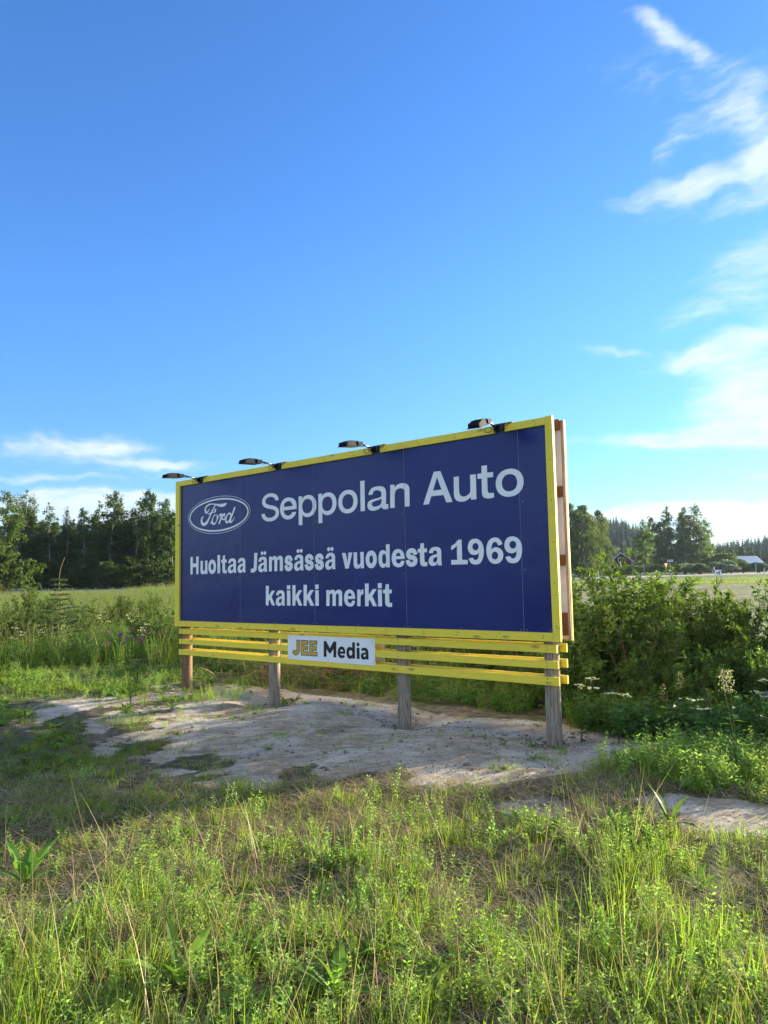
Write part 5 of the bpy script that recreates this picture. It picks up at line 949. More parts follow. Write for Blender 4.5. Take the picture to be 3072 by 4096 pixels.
mesh_light = birch_meshes(31, 16, 2.6, .10, 1.0, 60, 170, .22, mat='birch_leaf_light')  # paler leaf copy: sunlight put into the colour of the left-edge birch
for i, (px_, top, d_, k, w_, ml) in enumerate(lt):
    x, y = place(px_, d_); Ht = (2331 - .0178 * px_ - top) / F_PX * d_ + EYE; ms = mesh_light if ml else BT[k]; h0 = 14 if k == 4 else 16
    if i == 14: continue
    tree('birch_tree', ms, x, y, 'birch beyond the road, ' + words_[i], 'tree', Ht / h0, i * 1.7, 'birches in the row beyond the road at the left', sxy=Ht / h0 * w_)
# lower trees that close the row
low_words = ['at the left edge of the photo', 'second from the left edge', 'third from the left edge', 'left of the lone sapling', 'behind the top of the lone sapling', 'right of the lone sapling', 'in the dip of the tree line', 'left of the tallest birch', 'behind the tallest birch', 'just right of the tallest birch', 'midway to the second tallest birch', 'behind the second tallest birch', 'right of the second tallest birch', 'next to the billboard', 'touching the left edge of the billboard']
low = [(30, 2110, 122), (95, 2080, 124), (165, 2120, 121), (225, 2130, 118), (290, 2125, 123), (330, 2140, 118), (372, 2105, 122), (420, 2120, 119), (475, 2110, 124), (520, 2115, 118), (565, 2120, 123), (612, 2100, 119), (660, 2090, 122), (705, 2110, 119), (745, 2100, 122)]
for i, (px_, top, d_) in enumerate(low):
    x, y = place(px_, d_); Ht = (2331 - .0178 * px_ - top) / F_PX * d_ + EYE
    tree('leafy_tree', BT[4] if i % 2 else BT[2], x, y, 'lower bushy tree in the dark row, ' + low_words[i], 'tree', Ht / (14 if i % 2 else 16) * 1.12, i * 2.3 + 1, 'low trees filling the row at the left', sxy=Ht / 14 * 1.55)
bush_far = birch_meshes(41, 4.2, 2.3, .02, .35, 60, 150, .17, mat='birch_leaf_light', open_top=0, bark='bark')  # same paler leaf colour stands in for the sun on these bushes
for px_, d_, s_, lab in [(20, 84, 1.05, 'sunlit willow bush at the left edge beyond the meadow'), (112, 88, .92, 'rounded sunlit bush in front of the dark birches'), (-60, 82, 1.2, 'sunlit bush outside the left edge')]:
    if px_ < 0: continue
    x, y = place(px_, d_); tree('roadside_bush', bush_far, x, y, lab, 'bush', s_, px_)
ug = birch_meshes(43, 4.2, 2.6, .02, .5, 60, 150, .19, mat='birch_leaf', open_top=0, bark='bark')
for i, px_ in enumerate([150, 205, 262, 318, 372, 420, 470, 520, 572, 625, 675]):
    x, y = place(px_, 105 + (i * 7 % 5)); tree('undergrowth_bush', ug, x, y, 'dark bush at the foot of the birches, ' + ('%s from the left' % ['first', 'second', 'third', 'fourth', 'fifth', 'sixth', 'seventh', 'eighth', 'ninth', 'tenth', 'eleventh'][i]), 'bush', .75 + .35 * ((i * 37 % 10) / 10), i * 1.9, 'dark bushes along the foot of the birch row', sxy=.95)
# trees at the right
big = birch_meshes(51, 18.5, 6.4, .06, 1.25, 130, 200, .27, mat='birch_leaf_mid', open_top=.3); big2 = birch_meshes(52, 17, 6.0, .06, 1.25, 120, 200, .27, mat='birch_leaf_mid', open_top=.3); slim = birch_meshes(53, 15, 2.3, .22, 1.0, 55, 150, .24, mat='birch_leaf_light', open_top=.8)
asp = [birch_meshes(54, 21, 4.2, .10, .85, 90, 170, .3, stems=2, open_top=.5, mat='birch_leaf_mid'), birch_meshes(55, 21, 4.0, .12, .95, 85, 165, .3, stems=2, open_top=.6, mat='birch_leaf_mid')]
for px_, top, d_, ms, h0, w_, lab in [
    (2285, 2022, 182, big, 18.5, .95, 'large weeping birch right beside the end of the billboard'), (2338, 2030, 178, big2, 17, .9, 'large weeping birch in the middle of the group right of the billboard'),
    (2352, 2060, 192, big2, 17, .85, 'weeping birch in the gap between the two broadest ones'), (2402, 2048, 186, big, 18.5, .68, 'broad weeping birch left of the red house'),
    (2578, 2085, 196, slim, 15, 1.25, 'slender pale birch standing alone behind the red house'),
    (2655, 2038, 236, asp[0], 21, .95, 'dark pointed tree at the left of the tall group'), (2702, 2028, 238, asp[1], 21, 1.1, 'tallest tree of the dark group behind the give way triangle'),
    (2745, 2036, 234, asp[0], 21, 1.0, 'tree with a feathery double top in the tall group'), (2790, 2078, 238, asp[1], 21, 1.15, 'airy tree at the right of the tall group')]:
    x, y = place(px_, d_); Ht = (2331 - .0178 * px_ - top) / F_PX * d_ + EYE; tree('weeping_tree', ms, x, y, lab, 'tree', Ht / h0, px_ * .37, sxy=Ht / h0 * w_)
farm_words = ['above the roof of the red house', 'right of the red house gable', 'left of the slender pale birch', 'right of the slender pale birch', 'under the left of the tall group', 'behind the porch of the red house', 'left of the give way triangle', 'under the middle of the tall group', 'left above the dome tree', 'right above the dome tree', 'over the pale barn roof', 'near the right edge of the photo', 'behind the big weeping birches', 'beside the end of the billboard', 'between the tall group and the dome tree']
for k, (px_, top, d_, w_) in enumerate([(2500, 2185, 290, 1.3), (2540, 2215, 262, 1.2), (2600, 2205, 275, 1.3), (2625, 2185, 300, 1.2), (2680, 2210, 262, 1.3), (2560, 2240, 244, 1.4), (2640, 2235, 248, 1.4), (2720, 2225, 256, 1.3),
                                   (2880, 2200, 300, 1.6), (2930, 2205, 292, 1.5), (2975, 2195, 300, 1.6), (3010, 2215, 285, 1.4), (2390, 2200, 215, 1.2), (2260, 2180, 215, 1.2), (2845, 2230, 280, 1.5)]):
    x, y = place(px_, d_); Ht = (2331 - .0178 * px_ - top) / F_PX * d_ + EYE
    tree('garden_tree', BT[4], x, y, 'mid-height leafy tree near the farm, ' + farm_words[k], 'tree', Ht / 14, px_ * .3, 'leafy trees around the farm', sxy=Ht / 14 * w_)
# round clipped tree, silvery willows, round bushes
def dome(seed, R, Hh, n, leafs, mat, lumps=14, shell=.22):
    r = np.random.default_rng(seed); cr = G(); P = []; C_ = []
    L_ = [(np.array([0, 0, Hh * .45]), R * .80)]
    for i in range(lumps):
        a = r.random() * 2 * pi; q = r.uniform(.1, .75) * R; L_.append((np.array([cos(a) * q, sin(a) * q, Hh * (.18 + .62 * (1 - (q / R) ** 1.6)) * r.uniform(.75, 1)]), R * r.uniform(.28, .42)))
    for c0, rad in L_:
        k = int(n / len(L_) * (1.6 if rad > R * .6 else 1)); d = unit(r.normal(size=(k, 3))); d[:, 2] = np.abs(d[:, 2]) * .9 + .0; rr = rad * (1 - np.abs(r.normal(size=k)) * shell)
        p = c0 + d * rr[:, None] * [1, 1, min(1, Hh / R * .75)]; P.append(p); C_.append(np.clip(.45 + .25 * d[:, 2] * 0 + r.normal(size=k) * .2, 0, .86))
    P = np.concatenate(P); P[:, 2] = np.clip(P[:, 2], .05, None); cards(cr, P, leafs * r.uniform(.6, 1.3, len(P)), np.concatenate(C_), r); tr = G()
    for i in range(5): a = i * 1.3; tr.tube([[0, 0, 0], [cos(a) * R * .3, sin(a) * R * .3, Hh * .5]], [.15 * R / 4, .05 * R / 4], 5)
    return tr.mesh('trunk', MAT['bark']), cr.mesh('crown', MAT[mat])
dm_ = dome(61, 6.2, 6.3, 26000, .30, 'round_bush_leaf', 22, .07); x, y = place(2893, 215); tree('dome_tree', dm_, x, y, 'big rounded dense green tree like a dome in front of the barn', 'tree', 1.0, 0, sxy=.98)
sb = dome(62, 3.2, 3.2, 9000, .26, 'silver_leaf', 10, .25); rb = dome(63, 2.6, 2.6, 8000, .22, 'round_bush_leaf', 9, .2)
for px_, d_, s_, w_, ms, lab in [(2740, 196, 1.0, 1.3, sb, 'silvery grey bush below the tall tree group'), (2795, 200, .95, 1.2, sb, 'silvery grey bush left of the dome tree'), (2870, 188, 1.05, 1.0, sb, 'silvery bush directly behind the alpaca board'), (2905, 190, 1.25, .85, sb, 'tallest silvery bush in front of the dome tree'), (2925, 186, .8, 1.2, sb, 'small silvery bush at the right foot of the dome tree'),
                             (2705, 180, 1.05, 1.2, rb, 'round green bush beside the give way triangle'), (2742, 176, .78, 1.1, rb, 'low round green bush behind the road'), (2803, 177, 1.05, 1.0, rb, 'ball-shaped green bush left of the alpaca board'), (2770, 179, .7, 1.3, rb, 'low green bush between two rounder ones'),
                             (2975, 205, 1.2, 1.3, rb, 'dark green bush right of the dome tree'), (3035, 200, 1.15, 1.5, rb, 'wide green hedge bush at the right edge'), (2950, 230, 1.5, 1.2, rb, 'green bush in front of the barn roof end'), (2540, 208, 1.1, 1.6, rb, 'green bush beside the porch of the red house'), (2590, 205, 1.0, 1.7, rb, 'green bush right of the porch'), (2640, 202, 1.1, 1.6, rb, 'green bush behind the junction')]:
    x, y = place(px_, d_); tree('garden_bush', ms, x, y, lab, 'bush', s_, px_ * .7, sxy=s_ * w_)
# conifers
def spruce_mesh(seed, H=20, n=16, mat='spruce_needle'):
    r = np.random.default_rng(seed); g = G()
    for i in range(n):
        t = i / n; z = H * (.08 + .92 * t); R = H * .165 * (1 - t) ** .85 + .12; k = 9
        for j in range(k):
            a = j * 2 * pi / k + r.random() * .7; L = R * r.uniform(.7, 1.2); w = R * .38; d = np.array([cos(a), sin(a), 0]); s2 = np.array([-sin(a), cos(a), 0]); p0 = np.array([0, 0, z + H * .03]); p1 = d * L + [0, 0, z - L * .45 + r.normal() * .15]
            g.add([p0, p0 * .4 + p1 * .6 + s2 * w + [0, 0, .05], p1, p0 * .4 + p1 * .6 - s2 * w + [0, 0, .05], p0 * .5 + p1 * .5 + [0, 0, -.35 * R]], [(0, 1, 2), (0, 2, 3), (0, 4, 2), (1, 4, 3)], r.random())
    g.tube([[0, 0, 0], [0, 0, H]], [H * .012, .02], 4, .1); return g.mesh('spruce', MAT[mat])
hidden = bpy.data.collections.new('kinds')          # not linked to the scene: only the sources of the scattered ground cover
def kinds(name, meshes):
    c = bpy.data.collections.new(name)
    for i, me in enumerate(meshes): c.objects.link(bpy.data.objects.new('%s_%03d' % (name, i), me))
    return c
def scatter(name, coll, P, kind_i, rot, scl, label, cat=None):
    """one object: the kinds of a collection stood on points by geometry nodes"""
    n = len(P); me = bpy.data.meshes.new(name); me.vertices.add(n); me.vertices.foreach_set('co', np.ascontiguousarray(P, np.float32).ravel())
    for nm, typ, val in (('kind_index', 'INT', kind_i.astype(np.int32)), ('spin', 'FLOAT_VECTOR', rot.astype(np.float32)), ('size', 'FLOAT', scl.astype(np.float32))):
        a = me.attributes.new(nm, typ, 'POINT'); a.data.foreach_set('vector' if typ == 'FLOAT_VECTOR' else 'value', np.ascontiguousarray(val).ravel())
    o = add_obj(name, me); tag(o, label, cat or name.replace('_', ' '), kind='stuff')
    ng = bpy.data.node_groups.new(name + '_nodes', 'GeometryNodeTree'); ng.interface.new_socket('Geometry', in_out='INPUT', socket_type='NodeSocketGeometry'); ng.interface.new_socket('Geometry', in_out='OUTPUT', socket_type='NodeSocketGeometry')
    N = ng.nodes; L_ = ng.links; gi = N.new('NodeGroupInput'); go = N.new('NodeGroupOutput'); m2p = N.new('GeometryNodeMeshToPoints'); iop = N.new('GeometryNodeInstanceOnPoints'); ci = N.new('GeometryNodeCollectionInfo')
    ci.inputs['Collection'].default_value = coll; ci.inputs['Separate Children'].default_value = True; ci.inputs['Reset Children'].default_value = True
    L_.new(gi.outputs[0], m2p.inputs[0]); L_.new(m2p.outputs[0], iop.inputs['Points']); L_.new(ci.outputs[0], iop.inputs['Instance']); iop.inputs['Pick Instance'].default_value = True
    for nm, typ, sock in (('kind_index', 'INT', 'Instance Index'), ('spin', 'FLOAT_VECTOR', 'Rotation'), ('size', 'FLOAT', 'Scale')):
        at = N.new('GeometryNodeInputNamedAttribute'); at.data_type = typ; at.inputs['Name'].default_value = nm; L_.new(at.outputs['Attribute'], iop.inputs[sock])
    L_.new(iop.outputs[0], go.inputs[0]); md = o.modifiers.new('scatter', 'NODES'); md.node_group = ng; return o
def upright(n, tilt=.12, r=RNG): return np.stack([r.normal(size=n) * tilt, r.normal(size=n) * tilt, r.random(n) * 2 * pi], 1)
spr = kinds('spruce', [spruce_mesh(70 + i) for i in range(6)] + [birch_meshes(80, 17, 3.2, .1, .5, 26, 80, .7, mat='birch_leaf')[1]])
def forest(name, rmin, rmax, amin, amax, n, label, hmin=.75, hmax=1.1, leafy=.12, seed=5):
    r = np.random.default_rng(seed); a = np.radians(r.uniform(amin, amax, n)); R = np.sqrt(r.uniform(rmin ** 2, rmax ** 2, n)); x, y = R * np.sin(a), R * np.cos(a)
    P = np.stack([x, y, ground_h(x, y) - .3], 1); k = np.where(r.random(n) < leafy, 6, r.integers(0, 6, n)); s_ = r.uniform(hmin, hmax, n) * (1 + .18 * (vnoise(x, y, 40, 3) - .5)); s_ = np.where(k == 6, s_ * .85, s_)
    return scatter(name, spr, P, k, upright(n, .02, r), s_, label, 'forest')
forest('far_forest', 560, 780, -42, 42, 5200, 'far dark spruce forest on the low hills along the horizon')
forest('near_forest', 165, 215, -40, -13.5, 900, 'dark spruce wood close behind the birch row at the left', .62, .82, .3, 9)
forest('middle_forest', 380, 440, 9, 42, 700, 'spruce wood behind the barn and the farm trees', .55, .75, .3, 8)
# ------------------------------------------------------------------ ground cover kinds
def k_tuft(seed, n=16, h=(.12, .32), w=.0065, lean=.35, curl=.8, r0=.045, mat='grass_leaf', dry=.06, seg=4):
    r = np.random.default_rng(seed); g = G(); a = r.random(n) * 2 * pi; q = r0 * np.sqrt(r.random(n)); P = np.stack([np.cos(a) * q, np.sin(a) * q, np.full(n, -.01)], 1)
    H = r.uniform(h[0], h[1], n); blades(g, P, a + r.normal(size=n) * .7, np.abs(r.normal(size=n)) * lean, H, w * r.uniform(.7, 1.3, n) * (H / h[1]) ** .3, np.clip(r.normal(.5, .22, n), 0, 1), r.uniform(.1, 1, n) * curl, 0, seg)
    nd = int(n * dry)
    if nd: a = r.random(nd) * 2 * pi; blades(g, np.stack([np.cos(a) * r0, np.sin(a) * r0, np.zeros(nd)], 1), a, r.uniform(.2, .7, nd), r.uniform(*h, nd), w * .7, r.random(nd), .5, 1, seg)
    return g.mesh('tuft', None, False, [MAT[mat], MAT['straw']])
def k_tall(seed, n=14, h=(.6, 1.0), w=.008, heads=5, mat='grass_leaf'):
    r = np.random.default_rng(seed); g = G(); a = r.random(n) * 2 * pi; P = np.stack([r.normal(size=n) * .07, r.normal(size=n) * .07, np.zeros(n)], 1)
    blades(g, P, a, np.abs(r.normal(size=n)) * .15, r.uniform(h[0] * .5, h[1], n), w, np.clip(r.normal(.5, .25, n), 0, 1), r.uniform(.1, .9, n))
    for i in range(heads):
        a_ = r.random() * 2 * pi; H = r.uniform(*h) * 1.12; b = np.array([r.normal() * .07, r.normal() * .07, 0]); l = r.uniform(.03, .16); top = b + [cos(a_) * l * H, sin(a_) * l * H, H]
        g.tube([b, (b + top) / 2 + [0, 0, .02], top], [.0022, .0016, .001], 3, .6, 1, cap=False)
        m_ = 16; t = r.random(m_); leaves(g, top + np.stack([r.normal(size=m_) * .006, r.normal(size=m_) * .006, -t * .12], 1), unit(np.stack([r.normal(size=m_) * .4, r.normal(size=m_) * .4, np.ones(m_)], 1)), r.normal(size=(m_, 3)), .022, .007, r.random(m_), mi=1)
    return g.mesh('tall', None, False, [MAT[mat], MAT['seed_head']])
def k_pea(seed, h=.26, mat='pea_leaf', nst=3, tendril=True, lf=(.026, .042)):
    """meadow pea: weak stems with paired lance-shaped leaves and thin tendrils"""
    r = np.random.default_rng(seed); g = G()
    for s_ in range(nst):
        a = r.random() * 2 * pi; ln = r.uniform(.05, .5); H = h * r.uniform(.6, 1.15); m_ = 9; t = np.linspace(0, 1, m_); wob = np.cumsum(r.normal(size=(m_, 2)), 0) * .005
        S = np.stack([cos(a) * ln * H * t ** 1.5 + wob[:, 0] + r.normal() * .02, sin(a) * ln * H * t ** 1.5 + wob[:, 1] + r.normal() * .02, H * t], 1)
        g.tube(S, np.linspace(.0016, .0008, m_), 3, .5, 0, cap=False)
        for i in range(1, m_):
            b = S[i]; az_ = r.random() * 2 * pi
            for sg in (0, pi):
                d = np.array([cos(az_ + sg), sin(az_ + sg), r.uniform(.3, 1.1)]); nn = np.array([0, 0, 1.0]) + r.normal(size=3) * .5
                leaves(g, [b], [d], [nn], r.uniform(*lf), r.uniform(.010, .015), np.clip(r.normal(.5, .25), 0, 1), .2, .25)
            if tendril and i > 3:
                for q in range(2):
                    aa = az_ + r.normal(); d = unit(np.array([cos(aa), sin(aa), r.uniform(.2, 1.2)])); p = [b]
                    for k in range(3): d = unit(d + r.normal(size=3) * .45); p.append(p[-1] + d * .013)
                    g.tube(p, .0005, 3, .85, 0, cap=False)
    return g.mesh('pea', MAT[mat])
def k_rosette(seed, n=9, L=(.09, .20), W=.035, mat='broad_leaf', up=.7):
    r = np.random.default_rng(seed); g = G()
    for i in range(n):
        a = i * 2.4 + r.normal() * .2; Lf = r.uniform(*L); w = W * r.uniform(.7, 1.2); el = up * r.uniform(.4, 1.3); m_ = 5; t = np.linspace(0, 1, m_); c = np.clip(r.normal(.5, .25), 0, 1)
        cx = np.stack([np.cos(a) * np.cos(el - t * .9) , np.sin(a) * np.cos(el - t * .9), np.sin(el - t * .9)], 1); P = np.vstack([[0, 0, 0], np.cumsum(cx[:-1] * Lf / (m_ - 1), 0)]); S = np.array([-sin(a), cos(a), 0])
        wd = w * np.array([.16, .62, 1.0, .8, .0]) * .5 * (1 + r.normal(size=5) * .12); V = np.vstack([P + S * wd[:, None] + [0, 0, .006], P, P - S * wd[:, None] + [0, 0, .006]]); T = []
        for k in range(m_ - 1):
            for o_ in (0, m_): T += [(o_ + k, o_ + k + 1, o_ + m_ + k + 1), (o_ + k, o_ + m_ + k + 1, o_ + m_ + k)]
        g.add(V, T, c)
    return g.mesh('rosette', MAT[mat])
def k_litter(seed, n=26, R=.16, L=(.04, .17)):
    r = np.random.default_rng(seed); g = G(); a = r.random(n) * 2 * pi; P = np.stack([r.normal(size=n) * R * .5, r.normal(size=n) * R * .5, r.uniform(.002, .03, n)], 1)
    blades(g, P, a, r.uniform(1.15, 1.62, n), r.uniform(*L, n), .0032, r.random(n), r.normal(size=n) * .25, 0, 3); return g.mesh('litter', MAT['straw'])
def k_stalk(seed, n=3, h=(.3, .6)):
    r = np.random.default_rng(seed); g = G(); a = r.random(n) * 2 * pi; P = np.stack([r.normal(size=n) * .03, r.normal(size=n) * .03, np.zeros(n)], 1)
    blades(g, P, a, r.uniform(.05, .5, n), r.uniform(*h, n), .0042, r.uniform(.4, 1, n), r.uniform(-.1, .35, n), 0, 4); return g.mesh('stalk', MAT['straw'])
def k_moss(seed, n=40, R=.07, h=(.02, .06), mat='moss_grass'):
    r = np.random.default_rng(seed); g = G(); q = R * np.sqrt(r.random(n)); a = r.random(n) * 2 * pi; P = np.stack([np.cos(a) * q, np.sin(a) * q, np.full(n, -.004)], 1)
    blades(g, P, r.random(n) * 2 * pi, np.abs(r.normal(size=n)) * .5, r.uniform(*h, n), .0028, np.clip(r.normal(.5, .25, n), 0, 1), .5, 0, 2); return g.mesh('moss', MAT[mat])
def k_herb(seed, h=.4, n=70, mat='herb_leaf', L=(.04, .09), W=.028, flower=None, R=.16):
    """leafy herb: several stems carrying toothed-looking leaf groups"""
    r = np.random.default_rng(seed); g = G(); ns = 6
    for s_ in range(ns):
        a = r.random() * 2 * pi; ln = r.uniform(.1, .5); H = h * r.uniform(.6, 1.1); m_ = 7; t = np.linspace(0, 1, m_); b0 = np.array([r.normal() * R * .5, r.normal() * R * .5, 0])
        S = b0 + np.stack([cos(a) * ln * H * t ** 1.4, sin(a) * ln * H * t ** 1.4, H * t], 1); g.tube(S, np.linspace(.003, .0012, m_), 3, .3, 0, cap=False); k = n // ns; u = r.uniform(.15, 1, k)
        B = np.stack([np.interp(u * (m_ - 1), range(m_), S[:, q]) for q in range(3)], 1); aa = r.random(k) * 2 * pi; el_ = r.uniform(-.2, .7, k)
        D = np.stack([np.cos(aa) * np.cos(el_), np.sin(aa) * np.cos(el_), np.sin(el_)], 1); B = B + D * r.uniform(0, .05, k)[:, None]
        leaves(g, B, D, np.array([0, 0, 1.0]) + r.normal(size=(k, 3)) * .35, r.uniform(*L, k), W * r.uniform(.6, 1.2, k), np.clip(r.normal(.5, .25, k), 0, 1), .15, .3)
        if flower and r.random() < .8:
            fm_, fn, fr, fs = flower; P = S[-1] + np.stack([r.normal(size=fn) * fr, r.normal(size=fn) * fr, np.abs(r.normal(size=fn)) * fr * .35], 1); cards(g, P, fs, r.random(fn), r, mi=1, asp=.9)
    return g.mesh('herb', None, False, [MAT[mat], MAT[flower[0] if flower else mat]])
cov = kinds('cover', [k_tuft(100 + i) for i in range(10)] + [k_tuft(110 + i, 12, (.25, .48), .0085, .25, .7) for i in range(6)] + [k_pea(120 + i) for i in range(12)] + [k_rosette(132 + i) for i in range(6)]
            + [k_litter(138 + i) for i in range(6)] + [k_stalk(144 + i) for i in range(5)] + [k_moss(149 + i) for i in range(6)] + [k_tuft(155 + i, 22, (.05, .14), .004, .5, .8, .06) for i in range(6)])
R_T, R_L, R_P, R_R, R_LI, R_ST, R_M, R_S = (0, 10), (10, 16), (16, 28), (28, 34), (34, 40), (40, 45), (45, 51), (51, 57)
def sample(n, f, y0, y1, wide=.62, pad=.7, seed=0):
    n = int(n * 1.75); wide += .28; pad += 1.5      # a few steps beyond the frame on both sides
    r = np.random.default_rng(seed); y = np.sqrt(r.uniform(y0 ** 2, y1 ** 2, n)); x = (r.random(n) * 2 - 1) * (wide * y + pad); k = r.random(n) < f(x, y); return x[k], y[k], r
parts_P, parts_K, parts_R, parts_S = [], [], [], []
def put(x, y, r, rng_, tilt, s0, s1, dz=0.0):
    n = len(x); parts_P.append(np.stack([x, y, ground_h(x, y) + dz], 1)); parts_K.append(r.integers(rng_[0], rng_[1], n)); parts_R.append(upright(n, tilt, r)); parts_S.append(r.uniform(s0, s1, n))
def flush(name, label, cat):
    o = scatter(name, cov, np.concatenate(parts_P), np.concatenate(parts_K), np.concatenate(parts_R), np.concatenate(parts_S), label, cat)
    for q in (parts_P, parts_K, parts_R, parts_S): q.clear()
    return o
# how lush the meadow in front is: bare near the mound, patchy, thick at the bottom of the picture
def lush(x, y):
    edge = 4.55 + .30 * np.sin(x * 1.3) + .9 * (fbm(x, y, 1.5, 31) - .5) + .15 * np.clip(-x, 0, 3)
    near_ = ss(edge + .3 - y, 0, 1.1); patch = ss(fbm(x, y, .62, 33), .44 - .10 * ss(3.4 - y, 0, 1), .57)
    return near_ * (.06 + .94 * patch) * (1 - dirt_mask(x, y))
mid = lambda x, y: (1 - .55 * ss(y - 5.2, 0, .8)) * ss(8.0 - y, 0, 1) * (1 - ss(dirt_mask(x, y), .2, .5)) * (.25 + .75 * ss(fbm(x, y, .6, 37), .42, .58))
x, y, r = sample(8600, lambda x, y: lush(x, y) * .66, 1.75, 6.2, seed=1); put(x, y, r, R_P, .25, .38, .74)
x, y, r = sample(8000, lambda x, y: lush(x, y) * ss(fbm(x, y, .5, 41), .35, .6) * .8, 1.75, 6.0, seed=2); put(x, y, r, R_T, .16, .34, .70)
x, y, r = sample(1400, lambda x, y: lush(x, y) * ss(4.4 - y, 0, 1.2) * ss(fbm(x, y, .7, 43), .42, .6), 1.75, 4.6, seed=3); put(x, y, r, R_L, .2, .38, .74)
x, y, r = sample(700, lambda x, y: lush(x, y) * .6, 1.75, 5.8, seed=4); put(x, y, r, R_R, .2, .6, 1.25)
x, y, r = sample(4200, lambda x, y: ss(6.4 - y, 0, 1) * (1 - dirt_mask(x, y)) * .9, 1.75, 6.5, seed=5); put(x, y, r, R_LI, .12, .8, 1.4)
x, y, r = sample(900, lambda x, y: lush(x, y) * .9, 1.75, 5.2, seed=6); put(x, y, r, R_ST, .2, .6, 1.1)
x, y, r = sample(12000, lambda x, y: mid(x, y), 1.75, 8.2, seed=7); put(x, y, r, R_M, .1, .7, 1.3)
x, y, r = sample(9000, lambda x, y: mid(x, y) * (.6 + .4 * ss(y, 3.6, 4.8)) * .85, 1.9, 8.0, seed=8); put(x, y, r, R_S, .15, .6, 1.1)
x, y, r = sample(420, lambda x, y: mid(x, y) * ss(y, 4, 5) * .5, 4, 6.6, seed=18); put(x, y, r, R_P, .3, .45, .9)
flush('meadow', 'thick patchy grass, meadow peas and straw in front of the bare mound', 'grass')
# the scattered weeds on the mound and to its left
def sparse(x, y): return .07 + .93 * ss(fbm(x, y, .7, 51), .55, .64)
x, y, r = sample(4200, lambda x, y: ss(dirt_mask(x, y), .3, .7) * sparse(x, y) * .7, 5, 13, seed=9); put(x, y, r, R_S, .2, .35, .8)
x, y, r = sample(520, lambda x, y: ss(dirt_mask(x, y), .3, .7) * sparse(x, y) * .6, 5, 12, seed=10); put(x, y, r, R_R, .2, .3, .6)
x, y, r = sample(900, lambda x, y: ss(dirt_mask(x, y), .3, .7) * (.2 + sparse(x, y)) * .45, 5, 13, seed=11); put(x, y, r, R_LI, .1, .5, 1.0)
flush('mound_weeds', 'small sparse weeds and bits of straw on the bare earth under the billboard', 'weeds')
lft = lambda x, y: (.35 + .65 * ss(y - 8.6, 0, 1.2)) * ss(-x - 1.4 + .15 * (y - 8), 0, 1.4) * (1 - .85 * ss(dirt_mask(x, y), .25, .6)) * (.22 + .78 * ss(fbm(x, y, .9, 53), .40, .56))
x, y, r = sample(9000, lambda x, y: lft(x, y) * .8, 6.2, 13.6, seed=12); put(x, y, r, R_S, .15, .6, 1.2)
x, y, r = sample(4200, lambda x, y: lft(x, y) * .6, 6.2, 13.6, seed=13); put(x, y, r, R_R, .25, .5, 1.0)
x, y, r = sample(2600, lambda x, y: lft(x, y) * ss(y, 8, 11) * .7, 7, 13.6, seed=14); put(x, y, r, R_P, .3, .5, .9)
x, y, r = sample(5000, lambda x, y: lft(x, y), 6, 12, seed=15); put(x, y, r, R_M, .1, 1, 1.8)
flush('left_turf', 'low yellow-green turf left of the mound catching the sun', 'grass')
# right: lush weedy patch between the mound and the pale strip
rp = lambda x, y: ss(1.05 + .5 * (fbm(x, y, .6, 57) - .5) - np.abs((y - 5.95 + .42 * (x - 2.4)) / .72), 0, .3) * ss(x - 1.45 - .3 * (y - 5.5), 0, .5) * (1 - ss(dirt_mask(x, y), .4, .7))
x, y, r = sample(7000, lambda x, y: rp(x, y) * .9, 4.3, 8.0, wide=.72, seed=16); put(x, y, r, R_P, .3, .6, 1.1)
x, y, r = sample(5000, lambda x, y: rp(x, y) * .95, 4.3, 8.0, wide=.72, seed=17); put(x, y, r, R_T, .2, .5, .95)
x, y, r = sample(500, lambda x, y: rp(x, y) * .9, 4.3, 8.0, wide=.72, seed=19); put(x, y, r, R_R, .2, .7, 1.3)
flush('right_weeds', 'lush bright weeds between the mound and the pale bare strip at the right', 'weeds')

# ------------------------------------------------------------------ tall vegetation beyond the posts
tallk = kinds('tall', [k_tall(200 + i) for i in range(6)] + [k_herb(210 + i, .7, 80, 'herb_leaf', (.05, .10), .03) for i in range(5)] + [k_herb(220 + i, .38, 60, 'herb_leaf', (.05, .11), .032) for i in range(5)]
              + [k_tuft(230 + i, 18, (.3, .6), .008, .35, .9, .08, 'grass_leaf') for i in range(4)] + [k_herb(240 + i, .8, 60, 'pea_leaf', (.03, .07), .018) for i in range(4)] + [k_herb(250, .85, 60, 'herb_leaf', (.04, .08), .02, ('cream_petal', 16, .035, .02)), k_herb(251, .75, 60, 'pea_leaf', (.04, .08), .02, ('seed_head', 14, .03, .018))])
def area(n, x0, x1, y0, y1, f, seed):
    r = np.random.default_rng(seed); x = r.uniform(x0, x1, n); y = r.uniform(y0, y1, n); k = r.random(n) < f(x, y); return x[k], y[k], r
def sc_tall(name, label, lst):
    P, K, R2, S = [], [], [], []
    for x, y, r, ks, s0, s1, tilt in lst: P.append(np.stack([x, y, ground_h(x, y)], 1)); K.append(np.array(ks)[r.integers(0, len(ks), len(x))]); R2.append(upright(len(x), tilt, r)); S.append(r.uniform(s0, s1, len(x)))
    return scatter(name, tallk, np.concatenate(P), np.concatenate(K), np.concatenate(R2), np.concatenate(S), label, 'grass')
TA, HB, HL, TM, PE, FL = list(range(6)), list(range(6, 11)), list(range(11, 16)), list(range(16, 20)), list(range(20, 24)), [24, 25]
behind = lambda x, y: ss(-along(x, y)[1] - 1.7 - .5 * (fbm(x, y, 1.2, 61) - .5), 0, .5)
left_edge = lambda x, y: ss(y - (13.2 + .5 * np.sin(x)), -.2, .5)
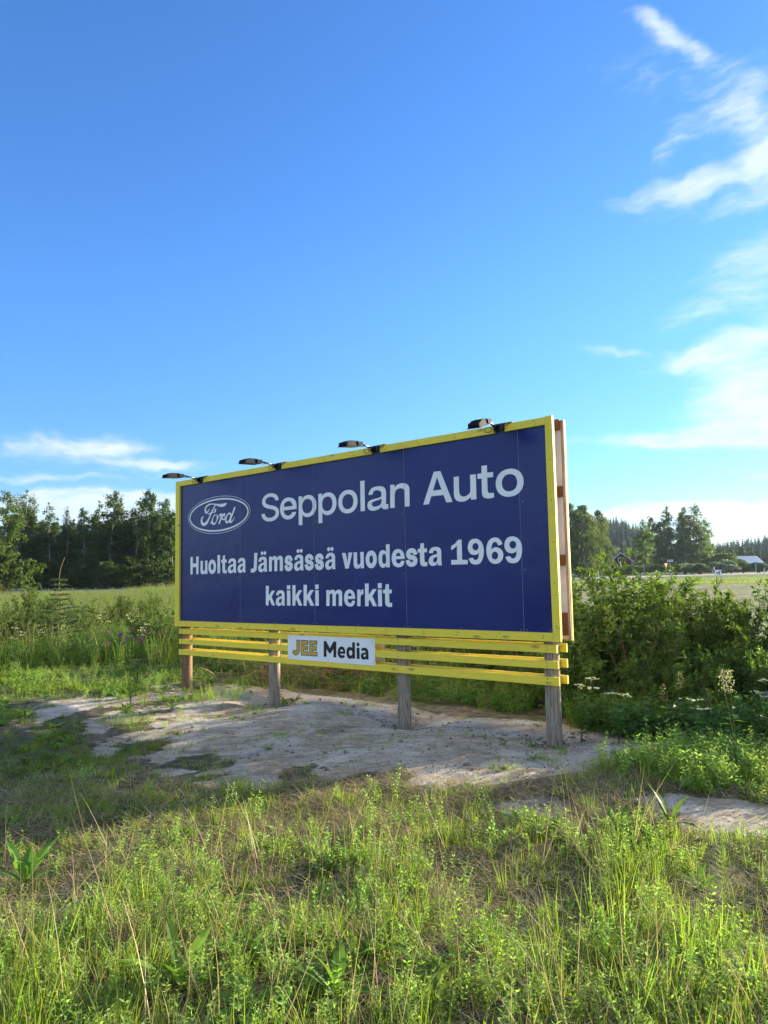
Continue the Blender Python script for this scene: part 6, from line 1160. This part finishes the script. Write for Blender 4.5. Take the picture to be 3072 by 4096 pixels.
fa = lambda x, y: np.where(x < -2.4, left_edge(x, y), behind(x, y)) * (np.abs(x) < .66 * y + 2)
L_ = []
x, y, r = area(5200, -15, 3, 8.5, 20, lambda x, y: fa(x, y) * .8, 301); L_.append((x, y, r, HB + PE + TM + TA[:2], .55, .95, .15))
x, y, r = area(3000, -15, 3, 8.5, 20, lambda x, y: fa(x, y) * .8, 302); L_.append((x, y, r, TA + PE + HB, .6, .95, .12))
x, y, r = area(120, -13, 0, 12, 24, lambda x, y: fa(x, y), 303); L_.append((x, y, r, FL, .9, 1.15, .1))
x, y, r = area(15000, -32, 6, 19, 50, lambda x, y: (x < .3 * y - 3) * (np.abs(x) < .66 * y + 3) * .85, 304); L_.append((x, y, r, TA + TA + HB + HB + PE + FL[1:], .65, 1.0, .15))
x, y, r = area(22000, -66, -4, 48, 97, lambda x, y: (x > -.66 * y) * (x < -.10 * y) * .9, 305); k = (y > 74) & (x < -.36 * y); L_.append((x[k], y[k], r, TA + TM + PE, .18, .40, .15)); x, y = x[~k], y[~k]; k = (y > 86) & (x > -.34 * y) & (vnoise(x, y, 6, 8) > .45); L_.append((x[k], y[k], r, TA, .55, 1.15, .12)); x, y = x[~k], y[~k]; L_.append((x, y, r, TA + HB + TM + PE, .42, .75, .15))
sc_tall('tall_meadow', 'tall meadow grass and weeds stretching from the billboard to the road at the left', L_)
L_ = []
x, y, r = area(3200, 1.6, 8.5, 6.1, 9.6, lambda x, y: ss(.42 - np.abs(along(x, y)[1] + 1.15 + .15 * (x - 2)) / 1.6 + .12 * np.sin(x * 3), 0, .2) * (along(x, y)[0] > 5.9), 306); L_.append((x, y, r, HL + HL + TM, .55, 1.0, .2))
x, y, r = area(1700, -3.2, 3, 8.2, 13.2, lambda x, y: ss(.5 - np.abs(along(x, y)[1] + 1.75) / 1.0, 0, .3) * (along(x, y)[0] < 6), 307); L_.append((x, y, r, HL + HL + TM, .4, .8, .25))
x, y, r = area(500, 3.0, 6.5, 6.0, 8.6, lambda x, y: ss(.5 - np.abs(along(x, y)[1] + .75) / 1.2, 0, .3), 308); L_.append((x, y, r, HB, .55, .8, .2))
sc_tall('ditch_herbs', 'dark green herbs and grass along the foot of the bushes', L_)
L_ = []
x, y, r = area(16000, -2, 75, 74, 130, lambda x, y: (x < .62 * y) * (x > .1 * y) * (y < 74 + .0 * x + 20 + .42 * x - 4) * .9, 309); L_.append((x, y, r, TA + TM + TM, .35, .6, .15))
x, y, r = area(3000, 20, 75, 70, 80, lambda x, y: (x < .62 * y) * ss(y, 71, 76) * (y < 79), 310); L_.append((x, y, r, TA + TM, .4, .65, .12))
sc_tall('verge_grass', 'yellow-green long grass on the verge between the hay field and the road', L_)
# mown hay lying in rows on the field
hayk = kinds('hay', [k_litter(330 + i, 60, .5, (.15, .5)) for i in range(4)])
r = np.random.default_rng(331); n = 2600; x = r.uniform(2, 52, n); rows_ = np.round(r.uniform(16, 71, n) / 3.2) * 3.2; y = rows_ + r.normal(size=n) * .45 + .12 * x + .6 * np.sin(x * .3); k = (x < .62 * y + 1) & (y < 72); x, y = x[k], y[k]
scatter('mown_hay', hayk, np.stack([x, y, ground_h(x, y) + .03], 1), r.integers(0, 4, len(x)), upright(len(x), .1, r), r.uniform(.7, 1.3, len(x)), 'mown grey-green hay lying in rows on the field behind the bushes', 'hay')

# ------------------------------------------------------------------ willow bushes behind and beside the billboard
def willow(seed, H, R, n_st=22, lf=(.045, .085), per=1.0, up=1.0, mat='willow_leaf'):
    r = np.random.default_rng(seed); st = G(); lv = G(); B, D, N_, L2, C2 = [], [], [], [], []
    for i in range(n_st):
        a = r.random() * 2 * pi; out = R * np.sqrt(r.random()); Hs = H * (1 - .45 * (out / R) ** 2) * r.uniform(.72, 1.05); m_ = 9; t = np.linspace(0, 1, m_); wob = np.cumsum(r.normal(size=(m_, 2)), 0) * .02 * H
        b0 = np.array([cos(a), sin(a), 0]) * min(out, R) * .35
        S = b0 + np.stack([cos(a) * (out * .75) * t ** .8 + wob[:, 0], sin(a) * (out * .75) * t ** .8 + wob[:, 1], Hs * t], 1); st.tube(S, np.linspace(.012, .003, m_), 4, .5, cap=False)
        nt = int(17 * per)
        for q in range(nt):
            u = .12 + .88 * (q + r.random()) / nt; p0 = np.array([np.interp(u * (m_ - 1), range(m_), S[:, k]) for k in range(3)]); aa = r.random() * 2 * pi; L = r.uniform(.18, .5) * (1.15 - .55 * u) * H / 2
            d = unit(np.array([cos(aa), sin(aa), r.uniform(.3, 1.3) * up])); pts = [p0]
            for k in range(4): d = unit(d + np.array([0, 0, .10]) + r.normal(size=3) * .12); pts.append(pts[-1] + d * L / 4)
            pts = np.array(pts); st.tube(pts, np.linspace(.0035, .0012, 5), 3, .6, cap=False)
            k = int(r.uniform(20, 32) * (.5 + L * 1.2)); v = r.uniform(.08, 1, k); P = np.stack([np.interp(v * 4, range(5), pts[:, j]) for j in range(3)], 1)
            az_ = r.random(k) * 2 * pi; ax = unit(pts[-1] - pts[0]); rad = unit(np.cross(np.tile(ax, (k, 1)), r.normal(size=(k, 3)))); dd = unit(rad * .9 + ax * r.uniform(.3, 1.0, k)[:, None])
            B.append(P); D.append(dd); N_.append(unit(np.array([0, 0, 1.0]) + r.normal(size=(k, 3)) * .6)); L2.append(r.uniform(*lf, k) * (.8 + .35 * v)); C2.append(np.clip(r.normal(.42, .22) + r.normal(size=k) * .12 + .25 * (v - .5), 0, 1))
    B, D, N_, L2, C2 = map(np.concatenate, (B, D, N_, L2, C2)); B[:, 2] = np.maximum(B[:, 2], .03)
    leaves(lv, B, D, N_, L2, L2 * .33, C2, .18, .2); return st.mesh('stems', MAT['twig']), lv.mesh('foliage', MAT[mat])
def bush(name, ms, x, y, label, s_=1.0, rz=0.0, group=None, sxy=None, cat='bush'):
    root = empty(name, (x, y, gz(x, y) - .03), rz, label, cat, group); root.scale = (sxy or s_, sxy or s_, s_)
    for nm, me in zip(('stems', 'foliage'), ms): add_obj(nm, me, root)
    return root
WB = [willow(401, 1.75, 1.15, 30, (.055, .105), per=1.2), willow(402, 1.6, 1.2, 30, (.055, .10), per=1.2), willow(403, 2.05, .9, 24, (.06, .11), up=1.4, per=1.3), willow(404, 1.25, 1.1, 28, (.05, .10), per=1.2)]
WG = 'willow bushes right of the billboard'
for k, px_, d_, s_, w_, rz, lab in [
    (0, 2300, 9.6, .90, 1.0, .3, 'leafy willow bush right behind the right end of the billboard'), (1, 2420, 10.6, .96, 1.1, 1.2, 'willow bush between the billboard and the tallest shoots'),
    (2, 2600, 9.7, 1.00, 1.1, 2.2, 'tallest willow bush, its shoots reaching above the horizon'), (0, 2720, 9.0, .71, 1.0, 4.0, 'willow bush just right of the tallest shoots'),
    (2, 2890, 8.8, .78, .9, .9, 'open willow bush with single shoots in front of the alpaca board'), (1, 3020, 8.6, .72, .9, 3.1, 'willow bush at the right edge above the white flowers'),
    (3, 2520, 8.7, .90, 1.1, 5.0, 'low dark willow in front of the tallest bush'), (3, 2760, 8.0, .68, 1.0, 1.9, 'low willow bush above the meadowsweet'), (3, 2330, 8.9, .82, 1.0, .1, 'low dark bush beside the rightmost post'),
    (1, 2200, 11.0, .95, 1.1, 2.9, 'willow bush hidden behind the right third of the billboard'), (0, 3160, 9.4, .80, 1.1, 1.0, 'willow bush cut by the right edge of the photo'), (3, 2640, 8.1, .66, 1.0, 3.3, 'low dark leafy bush over the ditch herbs'),
    (3, 2960, 7.9, .72, 1.0, 4.4, 'low bush behind the creamy flower spike'), (2, 2480, 11.8, .86, 1.2, 5.5, 'pale topped willow further back, left of the tallest one')] + [(k, px_, d_, s_, 1.1, d_, '%s added, unseen willow bush beyond the right edge, shading the mound' % {3420: 'second', 3720: 'outermost', 3300: 'low near'}[px_]) for k, px_, d_, s_ in ((1, 3420, 8.8, .9), (0, 3720, 8.9, .95), (3, 3300, 7.9, .8))]:  # the last three carry the hedge on unseen, added to shade the mound
    x, y = place(px_, d_); bush('willow_bush', WB[k], x, y, lab, s_, rz, WG, s_ * w_)
for k, px_, d_, s_, rz, lab in [(3, 2080, 10.4, .75, 1.0, 'low bush seen between the third and fourth posts'), (3, 1900, 11.2, .70, 2.0, 'low bush right of the third post under the slats'), (3, 1720, 11.6, .75, 3.0, 'low bush behind the third post'),
                                (3, 1500, 12.3, .70, 4.0, 'low bush behind the twig pile'), (3, 1180, 14.0, .8, 5.0, 'low bush right of the second post'), (1, 690, 15.5, .78, 1.0, 'tall leafy weed bush beside the leftmost post'),
                                (1, 60, 15.5, .78, 2.5, 'broad low bush at the left edge of the meadow'), (0, 250, 17.0, .72, .4, 'rounded low bush around the spruce sapling'), (1, 420, 19.0, .75, 2.0, 'low leafy bush right of the sapling'), (0, 150, 22.0, .8, 1.4, 'low bush further back at the left'), (1, 560, 24.0, .78, 4.4, 'low bush far behind the thistles'), (0, 1960, 13.0, .85, 3.3, 'bush behind the billboard right of its middle')]:
    x, y = place(px_, d_); bush('low_bush', WB[k], x, y, lab, s_, rz, 'low bushes behind the posts', s_)
# young spruce with a bare bent leader
r = np.random.default_rng(500); st = G(); nd = G(); H = 2.15
tz = np.linspace(0, 1, 14); T_ = np.stack([.10 * np.sin(tz * 5) * tz + .30 * np.maximum(0, tz - .74) ** 1.4 * 4, np.zeros(14), tz * H], 1); st.tube(T_, np.linspace(.016, .004, 14), 6)
for i in range(16):
    t = .04 + .78 * i / 16; L = .62 * (1 - t) ** .9 * (1.0 if t < .5 else .55) + .06; p0 = np.array([np.interp(t, tz, T_[:, k]) for k in range(3)])
    for j in range(5):
        a = j * 1.256 + i * .7 + r.normal() * .15; d = np.array([cos(a), sin(a), .25 if t < .5 else .12]); pts = np.array([p0 + d * L * q + [0, 0, -.10 * L * q * q] for q in np.linspace(0, 1, 5)]); st.tube(pts, np.linspace(.007, .002, 5), 3, cap=False)
        k = int(420 * L); v = r.uniform(.1, 1, k); P = np.stack([np.interp(v * 4, range(5), pts[:, q]) for q in range(3)], 1) + r.normal(size=(k, 3)) * [.035 * (1 if t < .55 else .15), .035 * (1 if t < .55 else .15), .008]; dd = unit(d * .6 + r.normal(size=(k, 3)) * [.7, .7, .3]); leaves(nd, P, dd, r.normal(size=(k, 3)), .045, .010, r.random(k))
sx, sy = place(243, 15.4); sp = empty('spruce_sapling', (sx, sy, gz(sx, sy)), radians(-10), 'young spruce with a thin bare bent top shoot standing in the tall grass', 'tree')
st.build('trunk', MAT['sapling_bark'], sp, smooth=True); nd.build('needles', MAT['spruce_young'], sp)

# ------------------------------------------------------------------ single plants, flowers, wood and stones
def plant(name, me, x, y, label, cat='plant', s_=1.0, rz=0.0, dz=0.0, group=None):
    o = add_obj(name, me, None, (x, y, gz(x, y) + dz), rz, s_); return tag(o, label, cat, group)
def umbel(seed, h=.75, petal='white_petal', heads=6, R=.035, flat=True):
    r = np.random.default_rng(seed); g = G()
    for i in range(heads):
        a = r.random() * 2 * pi; ln = r.uniform(.05, .32); H = h * r.uniform(.72, 1.05); top = np.array([cos(a) * ln * H, sin(a) * ln * H, H]); S = np.array([[0, 0, 0], top * [.3, .3, .55], top]); g.tube(S, [.004, .003, .0015], 4, .5, 0, cap=False)
        if flat:
            for k in range(9):
                q = np.array([r.normal() * R, r.normal() * R, r.uniform(.02, .035)]); g.tube([top - [0, 0, .02], top + q], .0007, 3, .5, 0, cap=False); cards(g, top + q + r.normal(size=(9, 3)) * [.008, .008, .002], .009, r.random(9), r, mi=1, asp=.95)
        else:
            m_ = 110; t = r.random(m_); cards(g, top + np.stack([r.normal(size=m_) * .022 * (1.1 - t * .6), r.normal(size=m_) * .022 * (1.1 - t * .6), (t - .3) * .17], 1), .011, r.random(m_), r, mi=1, asp=.9)
        k = 14; u = r.uniform(.15, .8, k)[:, None]; aa = r.random(k) * 2 * pi; D = np.stack([np.cos(aa), np.sin(aa), r.uniform(0, .6, k)], 1); leaves(g, top * u * [.5, .5, 1], D, np.array([0, 0, 1.0]) + r.normal(size=(k, 3)) * .3, r.uniform(.05, .12, k), .03, r.random(k), .1, .3)
    return g.mesh('flower', None, False, [MAT['herb_leaf'], MAT[petal]])
for seed, px_, py_, h, z_, pet, heads, flat, nm, cat, lab in [
    (601, 2318, 2790, .55, .42, 'white_petal', 3, True, 'cow_parsley', 'flower', 'white umbel flowers in the dark just right of the rightmost post'), (602, 2470, 2840, .42, .33, 'white_petal', 2, True, 'cow_parsley', 'flower', 'small white umbels low in front of the willow bushes'),
    (603, 3035, 2755, .62, .55, 'white_petal', 4, True, 'cow_parsley', 'flower', 'flat white umbels at the right edge of the photo'), (604, 2925, 2690, .98, .86, 'cream_petal', 2, False, 'meadowsweet', 'flower', 'tall creamy flower spikes rising from the herbs at the right'),
    (605, 2690, 2770, .60, .5, 'seed_head', 2, False, 'faded_meadowsweet', 'flower', 'dull brownish flower spikes in the shade of the bushes'), (606, 2810, 2770, .55, .45, 'seed_head', 1, False, 'faded_meadowsweet', 'flower', 'single dull flower spike left of the creamy ones'),
    (607, 2790, 2900, .45, .3, 'white_petal', 2, True, 'cow_parsley', 'flower', 'few white umbels above the lush weeds')]:
    p = ray_pt(px_, py_, z_); s_ = z_ / h; plant(nm, umbel(seed, h, pet, heads, flat=flat), p[0], p[1], lab, cat)
def buttercup(seed):
    r = np.random.default_rng(seed); g = G()
    for i in range(4):
        a = r.random() * 2 * pi; H = r.uniform(.35, .5); top = np.array([cos(a) * .1, sin(a) * .1, H]); g.tube([[0, 0, 0], top * [.4, .4, .5], top], .0012, 3, .5, 0, cap=False)
        for k in range(5): b = k * 1.257; leaves(g, [top], [[cos(b), sin(b), .6]], [[-cos(b) * .5, -sin(b) * .5, 1]], .012, .011, .5, .1, -.2, 1)
        k = 6; aa = r.random(k) * 2 * pi; leaves(g, top * r.uniform(.1, .7, k)[:, None], np.stack([np.cos(aa), np.sin(aa), np.full(k, .5)], 1), np.tile([0, 0, 1.0], (k, 1)), .05, .015, r.random(k))
    return g.mesh('flower', None, False, [MAT['herb_leaf'], MAT['yellow_petal']])
bc = [buttercup(620 + i) for i in range(3)]
for i, (px_, py_, lab) in enumerate([(2895, 2800, 'leftmost'), (2945, 2815, 'second from the left'), (2985, 2830, 'middle'), (3030, 2835, 'fourth from the left'), (3060, 2838, 'rightmost'), (2870, 2790, 'highest')]):
    p = ray_pt(px_, py_, .4); plant('buttercup', bc[i % 3], p[0], p[1], 'small yellow buttercups below the creamy spikes, ' + lab + ' of the six plants', 'flower', 1, i, 0, 'yellow buttercups at the right')
def thistle(seed):
    r = np.random.default_rng(seed); g = G()
    for i in range(4):
        a = r.random() * 2 * pi; H = r.uniform(.7, .95); top = np.array([cos(a) * .12, sin(a) * .12, H]); g.tube([[0, 0, 0], top * [.4, .4, .5], top], .003, 4, .5, 0, cap=False); m_ = 40; d = unit(r.normal(size=(m_, 3)) + [0, 0, .8]); leaves(g, np.tile(top, (m_, 1)), d, r.normal(size=(m_, 3)), .035, .008, r.random(m_), mi=1)
        k = 10; aa = r.random(k) * 2 * pi; leaves(g, top * r.uniform(.1, .9, k)[:, None], np.stack([np.cos(aa), np.sin(aa), np.full(k, .4)], 1), np.tile([0, 0, 1.0], (k, 1)), .1, .03, r.random(k))
    return g.mesh('flower', None, False, [MAT['herb_leaf'], MAT['pink_petal']])
for i, (px_, py_, lab) in enumerate([(466, 2543, 'pink thistle heads on a stalk left of the leftmost post'), (545, 2558, 'pair of pink thistle heads nearest the leftmost post'), (525, 2578, 'lower pink thistle between the other two')]):
    p = ray_pt(px_, py_, .82); plant('pink_thistle', thistle(630 + i), p[0], p[1], lab, 'flower')
def horsetail(seed, H=.42):
    r = np.random.default_rng(seed); g = G(); g.tube([[0, 0, 0], [.01, 0, H * .5], [.0, .01, H]], [.002, .0018, .0006], 4, .5, 0, cap=False)
    for i in range(16):
        z = H * (.18 + .8 * i / 16); L = .095 * (1 - (i / 16) ** 1.6) + .012; k = 12; a = np.arange(k) * 2 * pi / k + r.random(); blades(g, np.tile([0, 0, z], (k, 1)), a, r.uniform(.75, 1.1, k), L * r.uniform(.8, 1.1, k), .0022, r.uniform(.4, 1, k), .5, 0, 2)
    return g.mesh('horsetail', MAT['pea_leaf'])
for i, (px_, py_, s_, lab) in enumerate([(2425, 3640, 1.0, 'feathery bright horsetail in the grass right of the centre'), (2900, 3680, 1.1, 'feathery bright horsetail near the right edge')]):
    p = ray_pt(px_, py_, 0); plant('horsetail', horsetail(640 + i), p[0], p[1], lab, 'plant', s_)
dock = [k_rosette(650 + i, 8, (.16, .30), .055, up=1.05) for i in range(3)]
for i, (px_, py_, lab) in enumerate([(2560, 3395, 'broad-leaved dock by the right end of the pale strip'), (2680, 3320, 'upright leafy dock on the pale bare strip'), (720, 3980, 'large dock leaves near the bottom left'), (980, 3880, 'wide dandelion leaves left of the bottom centre'), (1480, 3850, 'broad leaves in the grass at the bottom centre'),
                                  (100, 3540, 'dark broad-leaved plant near the left edge'), (2470, 3340, 'low dock just left of the pale strip'), (1350, 4000, 'broad dock leaves at the bottom edge')]):
    p = ray_pt(px_, py_, 0); plant('dock_plant', dock[i % 3], p[0], p[1], lab, 'plant', .8 + .15 * (i % 3), i * 1.3, 0, 'broad-leaved docks in the meadow')
# dry grass clumps and green clumps on the mound
def clump(seed, n, h, w, mat, R): return k_tuft(seed, n, h, w, .6, 1.0, R, mat, 0)
for i, (px_, py_, sc_, me, lab) in enumerate([(600, 3790, 1.0, clump(660, 190, (.10, .30), .0035, 'straw', .12), 'pale dry grass clump at the lower left'), (820, 3500, .6, clump(661, 120, (.08, .22), .0035, 'straw', .12), 'small dry clump left of the centre'),
                                          (1600, 3330, .5, clump(662, 120, (.08, .2), .0035, 'straw', .12), 'tiny dry clump below the mound'), (1140, 3085, .5, clump(663, 120, (.08, .2), .0035, 'straw', .12), 'grey dry tuft at the lower edge of the mound'), (235, 3075, .6, clump(664, 100, (.08, .22), .004, 'red_leaf', .12), 'reddish dry tuft at the left of the mound')]):
    p = ray_pt(px_, py_, 0); plant('dry_clump', me, p[0], p[1], lab, 'grass clump', sc_)
gcl = [clump(670 + i, 150, (.08, .26), .006, 'grass_leaf', .24) for i in range(3)]
for i, (px_, py_, s_, lab) in enumerate([(885, 2805, 1.15, 'bright green grass clump between the two left posts'), (800, 2808, .7, 'small grass tuft beside the bright green clump'), (480, 2900, .8, 'flat dark green clump on the mound left of the posts'), (560, 2895, .7, 'right half of the flat clump on the mound'), (420, 2890, .55, 'left tip of the flat clump on the mound'),
                                  (960, 3170, .8, 'tall fresh tuft in the grass below the mound'), (1380, 2870, .4, 'little grass tuft on the mound right of the second post'), (1010, 2840, .55, 'weedy tuft at the foot of the second post'), (2190, 3050, .55, 'tuft of thin blades in front of the rightmost post'), (1120, 2960, .4, 'little weed in the middle of the mound')]):
    p = ray_pt(px_, py_, 0); plant('grass_clump', gcl[i % 3], p[0], p[1], lab, 'grass clump', s_, i * 2.1, 0, 'green clumps on the mound')
# fallen birch branch, twig pile
g = G(); P0 = ray_pt(885, 2645, .12); P1 = ray_pt(1045, 2668, .10); g.tube([P0, (P0 * .6 + P1 * .4) + [0, 0, .015], P1], [.022, .03, .034], 8)
P2 = ray_pt(1050, 2672, .12); P3 = ray_pt(1085, 2650, .25); g.tube([P2, P3], [.03, .022], 8); tag(g.build('fallen_branch', MAT['birch_bark']), 'pale fallen birch branch on the ground between the two left posts', 'branch')
r = np.random.default_rng(700); g = G(); c0 = ray_pt(1400, 2745, 0)
for i in range(420):
    b = c0 + [r.normal() * .95, r.normal() * .35 + .5, max(.02, r.uniform(0, .42) - .0)]; b[2] += gz(b[0], b[1]); a = r.random() * 2 * pi; el_ = r.normal() * .45; L = r.uniform(.2, .9); d = np.array([cos(a) * cos(el_), sin(a) * cos(el_), sin(el_)]); e = b + d * L; e[2] = max(e[2], gz(e[0], e[1]) + .01); mid_ = (b + e) / 2 + r.normal(size=3) * .05; g.tube([b, mid_, e], [.006, .004, .002], 3, cap=False)
o = g.build('twig_pile', MAT['twig']); tag(o, 'heap of cut brown twigs under the small white sign', 'twigs', kind='stuff')
g = G(); r = np.random.default_rng(701)
for i in range(130):
    px_, py_ = r.uniform(200, 2700), r.uniform(2780, 3200); p = ray_pt(px_, py_, 0)
    if dirt_mask(p[0], p[1]) < .4: continue
    a = r.random() * pi; L = r.uniform(.02, .10); d = np.array([cos(a), sin(a), r.normal() * .12]); z = gz(p[0], p[1]) + .006; b = np.array([p[0], p[1], z]); g.tube([b, b + d * L * .5 + r.normal(size=3) * .005, b + d * L], .0022, 4)
tag(g.build('loose_sticks', MAT['pale_twig']), 'thin pale sticks scattered on the bare earth', 'sticks', kind='stuff')
# clods of earth
g = G(); r = np.random.default_rng(702)
def clod(g, c, s_):
    d = np.array([[1, 0, 0], [-1, 0, 0], [0, 1, 0], [0, -1, 0], [0, 0, 1], [0, 0, -1], [.7, .7, .3], [-.7, .6, .3], [.6, -.7, .4], [-.6, -.7, .4]], float); d = d[:6]; d = d * (1 + r.normal(size=(6, 1)) * .25); g.add(c + d * s_ * [1, 1, .7], [(0, 2, 4), (2, 1, 4), (1, 3, 4), (3, 0, 4), (2, 0, 5), (1, 2, 5), (3, 1, 5), (0, 3, 5)], r.random())
for i in range(5200):
    if i < 900: q = post_base[r.integers(0, 4)]; a = r.random() * 2 * pi; rr = .09 + abs(r.normal()) * .16; x, y = q[1] + cos(a) * rr, q[2] + sin(a) * rr; s_ = r.uniform(.004, .020)
    else:
        p = ray_pt(r.uniform(200, 2750), r.uniform(2770, 3250), 0); x, y = p[0], p[1]; s_ = r.uniform(.004, .010) * (1 + 1.6 * (r.random() > .95))
        if dirt_mask(x, y) < .4: continue
    clod(g, np.array([x, y, gz(x, y) + s_ * .2]), s_)
plain('clod_earth', (.20, .16, .115), .95, .1, nscale=40, noise_amt=.3)
tag(g.build('clods', MAT['clod_earth']), 'crumbs and small clods of earth around the posts', 'earth', kind='stuff')

# ------------------------------------------------------------------ the air: thin summer haze over the whole place
hz = G(); hz.box(-4700, 4700, -4700, 4700, -2, 75)
m_, t, out = new_mat('haze_air'); m_.node_tree.nodes.clear(); t = NT(m_.node_tree); out = t.n('ShaderNodeOutputMaterial')
v = t.n('ShaderNodeVolumePrincipled'); v.inputs['Color'].default_value = (.62, .82, 1.0, 1); v.inputs['Density'].default_value = HAZE; v.inputs['Anisotropy'].default_value = .3; t.link(v.outputs[0], out.inputs['Volume'])
o = hz.build('haze', MAT['haze_air']); tag(o, 'thin pale haze that softens the far forest', 'haze', kind='stuff')
